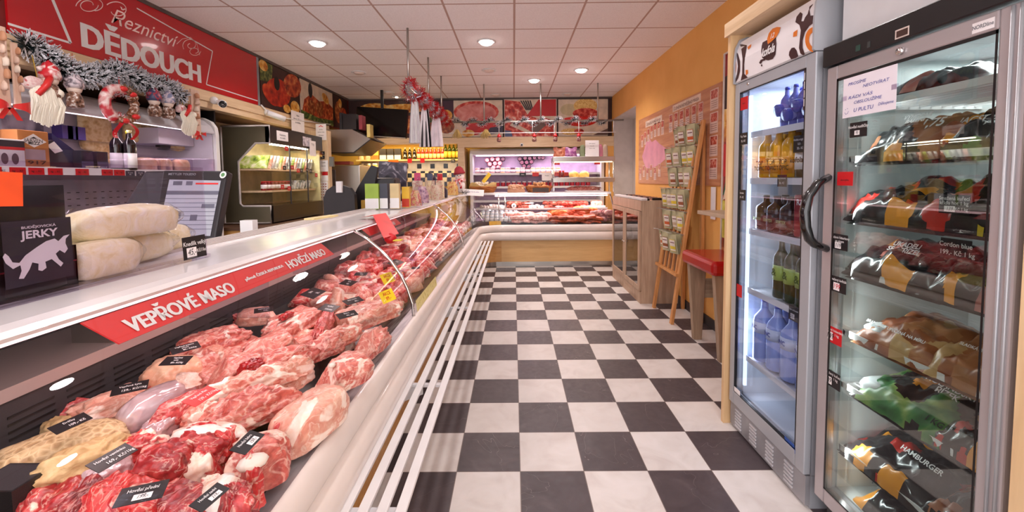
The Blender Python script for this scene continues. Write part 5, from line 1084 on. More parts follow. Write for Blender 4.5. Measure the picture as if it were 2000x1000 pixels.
p=jar('red pot with white lid in the lower row behind the baskets',(-.70,7.78,1.242),.04,.09,flat(170,30,50,.4),WHITE,None,'red pots in the lower row of the back chiller','pot')
for k in range(1,22): dup(p,(-.70+k*.1,7.78,1.242))
for x,z,red,l_ in ((.17,1.46,0,'black card under the upper pots at the left'),(.41,1.46,1,'red card under the upper pots beside the black one'),(.80,1.67,1,'red card high in the middle of the back chiller'),(.82,1.46,1,'red card under the upper row, left of two at the warming display'),(.96,1.46,1,'red card under the upper row nearest the warming display'),(1.56,1.67,1,'red card behind the bun in the warming display')):
    price_tag(l_,(x if red or 1 else 0,7.70,z),(1,0,0),(0,0,1),.12,.07,None if red else [('Salám',0,0,.3)],RED if red else CARD)
price_tag('white paper notice standing in the back chiller',(.62,7.69,1.42),(1,0,0),(0,0,1),.19,.15,[('Prosíme',0,.1,.12)],PAPER,INK,name='notice',cat='notice')
# warming display on the back counter
wd=thing('warming_display','two tier stainless warming display with a lit bun plate','warming display',(1.1,6.78,1.16))
for z0_,z1_ in ((1.645,1.727),(1.318,1.386)): MB().box(.63,1.62,6.62,6.95,z0_,z1_).build('steel_tier',STEEL,wd,True,.004)
MB().box(.66,1.58,6.64,6.66,1.635,1.645).build('lamp_strip',emis(255,232,170,14),wd,True); light('warmer_lamp','AREA',(1.1,6.78,1.63),4,(1,.85,.6),.8,.1)
MB().box(.66,1.56,6.615,6.62,1.388,1.398).build('white_edge',WHITE,wd,True)  # plain white strip along the front of the lower tier
for x in (.645,1.60):
    for y in (6.64,6.93): MB().cyl((x,y,1.16),(x,y,1.66),.008).build('post',CHROME,wd,True)
mb=MB(); MB().box(.65,1.6,6.622,6.626,1.39,1.64).build('glass_front',GLASS,wd,True)
bt=thing('bun_plate','lit plate with two golden buns inside the warming display','plate',(1.08,6.75,1.39)); MB().lathe([(0,0),(.14,0),(.16,.015),(.15,.015),(.13,.006),(0,.006)],20).build('dish',flat(240,220,170,.3),bt)
for x,l_ in ((.98,'left'),(1.15,'right')): mb=MB(); blob(mb,(.16,.12,.10),int(x*10),p=2.2,amp=.1,sub=3); tag(mb.build('bun',foodmat('bread',[(.3,(206,150,80)),(.6,(240,206,140))],9,1,False),None,loc=(x,6.75,1.40)),'golden bun on the lit plate, the %s one'%l_,'bun')
for x,l_ in ((.76,'left'),(.81,'right')): jar('small red sauce bottle in the warming display, %s'%l_,(x,6.75,1.388),.022,.12,flat(120,20,20,.3),RED,cat='bottle')
o=MB().box(-.30,.30,-.1,.1,0,.02); blob(o,(.5,.16,.07),4,(0,0,.02),p=3,amp=.2,sub=3,mi=1); tag(o.build('meat_tray',[PAPER,K['neck']],None,loc=(1.15,6.80,1.162)),'tray of red meat under the lower steel tier','tray')
for x,l_,m_ in ((.75,'orange brown',foodmat('orange_pack',[(.3,(150,70,50)),(.5,(206,120,90)),(.7,(240,180,150))],12)),(.93,'purple',foodmat('purple_pack',[(.3,(110,60,130)),(.5,(190,110,170)),(.7,(230,190,220))],12))):
    t_=thing('snack_bag',l_+' snack bag standing on top of the warming display','bag',(x,6.75,1.728)); mb=MB(); mb.sheet(lambda u,v:((u-.5)*.19*(1+.1*math.sin(v*9)),-.03*math.sin(PI*u)*math.sin(PI*v)-.01,v*.15+.012*math.sin(u*9)*v),10,8); mb.sheet(lambda u,v:((u-.5)*.19*(1+.1*math.sin(v*9)),.03*math.sin(PI*u)*math.sin(PI*v),v*.15+.012*math.sin(u*9)*v),10,8); mb.build('foil',m_,t_)
price_tag('large white notice sheet standing on the warming display',(1.27,6.70,1.86),(1,0,0),(0,.05,1),.22,.26,[('Vážení zákazníci',0,.3,.05),('dnes teplé',0,.15,.05),('sekaná a párky',0,0,.05)],PAPER,INK,name='notice',cat='notice')
for x,l_,m_ in ((1.13,'greenish',flat(150,160,120)),(1.42,'pink',flat(214,130,150)),(1.50,'beige round',flat(206,180,160))): mb=MB(); blob(mb,(.09,.06,.2),int(x*50),p=3,amp=.08,sub=3); tag(mb.build('snack_bag',m_,None,loc=(x,6.80,1.728)),l_+' pack beside the notice on the warming display','bag')
# baskets
def basket(label,x,y,a,b,h,m):
    t_=thing('basket',label,'basket',(x,y,1.161)); mb=MB()
    for k in range(6): z=.008+k*h/6; s=.78+.22*k/5; mb.tube([(a*s*math.cos(q*PI/12),b*s*math.sin(q*PI/12),z+.004*math.sin(q*4+k*3)) for q in range(25)],h/9,5)
    for q in range(24): mb.tube([(a*.76*math.cos(q*PI/12),b*.76*math.sin(q*PI/12),0),(a*1.0*math.cos(q*PI/12),b*1.0*math.sin(q*PI/12),h)],.005,4)
    mb.lathe([(0,.004),(1,.004)],20,0,Matrix.Diagonal((a*.76,b*.76,1,1))); mb.build('wicker',m,t_); return t_
wick=flat(170,104,50,.6,0,.3); bk=basket('wicker basket with cream liner full of pale eggs near the snowman','' or -.50,6.75,.22,.15,.10,wick)
mb=MB(); mb.sheet(lambda u,v:((.16+.06*v)*math.cos(u*2*PI),(.11+.03*v)*math.sin(u*2*PI),.03+.11*v+.03*math.sin(u*23)*v),40,4); mb.build('paper_liner',flat(236,206,140,.6),bk)
def egg(label,group,m): 
    mb=MB(); mb.ball((0,0,.024),(.022,.022,.028),10); return tag(mb.build('egg',m,None,loc=(0,0,0)),label,'egg',group)
def eggs(p,cx,cy,a,b,z,n,seed):
    rd=random.Random(seed); k=0
    for lay in range(2):
        for i in range(n-lay*n//3):
            r_=math.sqrt(rd.random())*(1-.3*lay); t0=rd.uniform(0,2*PI); e=p if k==0 else p.copy()
            if k: C.objects.link(e)
            e.location=(cx+a*r_*math.cos(t0),cy+b*r_*math.sin(t0),z+lay*.04); e.rotation_euler=(rd.uniform(-1,1),rd.uniform(-1,1),0); k+=1
eggs(egg('pale egg in the lined wicker basket near the snowman','pale eggs in the lined basket',flat(244,228,206,.5)),-.50,6.75,.15,.09,1.25,20,1)
p=tag(MB().box(-.09,.09,-.004,.004,-.03,.03).build('yellow_tag',flat(240,200,30,.4),None,loc=(-.44,6.70,1.40)),'yellow tag leaning on the eggs in the basket','price tag'); p.rotation_euler=(0,R(-50),0)
bk=basket('round wicker basket of brown eggs in the middle of the back counter',.41,6.72,.22,.13,.10,wick); price_tag('dark card on the front of the brown egg basket',(.43,6.585,1.20),(1,0,0),(0,0,1),.26,.07,None,flat(70,50,44,.4))
eggs(egg('brown egg in the round basket on the back counter','brown eggs in the round basket',flat(222,160,110,.5)),.41,6.72,.16,.09,1.24,18,2)
t_=thing('nut_box','low box of clear bagged nuts between the two egg baskets','box',(.04,6.72,1.161)); MB().box(-.14,.14,-.08,.08,0,.05).build('carton',flat(190,140,110,.5),t_); mb=MB(); blob(mb,(.26,.15,.08),8,(0,0,.05),p=4,amp=.12,sub=3); mb.build('contents',foodmat('nuts',[(.3,(150,90,60)),(.5,(206,150,110)),(.7,(236,206,180))],24),t_)
# sausages in the back counter
def mk(name,dims,kind_m,label,group,cat='sausage',**k):
    mb=MB(); blob(mb,dims,len(label),**k); return tag(mb.build(name,kind_m,None,loc=(0,0,-5)),label,cat,group)
def scatter(p,pts,rz=None,seed=1,sc=(.85,1.2)):
    rd=random.Random(seed)
    for k,(x,y,z) in enumerate(pts):
        o=p if k==0 else p.copy()
        if k: C.objects.link(o)
        o.location=(x,y,z); s=rd.uniform(*sc); o.scale=(s,s,s); o.rotation_euler=(rd.uniform(-.2,.2),rd.uniform(-.2,.2),rd.uniform(-.6,.6) if rz is None else rz+rd.uniform(-.3,.3))
sz=.905; rs=random.Random(3)
def pts(x0,x1,n,z,lay=1,y=6.78,yy=.09): return [(x0+(x1-x0)*(k+.5)/n+rs.uniform(-.01,.01),y+rs.uniform(-yy,yy),z+.05*l) for l in range(lay) for k in range(n)]
tagm=lambda c1,c2,c3,s=16: foodmat('f%d_%d'%(c1[0],c2[1]),[(.3,c1),(.5,c2),(.7,c3)],s,1)
redm=tagm((150,24,20),(196,50,40),(226,110,90)); palem=tagm((206,180,170),(230,214,206),(240,230,226)); orgm=tagm((190,70,30),(222,120,60),(240,170,110)); brm=tagm((110,40,30),(150,66,50),(190,110,90))
scatter(mk('small_sausage',(.09,.05,.05),brm,'dark brown small sausage on the glass shelf of the back counter','brown sausages on the glass shelf',p=2.3),pts(-.10,.26,9,sz,2)+pts(.5,.76,6,sz,2))
scatter(mk('small_sausage',(.07,.05,.05),palem,'white small sausage on the glass shelf of the back counter','white sausages on the glass shelf',p=2.2),pts(.24,.48,6,sz,1)+pts(-.55,-.14,9,sz,1))
scatter(mk('small_sausage',(.10,.05,.05),redm,'bright red sausage on the glass shelf of the back counter','red sausages on the glass shelf',p=2.4),pts(.8,1.18,11,sz,2))
o=MB().box(-.2,.2,-.12,.12,0,.03).build('white_tray',WHITE,None,loc=(1.28,6.78,.905)); tag(o,'flat white tray at the right end of the glass shelf','tray')
mb=MB(); blob(mb,(.2,.12,.08),77,p=3,amp=.15,sub=3); tag(mb.build('bacon_pack',K['ribs'],None,loc=(1.36,6.78,.937)),'pack of streaky bacon on the white tray','meat')
dz=.70; scatter(mk('sausage_ring',(.20,.13,.09),tagm((190,110,100),(214,150,140),(236,190,180)),'pale pink sausage on the deck of the back counter','pale sausages on the back deck',p=2.6,amp=.16),pts(-.1,.55,9,dz,2,6.62,.1))
scatter(mk('sausage_link',(.24,.06,.06),orgm,'orange smoked sausage link on the deck of the back counter','orange links on the back deck',p=2.3,amp=.06),pts(.60,.78,4,dz,3,6.68)+pts(1.05,1.25,5,dz+.02,4,6.7))
scatter(mk('sausage_link',(.26,.07,.07),tagm((150,50,30),(190,80,56),(220,130,100)),'reddish brown sausage link on the deck of the back counter','reddish links on the back deck',p=2.3,amp=.06),pts(.75,1.05,6,dz,3,6.68))
scatter(mk('sausage_link',(.14,.07,.07),tagm((120,70,80),(170,120,120),(206,160,150)),'grey pink sausage piece at the right end of the back deck','grey pink pieces on the back deck',p=2.5),pts(1.25,1.6,9,dz,3,6.62))
scatter(mk('vacuum_pack',(.30,.14,.04),K['smoked'],'vacuum packed dark sausages in the front row of the back counter','vacuum packs in the front row','pack',p=4,amp=.08),pts(.5,1.3,6,dz,2,6.46,.02))
scatter(mk('vacuum_pack',(.16,.12,.05),tagm((200,120,120),(226,170,160),(244,220,210)),'pink ham pack in the front row of the back counter','pink packs in the front row','pack',p=4,amp=.08),pts(.0,.48,7,dz,2,6.46,.04))
p=jar('small white yoghurt style pot in the left part of the back counter',(-.5,6.6,.79),.035,.08,WHITE,flat(200,210,220,.4),None,'white pots in the back counter','pot')
for k in range(1,24): dup(p,(-.5+(k%8)*.075,6.5+.09*(k//8),.71+.04*(k//8)))
for k,(x,m_,l_) in enumerate(((-.36,flat(170,160,60,.3),'olive green jar'),(-.20,flat(214,160,80,.3),'amber jar, left one'),(-.09,flat(214,160,80,.3),'amber jar, right one'))): jar(l_+' under the glass shelf in the back counter',(x,6.72,.71),.045,.13,m_,lidc)
for k in range(4): 
    o=MB().lathe([(0,0),(.06,0),(.075,.018),(0,.022)],16).build('plate',WHITE,None,loc=(.03,6.66,.71+.03*k)); tag(o,'white plate in the small stack in the back counter','plate','stacked white plates in the back counter')
t_=thing('tape_roll','white paper roll standing on the glass shelf','roll',(.0,6.66,.905)); mb=MB(); mb.cyl((0,0,.04),(0,.06,.04),.038,n=18); mb.build('paper',WHITE,t_); mb=MB(); mb.cyl((0,-.001,.04),(0,0,.04),.014,n=12); mb.build('core',BLACK,t_)
# ------------------------------------------------------------------ hanging rail with decorations
rl=thing('hanging_rail','steel rail hung from the ceiling on six rods around the counter','rail',(-1.02,5.3,HC)); PZ=2.27
mb=MB(); mb.tube([(-1.02,4.0,PZ),(-1.02,6.5,PZ)],.013,8); mb.tube([(-1.05,6.5,PZ),(1.72,6.5,PZ+.01)],.016,8); mb.build('pipe',STEEL,rl,True)
for x,y in ((-1.02,4.10),(-1.02,5.07),(-1.02,5.96),(-.45,6.5),(.432,6.5),(1.32,6.5)): MB().cyl((x,y,PZ),(x,y,HC-.001),.012,n=8).build('rod',STEEL,rl,True)
gr=thing('wire_frame','thin white wire frame hanging under the back rail','frame',(.4,6.5,2.1)); mb=MB(); mb.tube([(-1.0,6.48,2.10),(1.6,6.48,2.09)],.006,6)
for x in (-.22,.30,.64,1.02,1.56): mb.tube([(x,6.48,PZ),(x,6.48,2.09)],.005,6)
mb.build('wire',WHITE,gr,True)
def spiral(a,b,r,turns,n=90):
    a=Vector(a); b=Vector(b); d=(b-a).normalized(); u=d.cross(Vector((0,0,1))).normalized(); v=u.cross(d)
    return [a.lerp(b,k/n)+u*r*math.cos(turns*2*PI*k/n)+v*r*math.sin(turns*2*PI*k/n) for k in range(n+1)]
mb=MB(); tinsel(mb,spiral((-.95,6.5,PZ),(1.45,6.5,PZ),.04,9),.03,3000,.05,21); tag(mb.build('tinsel_garland',[TG,TS],None),'dark green and white tinsel wound around the back rail','garland')
mb=MB(); tinsel(mb,spiral((-1.02,4.02,PZ),(-1.02,6.3,PZ),.075,6),.05,2400,.055,22,(0,0)); tinsel(mb,spiral((-1.02,4.02,PZ),(-1.02,6.3,PZ),.05,6.5),.05,1100,.05,23,(1,1)); tag(mb.build('tinsel_garland',[TR_,flat(200,196,204,.2,.6,.05)],None),'red and silver tinsel wound around the rail above the counter','garland')
def bagbundle(label,y,h,w_,m0,m1,group=None):
    t_=thing('bag_bundle',label,'bags',(-1.02,y,PZ-.05-h)); rd=random.Random(int(y*9))
    for k in range(5):
        a=rd.uniform(-1,1); mb=MB(); mb.sheet(lambda u,v:((u-.5)*w_*(.35+.65*(1-v)**.6)+a*.012,.02*math.sin(u*14+a*9)*(1-v)+k*.012-.025,h*v),12,10); mb.build('bag',m0 if k%2 else m1,t_)
    MB().box(-.015,.015,-.03,.03,h*.92,h+.05).build('hanging_loop',flat(200,50,40,.4),t_); return t_
bagbundle('bundle of long silvery white bags hanging nearest on the rail',4.33,.46,.11,flat(206,196,200,.25,.3),WHITE)
bagbundle('bundle of black and white bags hanging behind the silvery ones',4.85,.46,.12,BLACK,flat(214,206,210,.3))
bagbundle('bundle of dotted white bags hanging farthest on the rail',5.55,.40,.16,foodmat('dotted_white',[(.26,(60,50,60)),(.32,(226,216,222)),(.8,(236,230,232))],50,.1),flat(220,206,214,.4))
for k,x in enumerate((-.22,.33,.655,1.02)):
    t_=thing('gnome_ornament',['small red capped cone ornament, first from the left under the back rail','small red cone ornament, second under the back rail','small red cone ornament, third under the back rail','small red cone ornament, rightmost under the back rail'][k],'ornament',(x,6.47,1.96)); mb=MB(); blob(mb,(.07,.07,.08),k,(0,0,0),p=2.2,amp=.2,sub=2,freq=5); mb.build('pine_cone',foodmat('cone_b',[(.35,(60,34,30)),(.55,(150,100,90)),(.7,(230,220,216))],30),t_)
    MB().lathe([(.035,.07),(.03,.09),(0,.13)],10).build('hat',RED,t_); MB().cyl((0,0,.12),(0,0,.15),.003,n=5).build('hanging_cord',RED,t_)
for k,x in enumerate((-.87,-.42)):
    mb=MB(); rd=random.Random(k)
    for j in range(60): a=rd.uniform(0,2*PI); r_=.09*rd.random()**.5; mb.tube([(r_*.2*math.cos(a),r_*.3*math.sin(a),.16),(r_*math.cos(a),.4*r_*math.sin(a),.02+.05*rd.random())],.0035,4)
    tag(mb.build('straw_ornament',flat(206,176,110,.5),None,loc=(x,6.46,1.99)),'golden straw ornament under the back rail, %s one'%('left' if k==0 else 'right'),'ornament')
t_=thing('security_camera','tiny camera under the beam of the back chiller niche','security camera',(.15,7.43,1.99)); MB().ball((0,0,0),.03,10).build('housing',WHITE,t_); MB().ball((0,-.018,-.006),.018,8).build('lens',BLACK,t_)
# ================================================================== right side
def RWf(X,y,z): return frame((X,y,z),(0,-1,0),(0,0,1))
# large wall map poster
mapw=woodmat('poster_planks',(186,120,86),(214,158,116),1,.5,.6)
mp=thing('wall_map_poster','large brown poster with a pink map and small meat cards on the orange wall','poster',(1.79,4.75,1.3))
Mm=RWf(1.788,5.93,1.30); Mm=Matrix.Translation(-Vector((1.79,4.75,1.3)))@Mm; PW,PH=2.34,.895
MB().box(0,PW,0,PH,-.006,0,M=Mm).build('sheet',mapw,mp)
mb=MB(); poly(mb,[(a*PW,b*PH) for a,b in [(.07,.42),(.11,.52),(.14,.62),(.2,.66),(.24,.6),(.3,.62),(.36,.55),(.42,.5),(.5,.42),(.46,.34),(.38,.28),(.3,.24),(.22,.22),(.14,.24),(.1,.32)]],Mm,.001); mb.build('map_area',flat(222,150,170,.5,0,.08),mp)
mb=MB(); mb2=MB(); mb3=MB()
def card(x,y,w_,h_):
    poly(mb,[(x,y),(x+w_,y),(x+w_,y+h_),(x,y+h_)],Mm,.0014)
    poly(mb2,[(x+w_*.1,y+h_*.55),(x+w_*.9,y+h_*.55),(x+w_*.9,y+h_*.95),(x+w_*.1,y+h_*.95)],Mm,.0022)
    for k in range(4): poly(mb3,[(x+w_*.12,y+h_*(.12+.1*k)),(x+w_*.88,y+h_*(.12+.1*k)),(x+w_*.88,y+h_*(.14+.1*k)),(x+w_*.12,y+h_*(.14+.1*k))],Mm,.0022)
for k in range(7): card(.12+k*.13,PH*(.56+.03*k if k<4 else .66),.085,.17)
for k in range(6): card(1.15+k*.15,PH*.66,.10,.20)
for k in range(4): card(2.14,.06+k*.205,.15,.185)
for k in range(6): card(.05+k*.15,.05+.04*(k%2),.09,.16)
for k in range(3): card(1.15+k*.2,.10,.12,.2)
mb.build('info_cards',flat(222,190,176,.5),mp); mb2.build('meat_pictures',foodmat('card_meat',[(.3,(140,40,30)),(.5,(190,80,60)),(.7,(226,170,150))],30),mp); mb3.build('text_rows',flat(120,70,60,.5),mp)
mb=MB(); poly(mb,[(.30,PH*.84),(.92,PH*.84),(.92,PH*.93),(.30,PH*.93)],Mm,.0014); poly(mb,[(1.25,PH*.9),(1.95,PH*.9),(1.95,PH*.98),(1.25,PH*.98)],Mm,.0014); tb=mb.build('title_banner',flat(226,200,180,.5),mp)
mb=MB(); write(mb,'ČLENĚNÍ VEPŘOVÉHO',1,Mm@Matrix.Translation((.61,PH*.885,.002)),fit=.52,fith=.045); write(mb,'ČLENĚNÍ HOVĚZÍHO MASA',1,Mm@Matrix.Translation((1.6,PH*.94,.002)),fit=.62,fith=.045); mb.build('lettering',flat(110,60,50,.5),tb)
# tall food poster behind the fridge panel
Mv=RWf(1.785,3.53,.14)
poster('tall narrow photo poster of fruit grapes and meat beside the drinks fridge',Mv,.62,2.26,flat(150,20,18,.4,0,.2),[(fries,[(0,.68),(1,.66),(1,.8),(0,.8)]),(darkb,[(0,.8),(1,.78),(1,.92),(0,.92)]),(RED,[(0,.55),(1,.55),(1,.67),(0,.67)]),(flat(20,90,60),[(.0,.48),(.9,.47),(1,.56),(.1,.56)]),(foodmat('grapes',[(.2,(110,110,20)),(.45,(190,180,50)),(.65,(226,216,110))],8,.3),[(0,.32),(1,.3),(1,.47),(0,.46)]),(creamb,[(0,.46),(.4,.5),(.1,.52)]),(brown,[(0,.18),(1,.18),(1,.31),(0,.31)])],framec=flat(226,214,204,.5))
# wooden enclosure round the drinks fridge
struct('trim_20',MB().box(1.163,1.79,2.25,2.275,0,2.13),woodmat('fridge_panel',(214,176,130),(236,204,160),2,.45,.6))
struct('trim_21',MB().box(1.15,1.79,.96,2.29,2.13,2.20),LAMY)
struct('trim_22',MB().box(1.19,1.79,.90,.962,0,2.13),woodmat('right_panel',(214,180,136),(236,208,166),2,.45,.6))
struct('trim_23',MB().box(1.70,1.79,2.18,2.25,1.9,2.13),PINE)
# ---- sideboard with glass doors
cb=thing('glass_door_cabinet','pale wooden cabinet with two glass doors standing before the back counter','cabinet',(1.58,5.09,0)); ca=woodmat('pale_ash',(176,146,122),(202,174,150),2,.45)
MB().box(1.385,1.79,4.46,4.485,0,1.13).box(1.385,1.79,5.69,5.715,0,1.13).box(1.385,1.79,4.485,5.69,.005,.10).box(1.385,1.79,4.485,5.69,1.04,1.10).box(1.77,1.79,4.485,5.69,.10,1.04).build('carcass',ca,cb,True)
MB().box(1.372,1.385,4.46,5.715,1.02,1.13).build('front_rail',ca,cb,True); MB().box(1.372,1.385,4.46,5.715,0,.13).build('front_rail',ca,cb,True)
for k,(a_,b_) in enumerate(((4.475,5.085),(5.095,5.70))):
    mb=MB(); mb.rim(1.362,1.384,a_,b_,.135,1.015,.055,.055,.055,.055); d_=mb.build('door',ca,cb,True,.003)
    MB().box(1.370,1.374,a_+.05,b_-.05,.18,.97).build('pane',glassmat('cab_glass',(214,206,200),.0,1.6,.12),d_,True); MB().ball((1.352,b_-.03 if k==0 else a_+.03,.6),.01,8).build('knob',CHROME,d_,True)
MB().box(1.40,1.77,4.49,5.69,.42,.435).build('shelf',GLASS,cb,True)
for k,(y,z,l_) in enumerate(((5.45,.437,'wine bottle with pale label inside the glass door cabinet'),(4.75,.437,'glass pot with a red lid inside the glass door cabinet'))):
    if k==0: bottle(l_,(1.55,y,z),.3,.035,DG,PAPER)
    else: jar(l_,(1.55,y,z),.05,.12,flat(150,60,50,.2),RED)
rb=random.Random(8)
for k in range(22):
    y=4.52+k*.054; x=1.44; o=MB().box(-.045,.045,-.018,.018,0,.022).box(-.0455,.02,-.0185,.0185,.003,.023,1).build('wrapped_bar',[BLACK,PAPER],None,loc=(1.435,y,1.131)); o.rotation_euler=(R(12),0,R(0)); tag(o,'black and white wrapped bar in the row on the cabinet top','bar','wrapped bars on the glass door cabinet')
    if k%2==0:
        o=MB().box(-.06,.06,-.02,.02,0,.025).build('wrapped_bar',flat(206,150,130,.4) if k%4 else BLACK,None,loc=(1.58,y,1.131)); tag(o,'%s wrapped bar in the rear row on the cabinet top'%('pink' if k%4 else 'black'),'bar','%s bars in the rear row on the cabinet'%('pink' if k%4 else 'black'))
# ---- spice rack easel
rk=thing('spice_rack','leaning pine easel rack hung with spice packets','rack',(1.5,4.05,0)); pine2=woodmat('easel_pine',(196,134,78),(218,160,100),2)
P0=Vector((1.475,0,0)); P1=Vector((1.735,0,1.90)); ax=(P1-P0).normalized()
def RP_(y,s,off=0): # point on the rack plane at height fraction s, off = distance towards the aisle
    p=P0.lerp(P1,s); n_=Vector((-ax.z,0,ax.x)); return Vector((p.x,y,p.z))+n_*off
def bar(mb,a,b,w_=.02,t_=.014):
    d=(b-a).normalized(); sd=Vector((0,1,0)) if abs(d.y)<.9 else Vector((-ax.z,0,ax.x)); sd=(sd-d*sd.dot(d)).normalized(); n_=d.cross(sd)
    q=[p+sd*i*w_+n_*j*t_ for p in (a,b) for i,j in ((-1,-1),(1,-1),(1,1),(-1,1))]; mb.add(q,[(0,1,2,3)[::-1],(4,5,6,7),(0,1,5,4),(1,2,6,5),(2,3,7,6),(3,0,4,7)])
for y,y2 in ((3.83,3.80),(4.32,4.31)):
    mb=MB(); bar(mb,RP_(y,0),RP_(y2,1.0),.022); mb.build('side_post',pine2,rk,True,.003)
for y in (3.86,4.28):
    mb=MB(); bar(mb,Vector((1.765,y,0)),Vector((1.76,y,1.88)),.022); mb.build('rear_leg',pine2,rk,True,.003)
mb=MB(); bar(mb,RP_(3.80,.985),RP_(4.34,.985)); mb.build('top_bar',pine2,rk,True)
mb=MB(); bar(mb,RP_(3.80,.245,.02),RP_(4.36,.245,.02)); mb.build('bottom_bar',pine2,rk,True)
for k in range(5):
    y=3.87+k*.10; mb=MB(); bar(mb,RP_(y,.245,.012),RP_(y,.96,.012),.012,.007); mb.build('slat',pine2,rk,True)
ROWZ=[.984,.88,.774,.663,.553,.442] # top of each packet row as a fraction of the rack length
for r_ in ROWZ:
    mb=MB(); bar(mb,RP_(3.82,r_,.02),RP_(4.34,r_,.02),.006,.006)
    for k in range(4): a=RP_(3.89+k*.118,r_,.02); mb.tube([a,a+Vector((-.13,0,.015))],.0025,5)
    mb.build('hook_bar',STEEL,rk,True)
pfoil=flat(180,174,138,.4,.05,.25); names=['top','second','third','fourth','fifth','lowest']; wc_=[('brown',(150,84,50)),('orange',(206,96,50)),('pale',(206,180,150)),('yellow',(222,196,60))]
rq=random.Random(12); SP_={}
def spice(kind):
    if kind in SP_: return None
    t_=thing('spice_packet','','packet',(0,0,0)); w_,h_=.112,.19
    mb=MB(); mb.sheet(lambda u,v:(-.006*math.sin(PI*u)*math.sin(PI*v)**.5,(u-.5)*w_,-h_*v),6,6); mb.sheet(lambda u,v:(.005*math.sin(PI*u)*math.sin(PI*v)**.5,(u-.5)*w_,-h_*v),6,6); mb.build('foil',pfoil,t_)
    M_=frame((-.0068,0,0),(0,-1,0),(0,0,1)); mb=MB(); poly(mb,[(-.036,-.165),(.036,-.165),(.036,-.05),(-.036,-.05)],M_); mb.build('window',flat(*wc_[kind][1],.4),t_)
    mb=MB(); poly(mb,[(-.034,-.115),(.034,-.115),(.034,-.055),(-.034,-.055)],M_,.001); poly(mb,[(-.034,-.16),(.034,-.16),(.034,-.145),(-.034,-.145)],M_,.001); mb.build('label',flat(226,214,204,.5),t_)
    mb=MB(); poly(mb,[(-.028,-.084),(.028,-.084),(.028,-.076),(-.028,-.076)],M_,.0016); mb.build('text_line',flat(110,50,60,.5),t_)
    SP_[kind]=t_; return t_
for ri,r_ in enumerate(ROWZ):
    for c_ in range(4):
        dn=rq.choice([2,4,5]) if not(ri==0 and c_==2) else 3
        kind=rq.choice([0,0,1,2,3]) if not (ri==3 and c_==1) else 3
        for q in range(dn):
            a=RP_(3.90+c_*.118,r_,.03)+Vector((-.016*q-.008,.012*q*(1 if c_%2 else -.4),0)); new=spice(kind); lab='olive foil spice packet with %s window in the %s row of the rack'%(wc_[kind][0],names[ri]); grp='%s windowed packets in the %s rack row'%(wc_[kind][0],names[ri])
            if new: t_=new; t_.location=a
            else: t_=dup(SP_[kind],a)
            t_.rotation_euler=(0,R(-8+rq.uniform(-2,2)),R(20+rq.uniform(-4,4))); t_['label']=lab; t_['group']=grp
# ---- bench and wall shelf
st=thing('bench_stool','wooden stool with thick red padded seat beside the drinks fridge','stool',(1.6,3.25,0)); seatm=NT('red_vinyl').set((168,14,18),.25,coat=.3)
MB().box(1.43,1.78,2.95,3.52,.655,.765).build('seat',seatm,st,True,.03)
for y in (3.44,3.0):
    MB().prism([(1.47,.655),(1.615,.655),(1.585,.0),(1.52,.0)],'y',y,y+.05).build('leg',woodmat('grey_oak',(150,126,104),(178,152,128),2),st,True,.003); 
for y in (3.45,): MB().box(1.60,1.76,y,y+.03,.36,.52).build('crossbar',woodmat('grey_oak_x',(150,132,110),(176,158,134),0),st,True)
MB().prism([(1.72,.655),(1.78,.655),(1.78,0),(1.74,0)],'y',3.44,3.49).build('leg',woodmat('grey_oak_b',(150,126,104),(178,152,128),2),st,True)
ws=thing('wall_table','pale wooden table board fixed to the wall above the red stool','table',(1.65,3.0,1.06)); MB().box(1.52,1.79,2.30,3.42,1.075,1.105).build('board',woodmat('table_board',(176,154,132),(200,180,156),1),ws,True,.003); MB().box(1.74,1.79,2.6,2.64,.9,1.075).build('bracket',STEEL,ws,True)
o=tag(MB().box(1.782,1.789,3.66,3.74,1.0,1.29).build('paper_strip',PAPER,None),'white paper strip on the wall below the map poster','notice')
# ================================================================== drinks fridge
inner=flat(226,232,240,.4,0,.02)
FXk=1.185; ky0,ky1=1.645,2.235
kf=thing('drinks_fridge','tall grey glass door drinks fridge with the white and brown printed canopy','fridge',(1.48,1.945,0))
KG=NT('fridge_grey').set((172,174,180),.35,.2); 
MB().rim(1.217,1.78,ky0,ky1,.142,1.868,.03,.03,.05,.03).box(1.76,1.78,ky0+.03,ky1-.03,.192,1.838).build('body',KG,kf,True)
MB().box(1.24,1.75,ky0+.031,ky0+.04,.19,1.84).box(1.24,1.75,ky1-.04,ky1-.031,.19,1.84).box(1.74,1.749,ky0+.03,ky1-.03,.19,1.84).box(1.24,1.75,ky0+.03,ky1-.03,.19,.20).build('lining',inner,kf,True)
mb=MB().rim(FXk,1.215,ky0,ky1,.145,1.865,.055,.045,.07,.05); dr=mb.build('door',KG,kf,True,.004)
mb=MB().box(FXk+.001,1.2,ky0+.055,ky0+.06,.215,1.815).box(FXk+.001,1.2,ky1-.05,ky1-.045,.215,1.815).box(FXk+.001,1.2,ky0+.055,ky1-.045,.215,.22).box(FXk+.001,1.2,ky0+.055,ky1-.045,1.81,1.815); mb.build('gasket',BLACK,dr,True)
dg=MB().box(FXk+.006,FXk+.009,ky0+.055,ky1-.045,.215,1.815).build('pane',glassmat('door_glass',(240,244,250),0.,1.5,.03),dr,True)
mb=MB().box(1.215,1.78,ky0,ky1,.0,.14); mb.build('base',KG,kf,True)
mb=MB().box(1.195,1.215,ky0,ky1,.015,.14)
mb.build('base_grille',flat(150,148,152,.4,.2),kf,True)
mb=MB()
for g_ in range(4):
    for j in range(6): y=ky0+.075+g_*.135; mb.box(1.190,1.196,y,y+.055,.030+j*.017,.038+j*.017)
mb.build('louvres',flat(196,194,198,.3),kf,True)
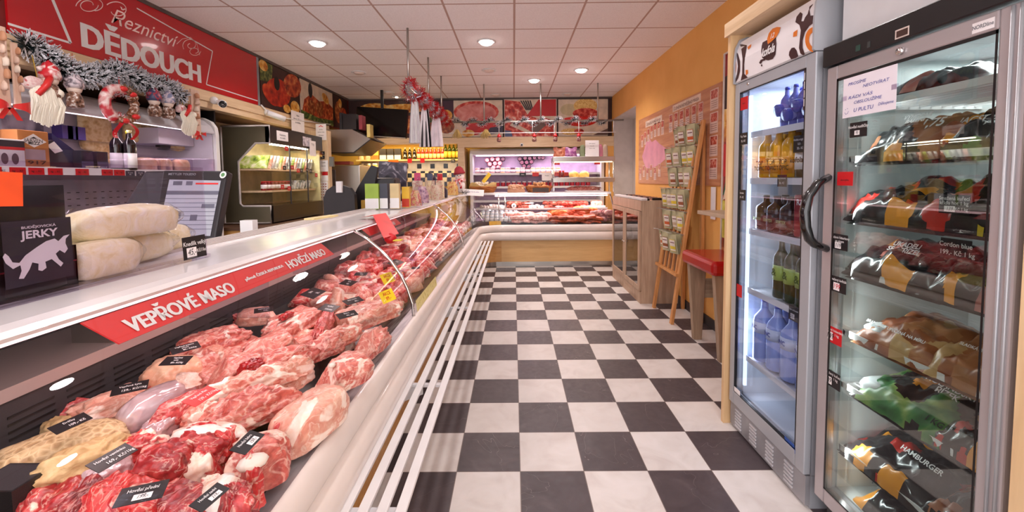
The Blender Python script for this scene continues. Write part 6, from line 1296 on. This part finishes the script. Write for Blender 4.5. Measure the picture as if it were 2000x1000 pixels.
can=MB().prism([(1.18,1.875),(1.18,1.98),(1.187,2.045),(1.205,2.085),(1.235,2.10),(1.5,2.10),(1.5,1.87),(1.19,1.87)],'y',ky0+.01,ky1-.0); cn=can.build('canopy',flat(236,232,234,.25,0,.02,.3),kf,True)
for y in (ky0-.004,ky1-.012): MB().prism([(1.172,1.87),(1.172,1.98),(1.178,2.055),(1.198,2.098),(1.235,2.112),(1.6,2.112),(1.6,1.866),(1.18,1.866)],'y',y,y+.010).build('canopy_end',KG,kf,True)
l=Vector(kf.location); Mk=frame((1.1645-l.x,-l.y,-l.z),(0,-1,0),(.07,0,1)); 
# printed shapes follow the curved face: map pixel outlines to the face
def cface(z):
    pr=[(1.18,1.875),(1.18,1.98),(1.187,2.045),(1.205,2.085),(1.235,2.10)]
    for (x0,z0_),(x1,z1_) in zip(pr,pr[1:]):
        if z<=z1_: return x0+(x1-x0)*(z-z0_)/(z1_-z0_)
    return 1.235
def CP_(x,y):
    X=1.18
    for _ in range(3): q=atx(x,y,X); X=cface(min(2.099,q.z))
    q=atx(x,y,X); return Vector((X-.0015,min(max(q.y,ky0+.007),ky1-.013),min(q.z,2.099)))
s5=5.555
def cprint(mb,pts,mi=0,off=0):
    c_=[CP_(1400+a/s5,b/s5)-l-Vector((off,0,0)) for a,b in pts]; tr=mg.tessellate_polygon([[Vector((p.y,p.z,0)) for p in c_]]); mb.add(c_,[tuple(q) for q in tr],mi)
BRN=flat(58,22,24,.35,0,.05); ORG=flat(218,116,26,.35,0,.05)
mb=MB()
cprint(mb,[(500,460),(555,430),(600,420),(645,400),(650,470),(640,590),(610,640),(560,655),(520,645),(495,625),(485,560),(490,500)])
cprint(mb,[(462,680),(478,650),(500,640),(530,640),(528,655),(500,662),(485,690),(470,692)]); cprint(mb,ell(490,710,8,12,10))
cprint(mb,[(240,490),(275,480),(330,490),(318,560),(300,700),(300,800),(340,840),(262,875),(278,800),(282,640),(270,540)])
cprint(mb,[(205,580),(235,590),(255,660),(255,770),(235,850),(200,900),(200,860),(222,800),(232,720),(222,640),(200,610)])
cprint(mb,[(1050,40),(1010,70),(990,150),(960,190),(945,230),(920,230),(935,150),(910,130),(870,180),(855,240),(900,270),(915,330),(905,420),(895,520),(910,580),(940,600),(960,590),(935,520),(935,440),(960,350),(1010,280),(1068,240),(1068,165),(1020,170),(1010,110)])
cprint(mb,[(785,600),(790,560),(815,520),(845,515),(868,545),(888,610),(860,630),(810,645)])
mb.build('brown_print',BRN,kf)
mb=MB(); cprint(mb,[(555,460),(552,420),(570,360),(610,310),(660,292),(698,295),(680,350),(650,400),(600,450),(560,480)],0,.001)
cprint(mb,[(835,350),(880,320),(872,390),(830,402)]); cprint(mb,[(335,510),(378,478),(372,510),(345,538)]); cprint(mb,[(315,760),(340,758),(342,795),(318,820)]); cprint(mb,[(200,655),(214,700),(212,770),(198,800)])
o_=ell(1062,430,100,138,28,t0=.55*PI,t1=1.48*PI); i_=ell(1066,430,62,84,28,t0=.55*PI,t1=1.48*PI); cprint(mb,o_+i_[::-1]); cprint(mb,[(1060,80),(1080,20),(1112,0),(1118,40),(1085,80)])
mb.build('orange_print',ORG,kf)
mb=MB(); a=CP_(1400+565/s5,545/s5)-l; write(mb,'kofola',1,frame(a-Vector((.002,0,0)),(0,-1,0),(.07,0,1)),fit=.10,fith=.042,bold=.03,shear=.25); a=CP_(1400+615/s5,385/s5)-l; write(mb,'12',1,frame(a-Vector((.003,0,0)),(0,-1,-.0),(.07,0,1)),fit=.028,fith=.022,bold=.01,shear=.3); mb.build('lettering',WHITE,kf)
c=atx(1463,164,1.188); MB().cyl((c.x,c.y,1.845),(c.x-.008,c.y,1.845),.008,n=10).build('lock',CHROME,dr,True)
KZ=[1.61,1.37,1.105,.79,.42]
for z in KZ: MB().box(1.245,1.74,ky0+.045,ky1-.045,z-.02,z-.012).box(1.243,1.25,ky0+.045,ky1-.045,z-.03,z).build('shelf',WHITE,kf,True)
for y in (ky1-.055,): MB().box(1.235,1.25,y,y+.012,.25,1.8).build('light_tube',emis(226,238,255,1.3),kf,True)
light('fridge_lamp','AREA',(1.26,ky1-.07,1.0),1.2,(.78,.86,1),.03,1.5,Vector((.6,-.8,0)).to_track_quat('-Z','Y').to_euler()); light('fridge_lamp','AREA',(1.5,1.95,1.83),3.5,(.8,.88,1),.4,.4); 
def brow(mkf,xs,ys,z):
    p=None
    for x in xs:
        for y in ys:
            if p is None: p=mkf((x,y,z))
            else: dup(p,(x,y,z))
yl=flat(226,160,20,.2); NX=(-1,0,0)
brow(lambda p:bottle('small water bottle with a purple blue cap on the top fridge shelf',p,.19,.028,flat(120,120,190,.15),flat(90,80,150,.3),flat(40,50,150,.3),group='small blue water bottles on the top shelf'),(1.31,1.38),(1.76,1.82,1.88,1.94,2.0),1.612)
for k,(y,r__) in enumerate(((1.80,75),(1.87,82),(1.94,70),(2.0,88))):
    b_=bottle('blue capped bottle lying across the small water bottles, %s'%['nearest the camera','second','third','farthest'][k],(1.26,y,1.66+.03*(k%2)),.17,.03,flat(90,90,170,.15),flat(150,140,200,.3),flat(36,60,180,.3)); b_.rotation_euler=(0,R(80),0)
brow(lambda p:bottle('yellow orange lemonade bottle on the second fridge shelf',p,.235,.040,yl,flat(236,150,30,.3),WHITE,group='yellow lemonade bottles on the second shelf',brand=('TOP\nTOPIC',.03,BRN),fac=NX,labz=(.08,.42)),(1.29,1.38),(1.93,2.02,2.11),1.372)
bottle('brown cola bottle with a white label beside the yellow bottles',(1.285,1.825,1.372),.235,.042,flat(50,24,16,.12),flat(240,236,230,.4),WHITE,brand=('kofola',.034,BRN),fac=NX,labz=(.15,.5))
brow(lambda p:bottle('dark brown round bottle with a green print on the third fridge shelf',p,.175,.045,flat(48,22,20,.12),flat(60,34,26,.3),flat(40,20,20),.35,'dark brown bottles on the third shelf',brand=('SEMTEX',.02,flat(160,180,120)),fac=NX),(1.30,1.40),(1.94,2.04,2.13),1.107)
t_=thing('bottle_pack','red wrapped bottle pack on the third fridge shelf','pack',(1.30,1.80,1.107)); MB().box(-.05,.08,-.05,.05,0,.19).build('wrap',flat(140,40,50,.2),t_,bev=.01); mb=MB(); write(mb,'RAJ',.035,frame((-.0512,0,.155),(0,-1,0),(0,0,1)),bold=.02); mb.build('lettering',WHITE,t_)
brow(lambda p:bottle('green glass bottle with a light green label on the fourth fridge shelf',p,.29,.036,flat(40,58,24,.1),flat(170,196,90,.4),flat(60,80,30,.3),group='green bottles on the fourth shelf',brand=('&',.05,flat(60,100,30)),fac=NX,labz=(.3,.55)),(1.29,1.37),(1.82,1.90,1.98),.792)
blu=NT('blue_plastic').set((148,168,228),.1,coat=.4); brow(lambda p:bottle('large blue mineral water bottle on the lowest fridge shelf',p,.33,.050,blu,flat(206,214,236,.3),flat(40,70,190,.3),.34,'large blue water bottles on the lowest shelf',brand=('NC',.03,flat(40,60,160)),fac=NX,labz=(.45,.62)),(1.30,1.41),(1.79,1.90,2.01,2.12),.422)
def gtag(label,px,py,X,w_,h_,lines,**k):
    c=atx(px,py,X); return price_tag(label,c,(0,-1,0),(0,0,1),w_,h_,lines,**k)
gx=FXk+.003
gtag('red tag at the top left of the drinks fridge door',1453,202,gx,.07,.065,[('300 ml',0,0,.12)],bg=RED,fg=INK)
gtag('black price tag at the upper left edge of the drinks fridge door',1452,271,gx,.07,.06,[('Top Topic',0,.2,.18),('32,- Kč',0,-.2,.18)])
gtag('black price tag at the middle left edge of the drinks fridge door',1449,381,gx,.065,.055,[('Semtex',0,.2,.18),('39,- Kč',0,-.2,.18)])
gtag('small red tag low on the left edge of the drinks fridge door',1442,567,gx,.065,.065,None,bg=RED)
gtag('black tilted price tag on the cola bottle shelf',1561,281,1.235,.075,.075,[('Kofola originál',0,.25,.13),('0,5l',0,.0,.13),('30,- Kč',.1,-.25,.15)])
gtag('black price tag below the yellow lemonade bottles',1527,353,1.237,.065,.055,[('Rajec ochucený',0,.2,.14),('20,- Kč',0,-.2,.18)])
gtag('black price tag hanging over the blue water bottles',1550,613,1.237,.065,.065,[('Rajec ochucený',0,.25,.14)],box=(-.1,-.2,.4,.35,'20,-'))
q=gtag('tall narrow white menu strip inside the top of the drinks fridge door',1577,172,gx,.045,.17,[('PONÁVKA',0,.43,.045,.6)],bg=flat(70,40,40,.4)); mb=MB()
for k in range(4): poly(mb,[(-.019,-.07+k*.035),(.019,-.07+k*.035),(.019,-.04+k*.035),(-.019,-.04+k*.035)],frame((0,0,0),(0,-1,0),(0,0,1)),.0006)
mb.build('panels',WHITE,q)
gtag('blue sticker at the bottom of the drinks fridge door',1547,873,FXk+.001,.10,.035,None,bg=flat(40,80,160,.3),name='sticker',cat='sticker')
gtag('small white sticker at the lower left of the drinks fridge door',1439,768,FXk+.001,.06,.05,None,bg=PAPER,fg=INK,name='sticker',cat='sticker')
# ================================================================== freezer
FZX=1.20; fy0,fy1=.985,1.605
fz=thing('glass_door_freezer','silver glass door freezer with black header full of frozen food bags','freezer',(1.49,1.295,0)); FG=NT('door_silver').set((186,178,180),.3,.45)
MB().rim(1.237,1.78,fy0,fy1,.082,1.86,.03,.03,.068,.06).box(1.76,1.78,fy0+.03,fy1-.03,.15,1.80).build('body',flat(206,206,210,.35,.1,.03),fz,True)
MB().box(1.26,1.75,fy0+.031,fy0+.04,.15,1.8).box(1.26,1.75,fy1-.04,fy1-.031,.15,1.8).box(1.74,1.749,fy0+.03,fy1-.03,.15,1.8).box(1.26,1.75,fy0+.03,fy1-.03,.15,.158).build('lining',flat(206,212,212,.4,0,.03),fz,True)
MB().box(1.24,1.78,fy0+.02,fy1-.02,0,.08).build('base',BLACK,fz,True)
mb=MB().rim(FZX,1.235,fy0,fy1,.10,1.785,.06,.05,.06,.05); dr=mb.build('door',FG,fz,True,.005)
mb=MB().box(FZX-.001,1.2,fy0+.06,fy0+.065,.16,1.735).box(FZX-.001,1.2,fy1-.058,fy1-.05,.16,1.735).box(FZX-.001,1.2,fy0+.06,fy1-.05,.16,.166).box(FZX-.001,1.2,fy0+.06,fy1-.05,1.725,1.735); mb.build('gasket',BLACK,dr,True)
mb=MB(); [mb.cyl((FZX-.002,fy0+.012+k*.018,.11),(FZX-.002,fy0+.012+k*.018,1.78),.004,n=6) for k in range(2)]; mb.build('edge_trim',ALU,dr,True)
MB().box(FZX+.004,FZX+.008,fy0+.06,fy1-.05,.16,1.735).build('pane',glassmat('freezer_glass',(232,238,236),0.,1.5,.05),dr,True)
MB().box(FZX-.012,1.26,fy0-.01,fy1+.01,1.79,1.865).build('header',flat(24,22,24,.3),fz,True,.004)
def hb(px,py,w_,h_,m_,nm,off=0.): c=atx(px,py,FZX-.0125-off); MB().box(c.x-.001,c.x,c.y-w_/2,c.y+w_/2,c.z-h_/2,c.z+h_/2).build(nm,m_,fz,True)
hb(1762,64,.045,.028,flat(226,206,196,.4),'display_frame'); hb(1762,64,.036,.019,flat(70,44,36,.3),'display',.001); hb(1676,94,.018,.02,flat(40,70,60,.3),'switch'); hb(1697,87,.012,.02,flat(56,60,60,.3),'switch')
c=atx(1761,100,FZX); MB().cyl((FZX,c.y,c.z),(FZX-.01,c.y,c.z),.011,n=14).build('lock',CHROME,dr,True)
mb=MB(); HP=[(0,1.44),(-.045,1.40),(-.078,1.33),(-.09,1.24),(-.085,1.15),(-.07,1.08),(-.05,1.05),(0,1.02)]; 
HP=[(a,1.375-(1.44-b)*.66) for a,b in HP]
mb.tube([(FZX+a,fy1-.03,b) for a,b in HP],[.013,.016,.018,.019,.019,.018,.016,.014],10); mb.build('handle',flat(16,14,16,.15,0,.05,.6),dr,True)
gtag('white NORD sticker at the top right of the freezer door',1920,50,FZX-.0005,.05,.026,[('NORDline',0,0,.4,.8)],bg=PAPER,fg=flat(110,110,116),name='sticker',cat='sticker')['label']='small white sticker at the top right of the freezer door frame'
FS=[1.64,1.45,1.235,1.03,.79,.585,.335]
for k,z in enumerate(FS):
    mb=MB(); 
    for q in range(12): mb.box(1.27+q*.04,1.274+q*.04,fy0+.042,fy1-.042,z-.012,z-.006)
    mb.box(1.262,1.268,fy0+.042,fy1-.042,z-.022,z); mb.box(1.262,1.74,fy0+.042,fy0+.05,z-.02,z-.004); mb.box(1.262,1.74,fy1-.05,fy1-.042,z-.02,z-.004); mb.build('shelf',WHITE,fz,True)
light('freezer_lamp','AREA',(1.60,1.3,1.79),3.0,(.95,.98,1),.2,.4); light('freezer_lamp','AREA',(1.262,fy1-.07,.95),3.2,(.95,.98,1),.02,1.5,Vector((.6,-.8,0)).to_track_quat('-Z','Y').to_euler())
bagblk=NT('bag_black').set((32,27,30),.25,coat=.4); bagbrn=foodmat('bag_brown',[(.3,(96,44,30)),(.5,(150,84,54)),(.7,(196,140,100))],7,1.5); bagor=NT('bag_orange').set((232,150,40),.3,coat=.4); baggr=foodmat('bag_greens',[(.3,(30,80,40)),(.5,(60,120,60)),(.7,(150,170,90))],9); bagpk=foodmat('bag_meat',[(.3,(140,70,66)),(.5,(190,116,106)),(.7,(226,180,160))],10,1.5); bagred=NT('bag_red').set((190,40,30),.3)
def fbag(label,y,z,L,W,Hh,mats,zone,text=None,rz=0,tilt=0,x=1.30,seed=1):
    t_=thing('frozen_food_bag',label,'bag',(x+W*.35,y,z),0); mb=MB()
    def top(u,v): 
        e=(1-abs(2*u-1)**3)*(1-abs(2*v-1)**3); n_=noise.noise(Vector((u*5+seed,v*5,seed)))+.5*noise.noise(Vector((u*13,v*11+seed,seed))); return ((v-.5)*W+.01*n_,(.5-u)*L+.012*n_*abs(2*v-1),Hh*(.12+.75*max(0,e)**.6+.28*n_*max(0,e)**.3))
    mb.sheet(top,46,30,mi=lambda u,v:zone(u,v,seed)); mb.sheet(lambda u,v:((v-.5)*W,(.5-u)*L,.002),2,2)
    o=mb.build('foil',mats,t_); t_.rotation_euler=(0,-tilt,rz)
    if text:
        for s_,u,v,h_,m_ in text:
            p=Vector(top(u,v)); mb=MB(); Mx=frame((p.x-.004,p.y,p.z+.008),(0,-1,0),(.75,0,.66)); write(mb,s_,h_,Mx,bold=.02,shear=.1); mb.build('lettering',m_,t_)
    return t_
def zn(u,v,s,a,b,f=2.4):
    n_=noise.noise(Vector((u*f*1.3+s*3.1,v*f+s,s*1.7)))
    return 1 if n_>a else (2 if n_<b else 0)
z1=lambda u,v,s: zn(u,v,s,.34,-.26)
z2=lambda u,v,s: zn(u,v,s+5,.36,-.22)
z3=lambda u,v,s: 1 if (v<.16 and .5<u<.72) else zn(u,v,s+9,.42,-.33,4.)
M3=[bagblk,bagor,bagbrn]; MG=[bagblk,bagor,baggr]; MR=[bagblk,bagor,bagred]; MPk=[bagblk,bagor,bagpk]; MBr=[bagbrn,flat(200,160,110,.3),flat(180,120,80,.3)]
R2=R(16)
fbag('dark frozen bag on the top freezer shelf behind the handwritten sign',1.36,1.641,.30,.34,.09,[bagblk,bagpk,bagblk],z1,x=1.36,seed=3)
fbag('black and orange frozen bag marked 1,75 on the second shelf',1.36,1.452,.36,.30,.12,M3,z1,[('1,75',.62,.32,.045,WHITE),('VÝHODNÉ\nBALENÍ',.5,.3,.02,WHITE)],tilt=R2,seed=1)
fbag('black and orange frozen bag marked JAGSTVO next to the 1,75 bag',1.17,1.455,.26,.30,.12,MG,z2,[('JAGSTVO',.4,.35,.028,WHITE),('1,2',.6,.2,.035,WHITE)],tilt=R2,x=1.31,seed=2)
fbag('large black frozen bag with orange and red print on the third shelf',1.40,1.237,.38,.30,.12,MR,z3,tilt=R2,seed=5)
fbag('dark bag with yellow corner behind the chicken wing price tag',1.16,1.239,.30,.30,.13,[bagblk,flat(226,190,40,.3),bagred],z1,tilt=R2,seed=6)
fbag('long brown and black bag with white slanted letters on the fourth shelf',1.40,1.032,.38,.30,.12,[bagblk,bagor,bagpk],z3,[('UKADELI\nSE STŘÍZEL',.55,.3,.024,WHITE)],tilt=R2,seed=7)
fbag('dark bag of breaded pink cutlets below the cordon blue tag',1.15,1.034,.30,.30,.11,MPk,z2,tilt=R2,seed=8)
fbag('brown bag of potato wedges with white slogan on the fifth shelf',1.37,.792,.32,.28,.10,MBr,z3,[('BRAMBORA UPEČENÁ NA MÍRU',.45,.2,.015,WHITE)],tilt=R2,seed=9)
fbag('brown shiny bag at the right of the potato wedge bag',1.14,.794,.26,.28,.11,MBr,z1,[('SLADKÁ A DOKŘUPAVA',.5,.35,.013,WHITE)],tilt=R2,seed=10)
fbag('black bag with green picture and orange corner on the sixth shelf',1.34,.587,.36,.30,.10,[bagblk,bagor,baggr],z1,[('HOLANDSKÝ\nŘÍZEK',.66,.5,.026,WHITE),('1 KG',.8,.15,.026,BLACK)],tilt=R2,seed=11)
fbag('black bag with red roundels at the right of the green picture bag',1.12,.589,.24,.28,.10,MR,z3,tilt=R2,seed=12)
fbag('black hamburger bag with red rings on the seventh shelf',1.39,.337,.36,.30,.09,MR,z3,[('HAMBURGER',.62,.45,.024,WHITE)],tilt=R2,seed=13)
fbag('black and orange bag at the bottom right of the freezer',1.14,.339,.24,.28,.10,M3,z2,tilt=R2,seed=14)
fbag('orange and black bag marked 1 KG on the freezer floor',1.34,.16,.36,.30,.10,[bagblk,bagor,bagblk],lambda u,v,s:1 if u<.2 or u>.9 else 0,[('1 KG',.1,.4,.03,BLACK),('KUŘECÍ NUGETY',.5,.45,.02,WHITE)],tilt=R2,seed=15)
for k,(y,z,l_) in enumerate(((1.47,.79,'white wrapped block at the left end of the fifth freezer shelf'),(1.47,.585,'white wrapped block at the left end of the sixth freezer shelf'))): mb=MB(); blob(mb,(.16,.10,.05),k+3,p=4,amp=.06,sub=3); tag(mb.build('frozen_block',flat(214,220,222,.3),None,loc=(1.36,y,z+.001)),l_,'frozen food')
gx=FZX+.001
gtag('black price tag for nuggets below the handwritten sign',1676,253,gx,.072,.052,[('Hovězí nudličky',0,.2,.2)],box=(-.05,-.2,.3,.3,'95'))
gtag('plain red card on the left of the freezer glass',1650,349,gx,.070,.05,[('akce týdne',0,-.1,.14)],bg=RED,fg=INK)
gtag('black price tag for fried fish on the freezer left edge',1640,473,gx,.072,.058,[('Smažené řebarbory',0,.28,.16),('se sýrem',0,.05,.16)],box=(-.1,-.22,.4,.4,'119'))
gtag('black price tag with a red written 199 on the freezer left edge',1637,556,gx,.072,.058,[('Smažený květák',0,.28,.17)],box=(-.1,-.15,.4,.5,'199',RED))
gtag('red price tag with a white sticker on the freezer left edge',1628,655,gx,.075,.062,[('Smažený holandský',0,.3,.15),('1 kg',.2,.05,.16)],bg=RED,box=(-.22,-.1,.36,.5,'149'))
gtag('lowest black price tag on the freezer left edge',1626,741,gx,.072,.062,[('Smažený kuřecí',0,.3,.16),('1 kg',.2,.05,.16)],box=(-.22,-.15,.36,.45,'89'))
gtag('large black tag reading Smazena kureci kridla hot 1 kg',1863,399,1.245,.082,.054,[('Smažená kuřecí',0,.3,.2),('křídla hot 1 kg',0,.05,.2),('Kč 1 kg',.25,-.25,.16)],box=(-.13,-.25,.36,.3,'139'))
gtag('large black tag reading Cordon blue 199 Kc',1866,487,1.245,.082,.058,[('Cordon blue',0,.2,.24),('199,- Kč 1 kg',.05,-.2,.24)])
c=atx(1695,182,FZX-.002); hs=thing('handwritten_sign','white sheet with blue handwriting taped to the freezer door','sign',tuple(c)); Mh=frame((0,0,0),(0,-1,0),(0,0,1)); BI=flat(50,60,150,.6); MB().box(-.105,.105,-.07,.07,-.0006,0,M=Mh).build('sheet',flat(232,224,232,.6,0,.02),hs)
mb=MB()
for s_,x,y,f_ in (('PROSÍME',-.045,.048,.075),('NEOTVÍRAT',.03,.03,.10),('RÁDI VÁS',-.03,.0,.10),('OBSLOUŽÍME',.0,-.02,.11),('U PULTU',-.015,-.048,.08),('Děkujeme',.07,-.045,.055)): write(mb,s_,1,Mh@Matrix.Translation((x,y,.0004)),fit=f_,fith=.013,shear=.2)
stroke(mb,[(-.095,-.05),(-.09,-.057),(-.082,-.055),(-.078,-.047)],.0015,Mh); poly(mb,ell(-.092,-.04,.0015,.0015,8),Mh); poly(mb,ell(-.083,-.038,.0015,.0015,8),Mh); mb.build('handwriting',BI,hs)
for x in (-.1,.1): MB().box(x-.012,x+.012,-.008,.008,0,.0008,M=Mh@Matrix.Translation((0,.0,0))).build('tape',ACRYL,hs)
